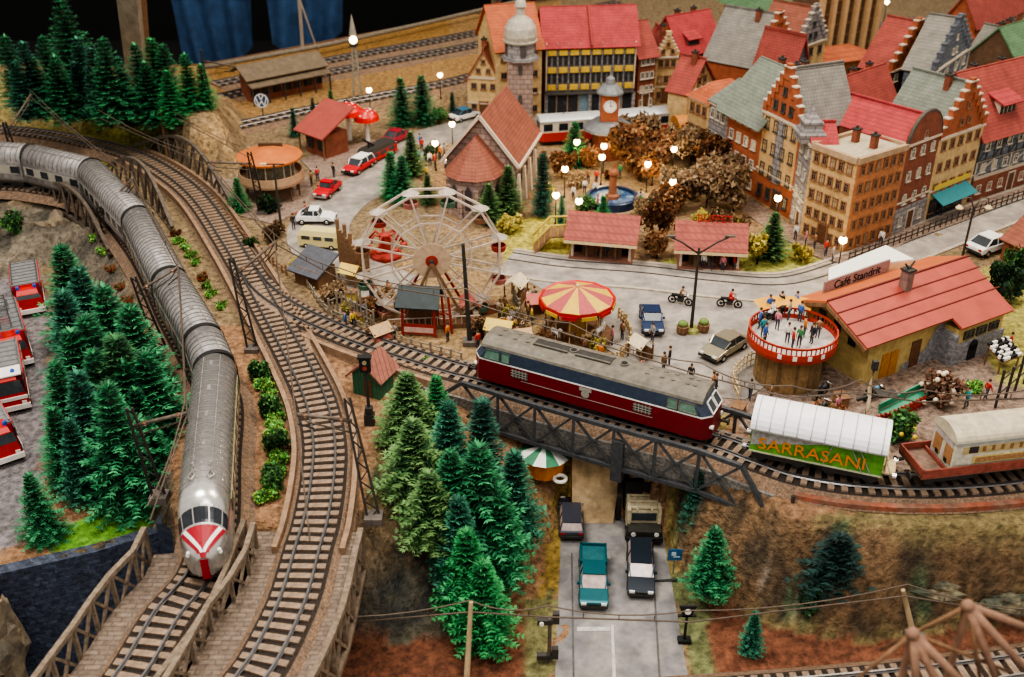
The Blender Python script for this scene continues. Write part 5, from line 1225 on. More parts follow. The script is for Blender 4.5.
# tilted red roof hut, mushroom kiosk, platform shed
q = P(328, 152); t = thing('filling_station', 'hut with steep square red roof in front of the mushroom kiosk', 'hut', q, -.75)
mb = MB(); mb.box((0, 0, 1.3), (3.6, 3.2, 2.8)); mb.make('walls', W_BR, t)
mb = MB(); mb.slab([V((-2.6, -2.6, 2.6)), V((2.6, -2.6, 2.6)), V((2.6, 2.4, 5.2)), V((-2.6, 2.4, 5.2))], -.2); mb.make('roof', mat('hut_red', (.36, .08, .065), .6, 0, .12, 1), t)
for x in (-2.2, 2.2): mb = MB(); mb.bar((x, -2.2, 0), (x, -2.2, 2.6), .16); mb.make('post', m_wood, t)
for x in (-.9, .9): mb = MB(); mb.box((x, -1.63, 1.4), (.9, .1, 1.2)); mb.make('window', m_glass, t)
mtop = mat('mushroom_red', (.62, .02, .015), .35, 0, .1)
for (px, py, h, r, lab) in ((350, 140, 4.3, 1.8, 'larger red mushroom-cap parasol with white spots behind the red-roofed hut'), (368, 141, 3.7, 1.5, 'smaller red mushroom-cap parasol with white spots, on the right')):
    q = P(px, py); t = thing('mushroom_parasol', lab, 'parasol', q, 0, 'mushroom parasols')
    mb = MB(); mb.lathe([(.28, 0), (.2, h-1)], 10, 0); mb.make('stem', m_white, t)
    mb = MB(); mb.lathe([(r*.2, h-1.2), (r, h-1.1), (r*.93, h-.55), (r*.6, h), (.2, h+.2), (0, h+.22)], 18, 0); mb.make('cap', mtop, t)
    mb = MB()
    for k in range(12): a = k*2.4; rr = r*(.35+.5*((k*37) % 10)/10); z = h+.22-(rr/r)**2*.85; mb.ball((math.cos(a)*rr, math.sin(a)*rr, z), .17, 6, 4, 0, (1, 1, .4))
    mb.make('white_spots', m_white, t)
A_ = P(250, 104); B_ = P(326, 88); d = B_-A_; t = thing('platform_shed', 'long brown-roofed platform shed beside the far tracks', 'station shed', A_, math.atan2(d.y, d.x)); w = d.length
mb = MB(); mb.box((w/2, 1.6, 1.6), (w-.8, 2.8, 3.2)); mb.make('walls', W_BR, t)
m_sr = mat('shed_roof', (.17, .13, .09), .8, 0, .25, 1.2)
mb = MB(); mb.slab([V((-.4, -.6, 3.0)), V((w+.4, -.6, 3.0)), V((w+.4, 2.2, 4.4)), V((-.4, 2.2, 4.4))], -.2); mb.slab([V((-.4, 2.2, 4.4)), V((w+.4, 2.2, 4.4)), V((w+.4, 4.2, 3.4)), V((-.4, 4.2, 3.4))], -.2); mb.make('roof', m_sr, t)
mb = MB(); mb.slab([V((-.2, -1.6, 2.3)), V((w+.2, -1.6, 2.3)), V((w+.2, .1, 2.7)), V((-.2, .1, 2.7))], -.15); mb.make('canopy', m_sr, t)
for k in range(6): mb = MB(); mb.bar((w*k/5, -1.3, 0), (w*k/5, -1.3, 2.3), .16); mb.make('post', m_dark, t)
for k in range(7): mb = MB(); mb.box((1+k*(w-2)/6, .18, 1.5), (1.2, .1, 1.4)); mb.make('window', m_glass, t)
# small green hut at the junction
q = P(374, 390); t = thing('trackside_hut', 'small green lineman hut with brown-red plank roof below the branch track', 'hut', q, -.42); t.scale = (.85, .85, .85)
mb = MB(); mb.box((0, 0, 1.1), (2.6, 2.4, 2.4)); mb.add([V((-1.3, -1.2, 2.3)), V((1.3, -1.2, 2.3)), V((0, -1.2, 3.5))], [(0, 1, 2)]); mb.add([V((-1.3, 1.2, 2.3)), V((1.3, 1.2, 2.3)), V((0, 1.2, 3.5))], [(2, 1, 0)]); mb.make('walls', mat('hut_green', (.05, .16, .09), .7, 0, .25, kind='slat'), t)
mb = MB(); mb.slab([V((-1.8, -1.6, 1.9)), V((0, -1.6, 3.6)), V((0, 1.6, 3.6)), V((-1.8, 1.6, 1.9))], .16); mb.slab([V((1.8, -1.6, 1.9)), V((1.8, 1.6, 1.9)), V((0, 1.6, 3.6)), V((0, -1.6, 3.6))], .16); mb.make('roof', mat('hut_roof', (.30, .12, .09), .8, 0, .25, kind='slat', ks=2), t)
mb = MB(); mb.box((.2, -1.22, .9), (.8, .08, 1.8)); mb.make('door', DOORM, t)
mb = MB(); mb.box((-1.32, 0, 1.3), (.08, 1.0, .8)); mb.make('window', m_glass, t)
# dark-roofed shack beside the fair, and a brown roof at the right edge
q = P(316, 282); t = thing('fairground_shack', 'low shack with dark slate roof behind the branch track', 'shack', q, -.6)
mb = MB(); mb.box((0, 0, .8), (2.8, 2.2, 1.8)); mb.make('walls', m_wood, t)
mb = MB(); mb.slab([V((-1.8, -1.6, 1.3)), V((1.8, -1.6, 1.3)), V((1.8, 1.4, 2.6)), V((-1.8, 1.4, 2.6))], -.14); mb.make('roof', mat('slate_roof', (.085, .09, .11), .6, 0, .25), t)
a, b = D(1036, 276, 0), D(1078, 264, 0); house('brown hut with brown-red roof cut by the right edge, above the bush', a, b, 4, 2.2, 2.0, W_BR, R_BN, 'gable', 1, 2, 0, 0, FR_B, chim=0, name='hut', cat='hut')
# ================================================================ TREES
m_leaf = mat('needles', (.1, .3, .1), .75, 0, .2, 1.2, attr='Col'); m_leaf_b = mat('dry_leaves', (.3, .15, .06), .9, 0, .25, 1.5, attr='Col')
def conifer_mesh(seed, h=10, r=3.0, nw=17, nb=13, pal=((.010, .05, .028), (.035, .20, .085), (.10, .40, .17)), droop=.25, bl=.52):
    rd = random.Random(seed); mb = MB()
    for w in range(nw):
        f = w/(nw-1); z = h*(.06+.9*f); L0 = r*(1-f)**.85*min(1, .72+2.2*f)+.18; n = max(4, round(nb*(1-.55*f)))
        for k in range(n):
            a = 2*PI*(k+rd.random()*.6)/n+w*1.3; L = L0*(.72+.42*rd.random()); dz = -droop*(1-f*.9)+rd.uniform(-.08, .12)+.22*f
            d = V((math.cos(a), math.sin(a), dz)).normalized(); s = V((-math.sin(a), math.cos(a), 0)); u = s.cross(d)*-1
            steps = max(3, int(L/.34)); tint = rd.uniform(.75, 1.25)
            for i in range(steps):
                g = (i+.6)/steps; c = V((0, 0, z))+d*L*g+V((0, 0, .12*L*g*g)); wl = bl*(1.25-.6*g)*(.8+.4*rd.random())
                for sgn in (-1, 1, 0, -.45, .45):
                    q = (d*.8+s*sgn*.85+u*rd.uniform(-.1, .45)).normalized() if sgn else (d+u*rd.uniform(.2, .8)).normalized()
                    e = c+q*wl*(1.3 if abs(sgn) == 1 else 1.1); hwid = q.cross(u).normalized()*wl*.13
                    if sgn == 0: hwid = s*wl*.15
                    mid = c.lerp(e, .5)
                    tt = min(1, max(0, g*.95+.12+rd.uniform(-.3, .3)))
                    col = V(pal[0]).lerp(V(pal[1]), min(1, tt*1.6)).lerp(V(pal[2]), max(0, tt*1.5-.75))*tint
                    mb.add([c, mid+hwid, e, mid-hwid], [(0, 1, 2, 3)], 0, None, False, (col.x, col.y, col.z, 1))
    # leader
    for k in range(8):
        a = k*.9; c = V((0, 0, h*(.9+.012*k))); q = V((math.cos(a)*.4, math.sin(a)*.4, 1)).normalized(); e = c+q*.6; hh = V((-math.sin(a), math.cos(a), 0))*.1; col = pal[2]
        mb.add([c, c.lerp(e, .5)+hh, e, c.lerp(e, .5)-hh], [(0, 1, 2, 3)], 0, None, False, (*col, 1))
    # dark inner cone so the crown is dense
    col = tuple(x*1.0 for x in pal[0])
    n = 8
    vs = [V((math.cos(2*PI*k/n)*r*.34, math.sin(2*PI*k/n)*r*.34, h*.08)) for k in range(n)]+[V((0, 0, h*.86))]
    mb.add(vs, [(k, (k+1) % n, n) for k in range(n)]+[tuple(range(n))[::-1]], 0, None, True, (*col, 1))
    return mb.mesh('foliage', m_leaf, True)
tk = MB(); tk.cyl((0, 0, -.5), (0, 0, 9), .22, .04, 7); ME_TRUNK = tk.mesh('trunk', m_trunk)
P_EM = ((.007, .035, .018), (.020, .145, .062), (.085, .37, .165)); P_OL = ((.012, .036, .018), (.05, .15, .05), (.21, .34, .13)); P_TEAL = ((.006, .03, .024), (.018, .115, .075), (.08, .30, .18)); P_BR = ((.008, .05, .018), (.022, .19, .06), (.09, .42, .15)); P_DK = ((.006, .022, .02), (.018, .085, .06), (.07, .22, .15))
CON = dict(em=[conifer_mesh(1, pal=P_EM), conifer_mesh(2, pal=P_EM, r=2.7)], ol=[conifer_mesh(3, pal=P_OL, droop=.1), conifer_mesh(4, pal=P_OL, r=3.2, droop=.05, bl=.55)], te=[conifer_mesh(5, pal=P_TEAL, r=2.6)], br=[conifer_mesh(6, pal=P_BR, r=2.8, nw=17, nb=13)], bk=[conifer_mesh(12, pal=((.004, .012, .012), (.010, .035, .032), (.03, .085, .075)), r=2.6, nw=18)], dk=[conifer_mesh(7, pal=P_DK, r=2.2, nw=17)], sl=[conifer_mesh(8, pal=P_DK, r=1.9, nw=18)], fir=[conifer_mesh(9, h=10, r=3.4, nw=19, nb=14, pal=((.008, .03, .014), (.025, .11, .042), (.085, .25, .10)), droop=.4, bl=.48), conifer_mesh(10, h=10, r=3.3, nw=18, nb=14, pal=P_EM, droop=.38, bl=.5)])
CDESC = dict(em='emerald green', ol='light olive-tipped', te='bluish green', br='bright green', dk='dark green', sl='slim dark', fir='drooping dark green')
n_t = 0
def conifer(kind, px, py, h, z, label, group=None, wide=1.0, name='conifer'):
    """px, py: where the top shows"""
    global n_t
    n_t += 1; q = P(px, py, z+h); q.z = z
    gz = ground_z(q.x, q.y)
    if abs(gz-z) > .2 and z > -6.9: pass
    t = thing(name, label, 'tree', q, n_t*1.7, group); s = h/10
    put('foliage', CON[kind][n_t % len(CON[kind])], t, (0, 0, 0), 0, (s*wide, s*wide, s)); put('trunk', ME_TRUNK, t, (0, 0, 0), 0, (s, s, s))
    return t
def grove(lst, where, group, wd=1.3):
    lst = sorted(lst, key=lambda q: q[1]); n = len(lst)
    for i, (k, px, py, h, z, *w) in enumerate(lst):
        conifer(k, px, py, h, z, '%s conifer %s from left %s' % (CDESC[k], ORD[i] if i < 20 else 'last', where), group, (w[0] if w else 1)*wd)
grove([('em', 4, 36, 8, 5), ('te', 22, 42, 8, 5), ('em', 42, 36, 8, 5), ('em', 60, 0, 11, 5), ('te', 76, 38, 8, 5), ('dk', 90, 48, 7.5, 5), ('em', 102, 38, 9, 5), ('te', 118, 58, 6.5, 5), ('em', 134, 44, 7.5, 5), ('br', 150, 38, 8, 5), ('em', 162, 44, 7.5, 5), ('br', 184, 54, 6.5, 5.2), ('br', 200, 64, 5.2, 5.2)], 'in the hilltop back rank', 'hilltop conifers', 1.25)
grove([('te', 14, 62, 6.5, 4.6), ('em', 32, 58, 6.8, 4.4), ('em', 54, 56, 7.4, 4.2), ('dk', 74, 62, 6.5, 4.2), ('em', 98, 58, 7.6, 3.6), ('dk', 122, 74, 6, 3.8), ('em', 144, 62, 7, 4), ('br', 166, 70, 6, 4.6)], 'in the hilltop front rank', 'hilltop conifers', 1.25)
grove([('em', 60, 246, 9, -3), ('te', 78, 268, 8.5, -3), ('em', 102, 286, 9, -2.6), ('fir', 128, 306, 9.5, -2.6), ('te', 62, 292, 9, -3), ('em', 84, 316, 9.5, -3), ('fir', 114, 336, 10, -3), ('em', 144, 352, 8.5, -2.6), ('em', 70, 330, 9, -3)], 'in the upper forest right of the fire engines', 'conifers between fire engines and train', 1.3)
grove([('em', 54, 362, 8.5, -3), ('te', 76, 372, 9, -3), ('fir', 106, 384, 9.6, -3), ('em', 134, 388, 7, -3), ('em', 52, 408, 6.5, -3), ('fir', 28, 474, 5.2, -3), ('em', 92, 350, 9, -3), ('em', 146, 418, 6, -3), ('te', 68, 420, 6.5, -3), ('em', 122, 362, 8.5, -3)], 'in the lower forest above the creek wall', 'conifers between fire engines and train', 1.1)
# grove on the bank in the middle
grove([('ol', 406, 374, 5.6, -.3, 1.3), ('te', 448, 402, 7.5, -2.2), ('dk', 482, 400, 8, -3), ('ol', 412, 420, 5.8, -.6, 1.35), ('br', 436, 376, 5, -.6)], 'in the upper middle bank grove', 'conifers on the middle bank', 1.2)
grove([('ol', 428, 472, 5.2, -1.6, 1.35), ('em', 478, 444, 8.5, -3.8, 1.1), ('te', 514, 452, 7.5, -4.8), ('em', 500, 494, 7, -5.4), ('br', 466, 530, 7, -5.6), ('br', 482, 562, 6.5, -6.6, 1.1), ('te', 458, 498, 7, -4.4), ('em', 450, 450, 7, -2.8)], 'in the lower middle bank grove', 'conifers on the middle bank', 1.2)
for a in [('br', 390, 152, 5, 0, 'bright green conifer left of the street, nearest the ferris wheel'), ('em', 401, 156, 5, 0, 'emerald conifer right beside the bright green one by the street'), ('ol', 410, 132, 5, 0, 'olive autumn conifer above the pair by the left street'), ('em', 400, 78, 6, 0, 'left tree of the two dark conifers behind the left street'), ('em', 421, 76, 6, 0, 'right tree of the two dark conifers behind the left street'), ('sl', 543, 154, 6.5, 0, 'tall slim dark fir right of the church choir'), ('ol', 508, 166, 5.2, 0, 'olive conifer in front of the church choir'), ('ol', 489, 184, 4.2, 0, 'smaller olive conifer left in front of the church choir'), ('br', 575, 122, 5, 0, 'bright green decorated conifer beside the clock pavilion'), ('ol', 776, 213, 4.6, 0, 'olive conifer at the foot of the orange plaza houses'), ('te', 562, 196, 3, 0, 'small bluish conifer between slim fir and pavilion'), ('br', 604, 196, 3, 0, 'small bright conifer before the fountain rim'), ('ol', 427, 175, 3.2, 0, 'little olive conifer behind the top of the ferris wheel'), ('dk', 452, 92, 3.5, 0, 'small dark conifer below the cream gabled house'), ('te', 292, 108, 3.5, 0, 'small dark green conifer left of the tilted red roof'), ('dk', 312, 98, 3, 0, 'small dark conifer between the platform shed and the tilted red roof'), ('br', 330, 90, 3, 0, 'small bright green tree behind the tilted red roof'), ('em', 716, 528, 5.2, -5.6, 'green spruce on the slope right of the lower street'), ('te', 756, 612, 3.4, -7, 'small bluish conifer on the red earth at lower right'), ('br', 236, 178, 3.6, 0, 'bright green sapling by the right arched girder'), ('dk', 700, 470, 5, -5, 'dark conifer in the shadow under the bridge end')]:
    conifer(*a[:5], a[5], None, 1.3 if a[0] in ('em', 'br', 'ol') else 1.05)
# fallen dark trees lying on the brown slope
for (px, py, rx, lab, s) in ((832, 521, .25, 'dark blackish conifer with spread skirt on the brown slope', 1),):
    q = P(px, py+62, -4.6); t = thing('dark_conifer', lab, 'tree', q); put('foliage', CON['bk'][0], t, (0, 0, 0), 0, (1.05, .7, .52)); put('trunk', ME_TRUNK, t, (0, 0, 0), 0, (.45, .45, .45)); t.rotation_euler = (rx, -.12, 0)
def bush_mesh(seed, n, r, pal, leaf=.28, h=1.0, twigs=True):
    rd = random.Random(seed); mb = MB()
    cs = [(V((rd.gauss(0, .42), rd.gauss(0, .42), rd.uniform(.25, .95)))*1, rd.uniform(.3, .5)) for _ in range(16)]
    for i in range(n):
        c, cr = cs[i % 16]; d = V((rd.gauss(0, 1), rd.gauss(0, 1), rd.gauss(0, 1))).normalized()
        q = (c+d*cr*(.7+.35*rd.random())); q = V((q.x*r, q.y*r, max(.05, q.z)*r*1.5*h))
        a = V((rd.gauss(0, 1), rd.gauss(0, 1), rd.gauss(0, 1))).normalized(); b = a.orthogonal().normalized(); w = leaf*(.6+.8*rd.random())
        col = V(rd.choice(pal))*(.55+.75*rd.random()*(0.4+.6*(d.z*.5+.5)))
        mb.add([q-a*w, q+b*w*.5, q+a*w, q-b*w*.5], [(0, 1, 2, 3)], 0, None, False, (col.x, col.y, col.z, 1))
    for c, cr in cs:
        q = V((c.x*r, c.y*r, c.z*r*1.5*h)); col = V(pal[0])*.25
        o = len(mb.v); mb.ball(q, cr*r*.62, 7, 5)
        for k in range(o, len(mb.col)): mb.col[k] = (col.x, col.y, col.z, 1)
    return mb.mesh('foliage', m_leaf_b, True)
BU = dict(rust=bush_mesh(1, 1500, 1.6, [(.30, .14, .06), (.22, .09, .04), (.40, .24, .12)], .24), brown=bush_mesh(2, 1500, 1.6, [(.24, .15, .08), (.34, .24, .14), (.16, .09, .05)], .24), gold=bush_mesh(3, 1100, 1.2, [(.50, .40, .08), (.55, .50, .16), (.35, .26, .06)], .2), green=bush_mesh(4, 1200, 1.2, [(.07, .20, .06), (.13, .30, .08), (.05, .12, .05)], .2), low=bush_mesh(5, 700, .8, [(.10, .36, .09), (.24, .56, .14), (.36, .50, .10)], .15, .7), red=bush_mesh(6, 700, .8, [(.38, .07, .04), (.25, .12, .06), (.15, .25, .06)], .15, .7), white=bush_mesh(7, 900, 1.1, [(.22, .11, .08), (.30, .16, .10), (.20, .12, .08)], .18), pale=bush_mesh(8, 1100, 1.3, [(.52, .42, .28), (.40, .28, .16), (.34, .20, .10)], .2), dkg=bush_mesh(9, 1000, 1.2, [(.03, .08, .035), (.06, .14, .05), (.02, .05, .03)], .2))
BT = MB(); BT.tube([(0, 0, -.3), (.05, 0, .8), (-.05, .05, 1.8)], [.18, .14, .08], 6); BT.tube([(.03, 0, .8), (.6, .2, 1.7)], [.1, .05], 5); BT.tube([(0, 0, .7), (-.5, -.3, 1.6)], [.1, .05], 5); ME_BT = BT.mesh('trunk', m_trunk)
def bush(kind, px, py, z, s, label, lift=0, name='tree', cat='tree', group=None):
    q = P(px, py, z); t = thing(name, label, cat, q, (px*7+py) % 6.28, group); put('foliage', BU[kind], t, (0, 0, lift), 0, s); put('trunk', ME_BT, t, (0, 0, 0), 0, (1, 1, max(.4, lift+.3)))
    return t
TREES = [('green', 6, 176, .9, -.6, 'green bush cut by the left edge, upper one on the left rocks'), ('green', 10, 218, 1.0, -1.6, 'green bush at the left edge, lower one on the left rocks'), ('rust', 628, 172, 1.35, 1.4, 'rust-brown autumn tree directly right of the clock pavilion'), ('rust', 652, 186, 1.2, 1.2, 'rust-brown autumn tree left of the lamp among the plaza trees'), ('brown', 690, 168, 1.2, 1.4, 'brown autumn tree below the orange tram shelter'), ('rust', 712, 176, 1.2, 1.4, 'dark rust tree against the grey plaza house'), ('brown', 733, 212, 1.3, 1.3, 'large brown tree in front of the orange stepped-gable house'), ('brown', 706, 208, 1.2, 1.2, 'brown tree above the snack pavilion roof'), ('pale', 668, 196, 1.0, .8, 'pale tan bush right of the fountain'), ('pale', 690, 200, 1.1, .9, 'pale tan tree behind the brown tree above the snack pavilion'), ('gold', 702, 230, .8, .3, 'yellow-green bush behind the snack pavilion'), ('rust', 660, 238, 1.0, .9, 'rust tree standing between the two market pavilions'), ('rust', 657, 258, .7, .5, 'low dark rust shrub left of the snack pavilion'), ('gold', 757, 264, .9, .9, 'yellow autumn tree right of the snack pavilion'), ('rust', 562, 178, .8, .7, 'small rust tree behind the slim dark fir'), ('rust', 575, 158, .8, .6, 'rust bush under the bright decorated conifer'), ('brown', 720, 238, .9, .3, 'brown bush at the right shoulder of the snack pavilion'), ('brown', 646, 150, 1.1, 1.2, 'brown tree in front of the red tram end'), ('dkg', 1000, 300, 1.4, .5, 'dark green bush at the right edge behind the café roof'), ('green', 1018, 282, 1.3, .5, 'second green bush at the right edge, nearer the brown hut'), ('gold', 672, 152, .8, .6, 'golden bush in front of the tram, among lamps'), ('red', 610, 180, .9, .2, 'reddish bush just above the fountain'), ('gold', 545, 200, .7, .1, 'yellow-green bush beside the slim dark fir'), ('green', 585, 214, .8, .1, 'green bush at the left rim of the fountain'), ('rust', 672, 212, .9, .6, 'rust tree right of the fountain, over the lamp'), ('gold', 508, 232, .8, 0, 'yellow-green grass hummock left of the yellow footbridge'), ('pale', 640, 216, .7, .3, 'pale bush between fountain and rust tree'), ('gold', 298, 270, .55, 0, 'yellow shrub at the left corner of the fairground shack'), ('brown', 335, 300, .6, 0, 'brown shrub between shack and stick fence'), ('gold', 352, 312, .55, 0, 'yellow shrub among the sticks at the fair'), ('rust', 372, 318, .6, 0, 'rust shrub left of the ferris wheel base'), ('pale', 386, 300, .6, 0, 'pale shrub beside the log palisade'), ('brown', 486, 338, .6, 0, 'brown shrub right of the wooden mast'), ('gold', 508, 322, .6, 0, 'yellow shrub right of the ferris wheel'), ('pale', 520, 332, .6, 0, 'pale shrub left of the carousel'), ('gold', 600, 352, .55, 0, 'yellow shrub at the carousel front'), ('rust', 545, 352, .6, 0, 'rust shrub before the carousel'), ('green', 252, 250, .6, 0, 'green shrub above the rustic fence by the tracks'), ('brown', 275, 240, .6, 0, 'brown shrub below the white vintage car'), ('rust', 640, 178, 1.0, .6, 'rust tree before the lamp right of the fountain'), ('brown', 722, 190, 1.1, 1.0, 'brown tree between the dark rust tree and the orange house'), ('pale', 655, 210, .8, .3, 'pale bush beside the rust tree right of the fountain'), ('rust', 590, 168, .7, .3, 'low rust bush left below the clock pavilion'), ('pale', 575, 188, .7, .2, 'pale bush under the lamp left of the fountain'), ('pale', 545, 168, .7, .2, 'pale tan bush on the lawn right of the church'), ('gold', 735, 240, .8, .3, 'golden bush at the back of the snack pavilion'), ('rust', 664, 164, 1.0, .9, 'rust tree between the two lamps before the tram'), ('green', 772, 250, .9, .3, 'green bush at the lawn corner below the orange houses'), ('gold', 800, 262, .7, 0, 'yellow grass tuft on the lawn by the tram street'), ('rust', 548, 140, .7, .4, 'rust shrub below the town hall, left of the tram'), ('green', 439, 124, .8, .2, 'green bush beside the police car'), ('dkg', 432, 160, .8, .2, 'dark green shrub left of the church'), ('dkg', 268, 214, 1.0, 0, 'dark shrub under the round pavilion')]
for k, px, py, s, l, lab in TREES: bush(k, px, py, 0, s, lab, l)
q = P(935, 396, 0); t = bush('white', 936, 402, 0, 1.15, 'brown bush with white blossom balls before the café porch', .2)
mb = MB()
for k in range(22): a = k*2.4; r = .3+.055*k; mb.ball((math.cos(a)*r, math.sin(a)*r, 2.3-.09*k+.4*math.sin(k*1.3)), .2, 7, 5)
mb.make('blossoms', mat('blossom_cream', (.72, .62, .48), .8, 0, .15), t)
bush('red', 800, 425, 0, 1.3, 'red flowering bush at the foot of the round terrace', 0, 'shrub', 'shrub'); bush('red', 832, 418, 0, 1.0, 'reddish bush right of the terrace base, beside the motorcycles', 0, 'shrub', 'shrub')
bush('low', 972, 392, 0, .8, 'small green bush right of the blossom bush', 0, 'shrub', 'shrub')
t = bush('green', 900, 440, 0, .95, 'yellow-flowering shrub between the wagons', 0, 'shrub', 'shrub')
mb = MB()
for k in range(14): a = k*2.4; r = .25+.07*k; mb.ball((math.cos(a)*r, math.sin(a)*r, 1.5-.05*k), .18, 6, 4)
mb.make('yellow_blossoms', mat('blossom_yellow', (.70, .52, .08), .8), t)
# low hedge strip between the double tracks
ORD2 = ORD+['twenty-first', 'twenty-second', 'twenty-third', 'twenty-fourth', 'twenty-fifth', 'twenty-sixth', 'twenty-seventh', 'twenty-eighth', 'twenty-ninth']
HE = [(176, 236), (186, 250), (196, 264), (203, 280), (212, 296), (222, 308), (258, 372), (266, 388), (270, 402), (273, 416), (276, 430), (276, 444), (277, 458), (275, 472), (272, 488), (268, 500), (262, 380), (268, 395), (272, 409), (275, 423), (277, 437), (278, 451), (277, 465), (274, 480), (270, 494), (180, 243), (191, 257), (207, 288)]
HE.sort(key=lambda q: q[1])
for i, (x, y) in enumerate(HE):
    bush('low' if i % 5 else 'green' if i > 6 else 'red', x, y, .0, .74 if i > 9 else .6, '%s bush from the top of the planted strip right of the silver train' % ORD2[i], 0, 'shrub', 'shrub', 'strip hedge bushes')
for i, (x, y) in enumerate([(94, 240), (102, 254), (112, 272), (122, 290), (128, 304)]): bush('low' if i < 2 else 'red', x, y, -.8, .6, '%s small bush from the top along the left bank of the silver train' % ORD[i], 0, 'shrub', 'shrub', 'bank bushes')
for i, (x, y) in enumerate([(800, 525), (830, 528), (858, 530), (905, 532), (942, 531), (978, 531)]): bush('low', x, y, -2.3, .38, '%s green tuft from the left at the foot of the terracotta wall' % ORD[i], 0, 'shrub', 'shrub', 'wall tufts')
for i, (x, y) in enumerate([(396, 372), (424, 366), (436, 376)]): bush('red' if i != 1 else 'low', x, y, 0, .7, '%s flowering bush from the left along the branch track above the grove' % ORD[i], 0, 'shrub', 'shrub', 'trackside flowers')
bush('dkg', 690, 515, -5.6, 1.3, 'dark shrub in the shadow below the bridge, right of the lower street', .1, 'shrub', 'shrub'); bush('dkg', 720, 586, -5.8, .8, 'dark purple-brown shrub under the green spruce', 0, 'shrub', 'shrub'); bush('dkg', 808, 606, -6, .9, 'dark tangled shrub left of the fallen dark conifers', 0, 'shrub', 'shrub')
for i, (x, y, z, sx, sy, lab) in enumerate([(938, 588, -4.6, 2.6, 1.0, 'long mossy boulder on the brown slope, centre right'), (990, 560, -3.6, 2.2, .9, 'mossy boulder on the brown slope near the right edge'), (1005, 605, -5.4, 2.0, .8, 'dark boulder with yellow flower, right edge'), (2, 640, -6.0, 1.5, 2.0, 'tall weathered rock stack in the bottom left corner'), (870, 560, -3.6, .5, 1.6, 'narrow reddish rock ridge on the brown slope'), (24, 205, -2.0, 3.0, 2.6, 'pale rock outcrop below the left arched girder'), (60, 232, -2.4, 2.6, 2.2, 'grey rock outcrop under the left arched girder')]):
    rd = random.Random(i); o = P(x, y, z); mb = MB(); n, m = 16, 10; h = 1.0 if i not in (3, 5, 6) else (5.0 if i == 3 else 2.2)
    for a in range(m+1):
        for b in range(n):
            th = PI*a/m; ph = 2*PI*b/n; d = V((math.sin(th)*math.cos(ph), math.sin(th)*math.sin(ph), math.cos(th))); f = .75+.5*NZ.fractal(d*1.7+V((i*9, 0, 0)), 1, 2, 4)
            mb.v.append(V((d.x*sx*f, d.y*sy*f, d.z*h*f))); mb.col.append((1, 1, 1, 1))
    for a in range(m):
        for b in range(n): mb.f.append([a*n+b, (a+1)*n+b, (a+1)*n+(b+1) % n, a*n+(b+1) % n]); mb.m.append(0); mb.s.append(False)
    mm = mat('boulder_dark', (.09, .10, .075), .9, 0, .6, 1.5, .5, col2=(.22, .19, .13)) if i < 3 else mat('boulder_tan', (.28, .22, .15), .9, 0, .5, 1.2, .5, col2=(.17, .15, .12))
    tag(mb.make('boulder', mm, None, False, o), lab, 'rock')
# ================================================================ VEHICLES
def car_body(mb, L, prof, w, mi, win=None):
    """prof: (x, z) side outline from the tail over the roof to the nose; extruded with tumblehome"""
    n = len(prof); vs = []
    for s, f in ((-1, 1), (1, 1)):
        for x, z in prof: vs.append(V((x, s*(w/2-(.16*max(0, (z-.85))/.6)), z)))
    mb.add(vs, [(k, (k+1) % n, n+(k+1) % n, n+k) for k in range(n)]+[tuple(range(n))[::-1], tuple(range(n, 2*n))], mi)
def wheels(t, L, w, r=.31, wb=None, xs=None):
    xs = xs or (-L*.31, L*.30)
    for x in xs:
        for s in (-1, 1):
            mb = MB(); mb.cyl((x, s*(w/2-.17), r), (x, s*(w/2+.02), r), r, r, 14, 0); wo = mb.make('wheel', m_black, t); mb = MB(); mb.cyl((x, s*(w/2+.0), r), (x, s*(w/2+.035), r), r*.6, r*.5, 10, 0); mb.make('hub_cap', m_chrome, wo)
CARMAT = {}
def cm(n, c, metal=.25): return mat('car_'+n, c, .28, metal, .06)
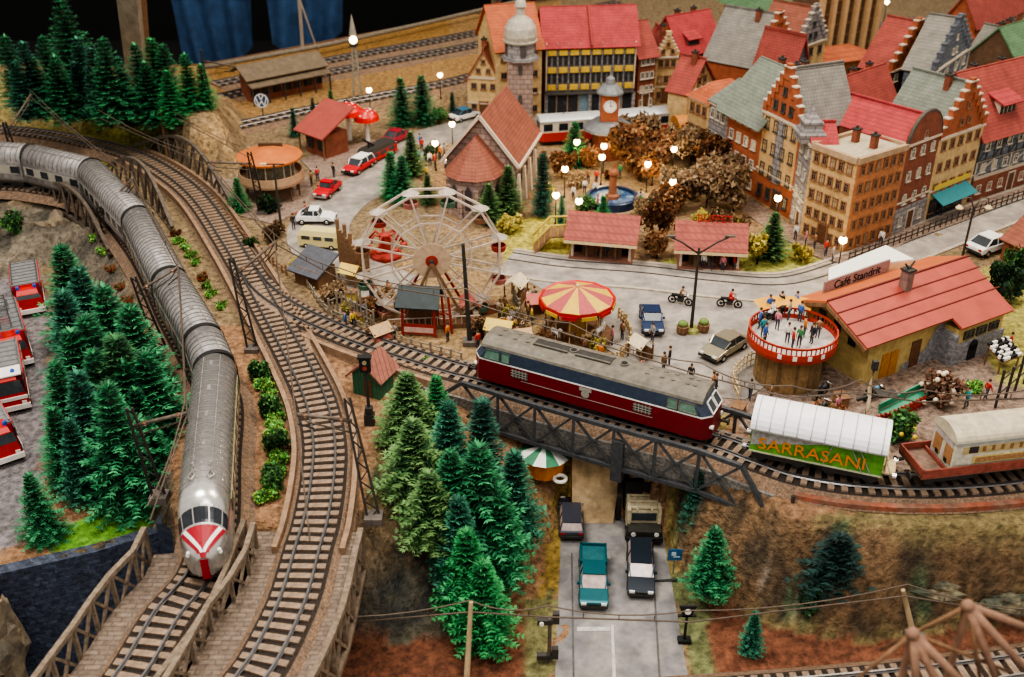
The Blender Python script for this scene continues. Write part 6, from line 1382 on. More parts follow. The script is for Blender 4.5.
def car(label, px, py, to, z, m, L=4.4, w=1.78, style='sedan', cat='car', name='car', gm=None, top=None, sc=1):
    a = P(px, py, z+.05); b = P(*to, z+.05); t = thing(name, label, cat, a, facing(a, b)); t.scale = (sc, sc, sc)
    h = L/2
    if style == 'sedan': low = [(-h, .35), (-h, .78), (-h+.1, .88), (-h+.95, .92), (h-1.35, .90), (h-.25, .74), (h, .62), (h, .33)]; cab = [(-h+.55, .9), (-h+1.25, 1.38), (-h+1.5, 1.42), (.25, 1.42), (.45, 1.38), (h-1.2, .9)]
    elif style == 'wagon': low = [(-h, .35), (-h, .85), (-h+.1, .92), (h-1.35, .90), (h-.25, .76), (h, .64), (h, .33)]; cab = [(-h+.12, .9), (-h+.35, 1.42), (-h+.6, 1.47), (.2, 1.47), (.45, 1.42), (h-1.2, .9)]
    elif style == 'beetle': low = [(-h, .4), (-h+.05, .6), (-h+.35, .88), (-h+.8, 1.0), (h-1.3, .92), (h-.5, .86), (h-.1, .6), (h, .4)]; cab = [(-h+.5, .9), (-h+1.0, 1.3), (-h+1.5, 1.46), (.1, 1.46), (.4, 1.36), (h-1.35, .9)]
    else: low = [(-h, .4), (-h, .95), (h-1.25, .95), (h-.2, .85), (h, .7), (h, .36)]; cab = [(-.45, .92), (-.4, 1.55), (-.25, 1.62), (h-1.9, 1.62), (h-1.75, 1.55), (h-1.15, .92)]
    mb = MB(); car_body(mb, L, low, w, 0); o = mb.make('body', m, t)
    bv = o.modifiers.new('b', 'BEVEL'); bv.width = .07; bv.segments = 2; bv.limit_method = 'ANGLE'
    mb = MB(); car_body(mb, L, cab, w-.12, 0); mb.make('glass_house', gm or m_carglass, t)
    rt = MB(); r = [q for q in cab if q[1] > 1.3]; x0 = r[0][0]-.02; x1 = r[-1][0]+.02; zt = max(q[1] for q in r)
    rt.box(((x0+x1)/2, 0, zt+.005), (x1-x0, w-.40, .07)); 
    for s in (-1, 1):
        for i in (0, len(cab)-2): a0, b0 = cab[i], cab[i+1]; rt.bar((a0[0], s*(w/2-.08), a0[1]), (b0[0], s*(w/2-.20), b0[1]), .07, .09)
        xm = (x0+x1)/2; rt.bar((xm, s*(w/2-.06), .9), (xm, s*(w/2-.2), zt), .07, .07)
    rt.make('roof', top or m, t)
    if style == 'pickup':
        mb = MB(); mb.box((-h+.95, 0, .98), (1.7, w-.28, .06), 0)
        for s in (-1, 1): mb.box((-h+.95, s*(w/2-.1), 1.05), (1.85, .12, .28), 1)
        mb.box((-h+.07, 0, 1.05), (.12, w-.1, .28), 1); mb.make('load_bed', [mat('bed_teal', (.015, .12, .14), .6), m], t)
    for s in (-1, 1):
        mb = MB(); mb.box((h-.02, s*(w/2-.3), .66), (.12, .34, .16)); mb.make('headlamp', m_headlamp, t)
        mb = MB(); mb.box((-h+.02, s*(w/2-.25), .72), (.1, .3, .16)); mb.make('tail_lamp', m_red, t)
        mb = MB(); mb.box((h-1.55, s*(w/2+.06), .98), (.16, .16, .14)); mb.make('mirror', m, t)
    for x in (-h, h): mb = MB(); mb.box((x, 0, .45), (.14, w-.1, .2)); mb.make('bumper', m_chrome if style == 'beetle' else m_dark, t)
    mb = MB(); mb.box((h+.03, 0, .6), (.05, .7, .14)); mb.make('grille', m_black, t)
    wheels(t, L, w); return t
m_carglass = mat('car_glass', (.05, .06, .07), .08, 0, .2); m_reflglass = mat('car_glass_reflection', (.52, .42, .40), .15, 0, .25, 2)  # second glass: pinkish windscreen reflection put into its base colour
car('teal pickup truck in the left lane of the lower street', 593, 583, (594, 645), VZ, cm('teal', (.012, .115, .14)), 5.3, 1.9, 'pickup', 'pickup truck', 'pickup_truck', m_reflglass)
car('dark navy estate car in the right lane of the lower street', 640, 575, (642, 645), VZ, cm('navy', (.03, .042, .06)), 4.7, 1.8, 'wagon', gm=m_reflglass)
car('dark grey hatchback at the bottom of the dirt ramp', 571, 523, (570, 480), VZ, cm('anthracite', (.07, .075, .10)), 4.1, 1.75, 'wagon', gm=m_reflglass)
car('dark blue car on the square left of the lamp mast', 651, 325, (656, 352), 0, cm('blue', (.03, .05, .12)), 4.2, 1.75, 'sedan')
car('beige-gold sedan on the square beside the round terrace', 724, 352, (704, 364), 0, cm('gold', (.34, .30, .22), .5), 4.4, 1.8, 'sedan')
car('white saloon car on the tram street at the right', 989, 250, (1010, 243), 0, cm('white', (.78, .78, .76), 0), 4.4, 1.8, 'sedan', sc=1.12)
car('small red beetle-shaped car on the left street', 328, 194, (316, 204), 0, cm('red', (.55, .02, .03), 0), 3.9, 1.65, 'beetle')
car('red and white vintage car parked before the red-roofed hut', 359, 170, (349, 176), 0, cm('red', (.55, .02, .03)), 4.4, 1.75, 'wagon', top=m_white)
car('dark red car at the far bend of the left street', 397, 141, (408, 136), 0, cm('dark_red', (.34, .03, .05), 0), 4.0, 1.7, 'sedan')
car('white vintage car at the bottom end of the left street', 316, 222, (328, 222), 0, cm('white', (.78, .78, .76)), 4.0, 1.7, 'beetle')
car('white and blue police car left of the church', 465, 119, (476, 116), 0, cm('white', (.78, .78, .76)), 4.2, 1.7, 'sedan', top=cm('police_blue', (.08, .22, .34), 0))
def van(label, px, py, to, m, top, L=5, w=1.95, h=2.1, z=0):
    a = P(px, py, z+.05); t = thing('van', label, 'van', a, facing(a, P(*to, z+.05)))
    mb = MB(); mb.prism([(-L/2, -w/2), (L/2-.2, -w/2), (L/2, -w/2+.25), (L/2, w/2-.25), (L/2-.2, w/2), (-L/2, w/2)], .35, h-.5); mb.make('body', m, t)
    mb = MB(); mb.box((-.1, 0, h-.25), (L-.3, w-.1, .55), 0, 0, None, (.9, .8)); mb.make('roof', top, t)
    for s in (-1, 1):
        for k in range(3): mb = MB(); mb.box((-L*.3+k*L*.28, s*w/2, h-.75), (L*.2, .05, .45)); mb.make('window', m_carglass, t)
    mb = MB(); mb.box((L/2-.02, 0, h-.72), (.08, w*.7, .45)); mb.make('windscreen', m_carglass, t); wheels(t, L, w); return t
t = van('pale yellow van with cream roof behind the fairground shack', 322, 246, (345, 248), cm('pale_yellow', (.62, .54, .26), 0), cm('pale_yellow', (.6, .5, .2))); t.scale = (.82, .82, .82)
t = van('dark tow truck with crane behind the red and white vintage car', 378, 158, (400, 147), m_red, m_dark, 5.4, 1.9, 1.7)
mb = MB(); mb.bar((-.5, 0, 1.6), (-2.6, 0, 3.0), .2); mb.bar((-1.4, 0, 1.0), (-1.6, 0, 2.4), .15); mb.make('crane', m_black, t)
def fire_engine(label, px, py, to, z, L=8, w=2.7, h=3.3, ladder=False, white=True):
    a = P(px, py, z); t = thing('fire_engine', label, 'fire engine', a, facing(a, P(*to, z))); rd_ = mat('fire_red', (.50, .022, .015), .35, 0, .12)
    mb = MB(); mb.box((-L*.1, 0, 1.55), (L*.78, w, 2.1), 0); o = mb.make('body', rd_, t)
    mb = MB(); x = L*.5-1.1; prof = [(x-.95, .55), (x-.95, h-.35), (x-.8, h-.15), (x+.45, h-.15), (x+.72, h-.45), (x+.95, 1.75), (x+1.0, .55)]; car_body(mb, L, prof, w, 0); mb.make('cab', rd_, t)
    mb = MB(); mb.box((-L*.1, 0, 2.66), (L*.76, w-.15, .12), 0)
    for k in range(7): mb.box((-L*.42+k*L*.105, 0, 2.75), (.12, w-.3, .08), 1)
    for s in (-1, 1): mb.box((-L*.1, s*(w/2-.2), 2.8), (L*.74, .1, .18), 1)
    mb.make('equipment_deck', [mat('engine_deck', (.24, .24, .25), .5, .3, .2), m_chrome], t)
    if ladder:
        mb = MB()
        for s in (-.4, .4): mb.bar((-L*.45, s, 3.15), (L*.42, s, 3.55), .12, .2)
        for k in range(14): f = k/13; xx = -L*.45+L*.87*f; mb.bar((xx, -.4, 3.15+.4*f), (xx, .4, 3.15+.4*f), .08)
        mb.box((-L*.25, 0, 2.95), (1.4, 1.2, .5)); mb.make('ladder', m_chrome, t)
    mb = MB(); q = [V((x+.96, -w*.42, 1.8)), V((x+.96, w*.42, 1.8)), V((x+.76, w*.38, h-.5)), V((x+.76, -w*.38, h-.5))]; mb.add(q, [(0, 1, 2, 3)], 0); mb.make('windscreen', m_carglass, t)
    for s in (-1, 1):
        mb = MB(); mb.box((x-.05, s*(w/2-.1), 2.25), (1.1, .1, .75)); mb.make('side_window', m_carglass, t)
        mb = MB(); mb.box((0, s*(w/2+.01), 1.25), (L*.96, .04, .32)); mb.make('white_stripe', m_white, t)
        for k in range(3): mb = MB(); mb.box((-L*.38+k*L*.2, s*(w/2+.02), 1.85), (L*.16, .05, .85)); mb.make('roller_shutter', m_silver_s, t)
        mb = MB(); mb.box((x+1.0, s*w*.36, .95), (.1, .34, .26)); mb.make('headlamp', m_headlamp, t)
        mb = MB(); mb.lathe([(.16, 0), (.16, .22), (.1, .3), (0, .32)], 10, 0, (x+.1, s*.7, h-.15)); mb.make('blue_light', mat('beacon_blue', (.03, .10, .45), .2), t)
    mb = MB(); mb.box((x+1.0, 0, .62), (.2, w, .4)); mb.make('bumper', m_white, t)
    if white: mb = MB(); mb.box((x+.99, 0, 1.4), (.08, w*.95, .28)); mb.box((x-.1, 0, h-.12), (1.5, w-.3, .1)); mb.make('white_front_band', m_white, t)
    wheels(t, L, w, .5, None, (-L*.28, L*.32)); return t
fire_engine('red fire engine at the top of the parked row, below the left rocks', 31, 302, (34, 325), -3, 6.5, 2.5, 2.6, False, False)
fire_engine('red ladder fire engine second in the parked row', 12, 348, (22, 385), -3, 8.5, 2.7, 3.0, True, False)
fire_engine('fire engine with white front band facing the camera, third in the row', 10, 392, (14, 420), -3, 7.5, 2.8, 3.3, False, True)
fire_engine('red fire engine nearest the small front conifer, cut by the left edge', -4, 446, (12, 475), -3, 6.5, 2.6, 3.0, False, False)
def army_truck():
    a = P(640, 517, VZ); t = thing('military_truck', 'dark truck with cream lattice gear emerging from the underpass', 'truck', a, -PI/2-.02); m = mat('truck_olive', (.035, .033, .028), .7, 0, .3); mc = mat('truck_cream', (.52, .46, .32), .7, 0, .3)
    mb = MB(); mb.box((-1.6, 0, 2.35), (4.4, 2.6, 2.5), 0); mb.make('canvas_body', mat('truck_black_canvas', (.02, .02, .022), .8, 0, .3), t)
    mb = MB(); mb.box((1.3, 0, 1.5), (1.6, 2.4, 1.5), 0); mb.make('cab', mc, t)
    mb = MB(); mb.box((1.25, 0, 2.3), (1.3, 2.2, .12)); mb.make('cab_roof', mc, t)
    mb = MB(); 
    for s in (-1, 1): mb.bar((.5, s*1.05, 2.45), (2.2, s*1.05, 2.45), .22); mb.bar((.5, s*.5, 2.4), (2.2, s*.5, 2.4), .12); mb.bar((2.2, s*1.05, 2.5), (2.2, s*1.05, .9), .22)
    for x in (.6, 1.3, 2.0): mb.bar((x, -1.1, 2.5), (x, 1.1, 2.5), .14)
    mb.make('pale_rack', mc, t)
    mb = MB(); mb.box((2.15, 0, 1.8), (.08, 1.7, .6)); mb.make('windscreen', m_carglass, t)
    mb = MB(); mb.box((2.7, 0, .95), (1.0, 2.3, .7)); mb.make('hood', m, t); mb = MB(); mb.box((3.25, 0, .7), (.25, 2.5, .4)); mb.make('bumper', m_black, t)
    for s in (-1, 1): mb = MB(); mb.cyl((3.2, s*.8, 1.1), (3.26, s*.8, 1.1), .17, .17, 10); mb.make('headlamp', m_headlamp, t)
    wheels(t, 6.5, 2.5, .5, None, (-2.6, 2.3))
army_truck()
def moto(label, px, py, to, z=0, col=(.05, .05, .05), name='motorcycle', cat='motorcycle'):
    a = P(px, py, z+.06); t = thing(name, label, cat, a, facing(a, P(*to, z+.06))); m = mat('moto_%.2f%.2f' % col[:2], col, .35, .2, .1)
    for x in (-.72, .72):
        mb = MB(); pts = [V((x+.31*math.cos(k*PI/8), 0, .32+.31*math.sin(k*PI/8))) for k in range(17)]; mb.tube(pts, .07, 6); mb.cyl((x, -.06, .32), (x, .06, .32), .12, .12, 8, 0); mb.make('wheel', m_black, t)
    mb = MB(); mb.bar((-.72, 0, .32), (.3, 0, .5), .1); mb.bar((.72, 0, .32), (.45, 0, 1.0), .07); mb.box((0, 0, .45), (.5, .3, .35)); mb.make('frame', m_dark, t)
    mb = MB(); mb.ball((.15, 0, .82), .3, 8, 6, 0, (1.1, .6, .6)); mb.make('tank', m, t); mb = MB(); mb.box((-.4, 0, .8), (.75, .3, .14)); mb.make('seat', m_black, t)
    mb = MB(); mb.tube([(.35, -.38, 1.05), (.5, 0, 1.0), (.35, .38, 1.05)], .03, 5); mb.make('handlebar', m_chrome, t); mb = MB(); mb.ball((.6, 0, .9), .11, 8, 5); mb.make('headlamp', m_headlamp, t); return t
MOTO = [('motorcycle ridden on the square behind the blue car', 680, 304, (690, 306), (.05, .05, .05)), ('red motorcycle ridden on the square near the lamp mast', 729, 307, (740, 308), (.35, .03, .03))]
for l, x, y, to, c in MOTO: moto(l, x, y, to, 0, c)
moto('blue motorcycle parked at the café front', 873, 398, (885, 394), 0, (.10, .25, .38)); moto('dark motorcycle parked under the terrace edge', 822, 396, (828, 390), 0, (.08, .08, .09)); moto('second dark motorcycle in front of the terrace base, lower one', 822, 414, (828, 408), 0, (.06, .06, .07))
moto('chrome motorcycle standing on the round terrace by the rail', 768, 322, (778, 318), 3.45, (.55, .55, .58)); moto('white motorcycle on the round terrace behind the first one', 785, 314, (793, 309), 3.45, (.5, .5, .55))
# tram of two cars
def tram(label, a, b):
    A = P(*a, .1); B = P(*b, .1); d = B-A; L = d.length; t = thing('tram', label, 'tram', A, math.atan2(d.y, d.x)); mr = mat('tram_red', (.48, .035, .02), .4, 0, .1); mc = mat('tram_cream', (.62, .56, .46), .5, 0, .1)
    mb = MB(); mb.prism([(0, -.9), (.4, -1.25), (L-.4, -1.25), (L, -.9), (L, .9), (L-.4, 1.25), (.4, 1.25), (0, .9)], .5, 1.55); mb.make('red_body', mr, t)
    mb = MB(); mb.prism([(0.05, -.88), (.42, -1.22), (L-.42, -1.22), (L-.05, -.88), (L-.05, .88), (L-.42, 1.22), (.42, 1.22), (.05, .88)], 1.5, 2.9); mb.make('cream_body', mc, t)
    mb = MB(); vault_roof(mb, -.05, L+.05, 1.32, 2.85, .5); mb.make('roof', mat('tram_roof', (.50, .51, .52), .4, .2, .1), t)
    n = int(L/1.6)
    for s in (-1, 1):
        for k in range(n): mb = MB(); mb.box((L*(k+.5)/n, s*1.24, 2.2), (1.05, .05, .8)); mb.make('window', m_glass, t)
    for x in (.02, L-.02): mb = MB(); mb.box((x, 0, 2.2), (.08, 1.4, .8)); mb.make('windscreen', m_glass, t)
    for x in (L*.2, L*.8): mb = MB(); mb.box((x, 0, .4), (2.4, 2.0, .5)); mb.make('bogie', m_dark, t)
    mb = MB(); mb.tube([(L*.5-.8, 0, 3.35), (L*.5+.3, 0, 4.0), (L*.5-.5, 0, 4.6)], .04, 5); mb.bar((L*.5-.5, -.7, 4.6), (L*.5-.5, .7, 4.6), .06); mb.make('current_collector', m_dark, t)
tram('red and cream tram with silver roof behind the clock pavilion, right car', (614, 138), (692, 131)); tram('red and cream tram car with silver roof left of the clock pavilion', (538, 143), (598, 139))
# orange stop shelter at the tram's end
a = P(686, 148); t = thing('tram_shelter', 'white-framed shelter with orange barrel roof at the end of the tram', 'shelter', a, .2)
mb = MB(); vault_roof(mb, -1.6, 3, 1.6, 2.8, 1.1); mb.make('roof', mat('shelter_orange', (.48, .20, .05), .6, 0, .15), t)
for x in (-1.4, 2.8):
    for y in (-1.4, 1.4): mb = MB(); mb.bar((x, y, 0), (x, y, 2.9), .18); mb.make('post', m_white, t)
mb = MB(); mb.bar((-1.4, -1.4, 2.6), (2.8, -1.4, 2.6), .2); mb.make('beam', m_white, t)
# ================================================================ FAIRGROUND
m_fw = mat('wheel_white', (.52, .43, .36), .5, 0, .15); m_fr = mat('fair_red', (.33, .04, .03), .5, 0, .2); m_ye = mat('fair_yellow', (.56, .38, .07), .6, 0, .12); m_pk = mat('fair_rose', (.40, .085, .09), .6, 0, .12)
def ferris():
    base = P(434, 319); t = thing('ferris_wheel', 'white-spoked ferris wheel with small gondolas behind the branch track', 'ferris wheel', base, .10)
    R = 5.6; cz = 5.75; n = 12
    for y in (-.75, .75):
        mb = MB(); pts = [V((math.cos(2*PI*k/n+.26)*R, y, cz+math.sin(2*PI*k/n+.26)*R)) for k in range(n)]; ip = [V((math.cos(2*PI*k/n+.26)*R*.58, y, cz+math.sin(2*PI*k/n+.26)*R*.58)) for k in range(n)]
        for k in range(n): mb.bar(pts[k], pts[(k+1) % n], .16, .16, 0, V((0, 1, 0))); mb.bar(ip[k], ip[(k+1) % n], .11, .11, 0, V((0, 1, 0)))
        mb.make('rim', m_fw, t)
        for k in range(n): mb = MB(); mb.bar((0, y, cz), pts[k], .13, .13, 0, V((0, 1, 0))); mb.make('spoke', m_fw, t)
    for k in range(n):
        a = 2*PI*k/n+.26; p = V((math.cos(a)*R, 0, cz+math.sin(a)*R)); mb = MB(); mb.bar(p+V((0, -.8, 0)), p+V((0, .8, 0)), .1); mb.make('cross_bar', m_fw, t)
        mb = MB(); mb.lathe([(.12, -1.3), (.55, -1.15), (.62, -.75), (.56, -.7), (.5, -1.05), (0, -1.1)], 10, 0, p); o = mb.make('gondola', [m_fr, mat('gondola_brown', (.26, .13, .07), .5), mat('gondola_green', (.07, .15, .10), .5), mat('gondola_rose', (.38, .14, .12), .5)][k % 4], t)
        mb = MB(); mb.cyl(p+V((0, 0, -1.1)), p, .04, .04, 5, 0); mb.lathe([(.75, -.02), (.1, .3), (0, .32)], 8, 0, p); mb.make('canopy', mat('gondola_canopy', (.36, .31, .27), .6, 0, .25), o)
    mb = MB(); mb.cyl((0, -.95, cz), (0, -.88, cz), 1.5, 1.5, 24, 0); mb.cyl((0, -1.0, cz), (0, -.9, cz), .5, .5, 16, 1); mb.make('hub_disc', [mat('hub_cream', (.50, .36, .25), .6, 0, .2, 3), m_fr], t)
    for s in (-1, 1):
        for y in (-1.3, 1.3): mb = MB(); mb.bar((0, y, cz), (s*2.8, y*1.25, 0), .2, .2, 0, V((0, 1, 0))); mb.make('support_leg', m_wood if y < 0 else m_fr, t)
    mb = MB(); mb.cyl((0, -1.4, cz), (0, 1.4, cz), .2, .2, 10); mb.make('axle', m_dark, t)
    mb = MB(); mb.box((0, 0, .2), (7.5, 3.6, .4)); mb.make('platform', m_wood, t)
    mb = MB()
    for k in range(16): x = -3.7+k*7.4/15; mb.bar((x, -1.75, .4), (x, -1.75, 1.1), .06)
    mb.bar((-3.7, -1.75, 1.1), (3.7, -1.75, 1.1), .08); mb.make('railing', m_fw, t)
ferris()
q = P(421, 332); t = thing('ticket_booth', 'red wooden ticket booth with dark roof in front of the ferris wheel', 'booth', q, -.12); t.scale = (.88, .62, .92)
for x in (-1.5, 1.5):
    for y in (-1.2, 1.2): mb = MB(); mb.bar((x, y, 0), (x*.95, y, 3.1), .22); mb.make('post', m_fr, t)
mb = MB(); mb.slab([V((-2.0, -1.9, 2.9)), V((2.0, -1.9, 2.9)), V((1.9, .4, 4.3)), V((-1.9, .4, 4.3))], -.16); mb.slab([V((-1.9, .4, 4.3)), V((1.9, .4, 4.3)), V((2, 1.8, 3.2)), V((-2, 1.8, 3.2))], -.16); mb.make('roof', mat('booth_roof', (.028, .042, .047), .6, 0, .25, 1.5), t)
mb = MB(); mb.box((0, -1.25, .75), (3.0, .14, 1.0), 0); mb.box((0, -1.34, .7), (2.7, .06, .5), 1); mb.make('counter', [m_fr, mat('booth_panel', (.60, .40, .36), .6, 0, .2)], t)
mb = MB(); mb.box((0, 1.1, 1.5), (2.8, .12, 2.8)); mb.make('back_wall', m_wood, t)
for k, x in enumerate((2.3, 2.9)): mb = MB(); mb.bar((x, 0, 0), (x-.3, .3, 3.6), .16); mb.bar((x, 0, 1.8), (x-.6, .3, 1.9), .12); mb.make('ladder_frame', m_fr, t)
def carousel():
    q = P(576, 336); t = thing('carousel', 'carousel with red and yellow segmented canopy beside the square', 'carousel', q); R = 2.95; n = 12
    mr = m_red; mb = MB(); z0 = 3.35
    for k in range(n):
        a0, a1 = 2*PI*k/n, 2*PI*(k+1)/n; c0, s0, c1, s1 = math.cos(a0), math.sin(a0), math.cos(a1), math.sin(a1)
        mb.add([V((c0*R*.96, s0*R*.96, z0+.12)), V((c1*R*.96, s1*R*.96, z0+.12)), V((0, 0, z0+1.15))], [(0, 1, 2)], k % 2)
    mb.make('canopy', [m_ye, m_pk], t)
    mb = MB(); mb.lathe([(R*.97, z0+.1), (R*1.03, z0+.18), (R*1.03, z0-.12), (R*.97, z0-.12), (R*.97, z0+.1)], n, 0, (0, 0, 0), False)
    mb.make('rim', m_red, t)
    for k in range(n): a = 2*PI*(k+.5)/n; mb = MB(); mb.box((math.cos(a)*R*1.0, math.sin(a)*R*1.0, z0-.22), (.1, 1.2, .3), 0, a); mb.make('valance_panel', m_ye if k % 2 else m_red, t)
    mb = MB(); mb.lathe([(.75, .3), (.62, 1.2), (.7, 2.6), (.9, 3.3)], 12, 0, (0, 0, 0), False); mb.make('centre_column', mat('column_gold', (.56, .33, .06), .5, 0, .2, 3), t)
    mb = MB(); mb.lathe([(R, -.05), (R, .28), (0, .3)], 24, 0); mb.make('deck', m_wood, t)
    mb = MB(); mb.ball((0, 0, z0+1.2), .14, 8, 6); mb.make('finial', m_cream, t)
    for k in range(10):
        a = 2*PI*k/10; c = V((math.cos(a)*2.1, math.sin(a)*2.1, 0)); tt = V((-math.sin(a), math.cos(a), 0)); mb = MB(); mb.cyl(c+V((0, 0, .3)), c+V((0, 0, z0)), .05, .05, 6); mb.make('pole', m_cream, t)
        mb = MB(); b = c+V((0, 0, 1.15+.15*(k % 2))); mb.ball(b, .3, 8, 6, 0, (.7, .7, .75)); mb.tube([b-tt*.42, b+tt*.42], [.2, .22], 8); mb.tube([b+tt*.35+V((0, 0, .05)), b+tt*.55+V((0, 0, .42)), b+tt*.82+V((0, 0, .42))], [.14, .11, .06], 6)
        for s in (-.35, .35):
            for e in (-.1, .1): r = c.normalized()*e; mb.tube([b+tt*s+r, b+tt*(s*1.25)+r+V((0, 0, -.5))], [.07, .04], 5)
        mb.make('carousel_horse', [m_white, m_wood, mat('horse_tan', (.42, .28, .16), .6)][k % 3], t)
carousel()
# small round stall below the bridge, orange with green and white umbrella roof
q = P(545, 470, -4.2); t = thing('round_stall', 'orange round stall with green and white striped roof under the bridge', 'stall', q)
mb = MB(); mb.lathe([(1.35, 0), (1.5, 1.0), (1.55, 1.5)], 12, 0, (0, 0, 0), False); mb.make('drum', mat('stall_orange', (.60, .22, .04), .6, 0, .2), t)
mb = MB()
for k in range(12): a0, a1 = 2*PI*k/12, 2*PI*(k+1)/12; mb.add([V((math.cos(a0)*1.9, math.sin(a0)*1.9, 1.6)), V((math.cos(a1)*1.9, math.sin(a1)*1.9, 1.6)), V((0, 0, 2.4))], [(0, 1, 2)], k % 2)
mb.make('striped_roof', [m_white, mat('stall_green', (.05, .22, .12), .6)], t)
q = P(560, 482, -4.2); mb = MB()
pts = [V((math.cos(k*PI/8)*.42, math.sin(k*PI/8)*.42, .3)) for k in range(17)]; mb.tube(pts, .14, 8); tag(mb.make('tyre', m_white, None, False, q), 'white ring tyre lying beside the orange stall under the bridge', 'tyre')
# wooden palings and fences
def fence(label, pts, z, h, m, step=.5, rough=.25, rail=True, name='fence', w=.16):
    path = smooth_path([P(x, y, z) for x, y in pts], step); t = thing(name, label, 'fence', path[0]*1); mb = MB()
    for i, q in enumerate(path): hh = h*(1+RD.uniform(-rough, rough)); o = q-path[0]; mb.bar(o+V((0, 0, -.1)), o+V((RD.uniform(-.06, .06), 0, hh)), w)
    mb.make('palings', m, t)
    if rail:
        mb = MB()
        for f in (.4, .8):
            for a, b in zip(path, path[1:]): mb.bar(a-path[0]+V((0, 0, h*f)), b-path[0]+V((0, 0, h*f)), .08)
        mb.make('rails', m, t)
m_pal = mat('paling_brown', (.24, .14, .08), .85, 0, .35, 5); m_fgrey = mat('fence_grey', (.26, .22, .17), .8, 0, .3, 5)
fence('tall brown log palisade left of the ferris wheel', [(341, 262), (352, 270), (362, 277), (370, 287)], 0, 3.4, m_pal, .42, .3, False, w=.3)
fence('pale stick fence at the fair behind the branch track', [(330, 318), (344, 314), (360, 322), (375, 330)], 0, 2.0, m_fgrey, .4, .5)
fence('low rustic fence along the branch track below the ferris wheel', [(306, 285), (325, 312), (350, 325), (380, 338), (420, 350), (465, 362)], 0, .9, m_fgrey, .9, .2)
fence('rustic fence around the carousel lawn', [(540, 345), (570, 362), (605, 368), (625, 355), (630, 335), (618, 318)], 0, 1.0, mat('fence_tan', (.42, .30, .16), .8, 0, .3), .5, .3)
fence('low fence on the right side of the ferris wheel', [(495, 340), (510, 330), (520, 315), (512, 300)], 0, 1.2, m_fgrey, .5, .4)
fence('dark railing along the shop pavement of the tram street', [(848, 262), (900, 243), (960, 220), (1040, 192)], .1, 1.0, m_dark, .9, 0, w=.08)
fence('tall dark fence standing at the right edge behind the caravan', [(995, 408), (1010, 395), (1030, 378)], 0, 3.0, m_dark, 1.6, .1, w=.14)
fence('red fence in front of the café house', [(858, 432), (880, 425), (905, 415), (925, 405)], 0, .9, m_fr, .4, 0)
fence('curved pale railing at the foot of the round terrace', [(738, 400), (732, 382), (745, 368), (762, 362)], 0, 1.3, m_cream, .5, 0, w=.08)
fence('brown fence beside the tracks above the arched girder', [(216, 205), (240, 236), (268, 262), (290, 278)], 0, .9, m_pal, .8, .2)
# stone-coloured benches, barrels, planters by the lamp mast
for i, (x, y) in enumerate([(682, 334), (703, 332)]):
    mb = MB(); mb.lathe([(.35, 0), (.48, .3), (.5, .75), (.42, .8), (0, .75)], 12, 0); mb.ball((0, 0, .95), .42, 8, 5, 1, (1, 1, .7)); tag(mb.make('planter', [m_wood, mat('planter_green', (.16, .24, .07), .8, 0, .4, 5)], None, False, P(x, y)), '%s wooden planter beside the lamp mast on the square' % ('left' if i == 0 else 'right'), 'planter')
# table with black and white goods at the café's right end
q = P(1000, 366); t = thing('market_table', 'slanted display table of black and white goods right of the stone porch', 'table', q, .5); t.scale = (.72, .72, .72)
mb = MB(); mb.slab([V((-1.6, -1.1, 1.3)), V((1.6, -1.1, 1.3)), V((1.6, 1.1, 2.4)), V((-1.6, 1.1, 2.4))], -.12)
for x in (-1.4, 1.4): mb.bar((x, -.9, 0), (x, -.9, 1.3), .12); mb.bar((x, .9, 0), (x, .9, 2.3), .12)
mb.make('table_frame', m_wood, t)
mb = MB(); rd = random.Random(4)
for i in range(9):
    for j in range(6): x = -1.4+i*.35; y = -.95+j*.38; mb.box((x, y, 1.55+(y+1.1)*.5), (.28, .3, .3), rd.randrange(2), rd.random())
mb.make('goods', [m_black, m_white], t)['kind'] = 'stuff'
q = P(905, 408); t = thing('bench', 'long green bench along the café front', 'bench', q, .62)
mb = MB(); mb.box((0, 0, .55), (5.5, .7, .12)); mb.box((0, .35, .95), (5.5, .1, .5)); mb.make('seat', mat('bench_green', (.06, .28, .17), .6, 0, .2), t)
for x in (-2.4, 0, 2.4): mb = MB(); mb.box((x, 0, .25), (.12, .6, .5)); mb.make('leg', m_dark, t)
# blue parking sign
q = P(673, 574, VZ); t = thing('road_sign', 'blue square road sign right of the lower street', 'sign', q)
mb = MB(); mb.cyl((0, 0, 0), (0, 0, 1.4), .06, .06, 6); mb.make('post', m_chrome, t); mb = MB(); mb.box((0, -.06, 1.75), (.95, .06, .95)); mb.make('sign_plate', mat('sign_plate_blue', (.04, .13, .27), .4), t)
mb = MB(); mb.box((-.1, -.1, 1.85), (.3, .03, .3)); mb.box((.1, -.1, 1.6), (.45, .03, .1)); mb.make('sign_symbol', mat('symbol_pale', (.45, .6, .7), .5), t)
mb = MB(); mb.bar(P(655, 582, VZ), P(700, 578, VZ+.2), .18); tag(mb.make('barrier_beam', m_dark), 'dark low beam lying right of the blue road sign', 'beam')
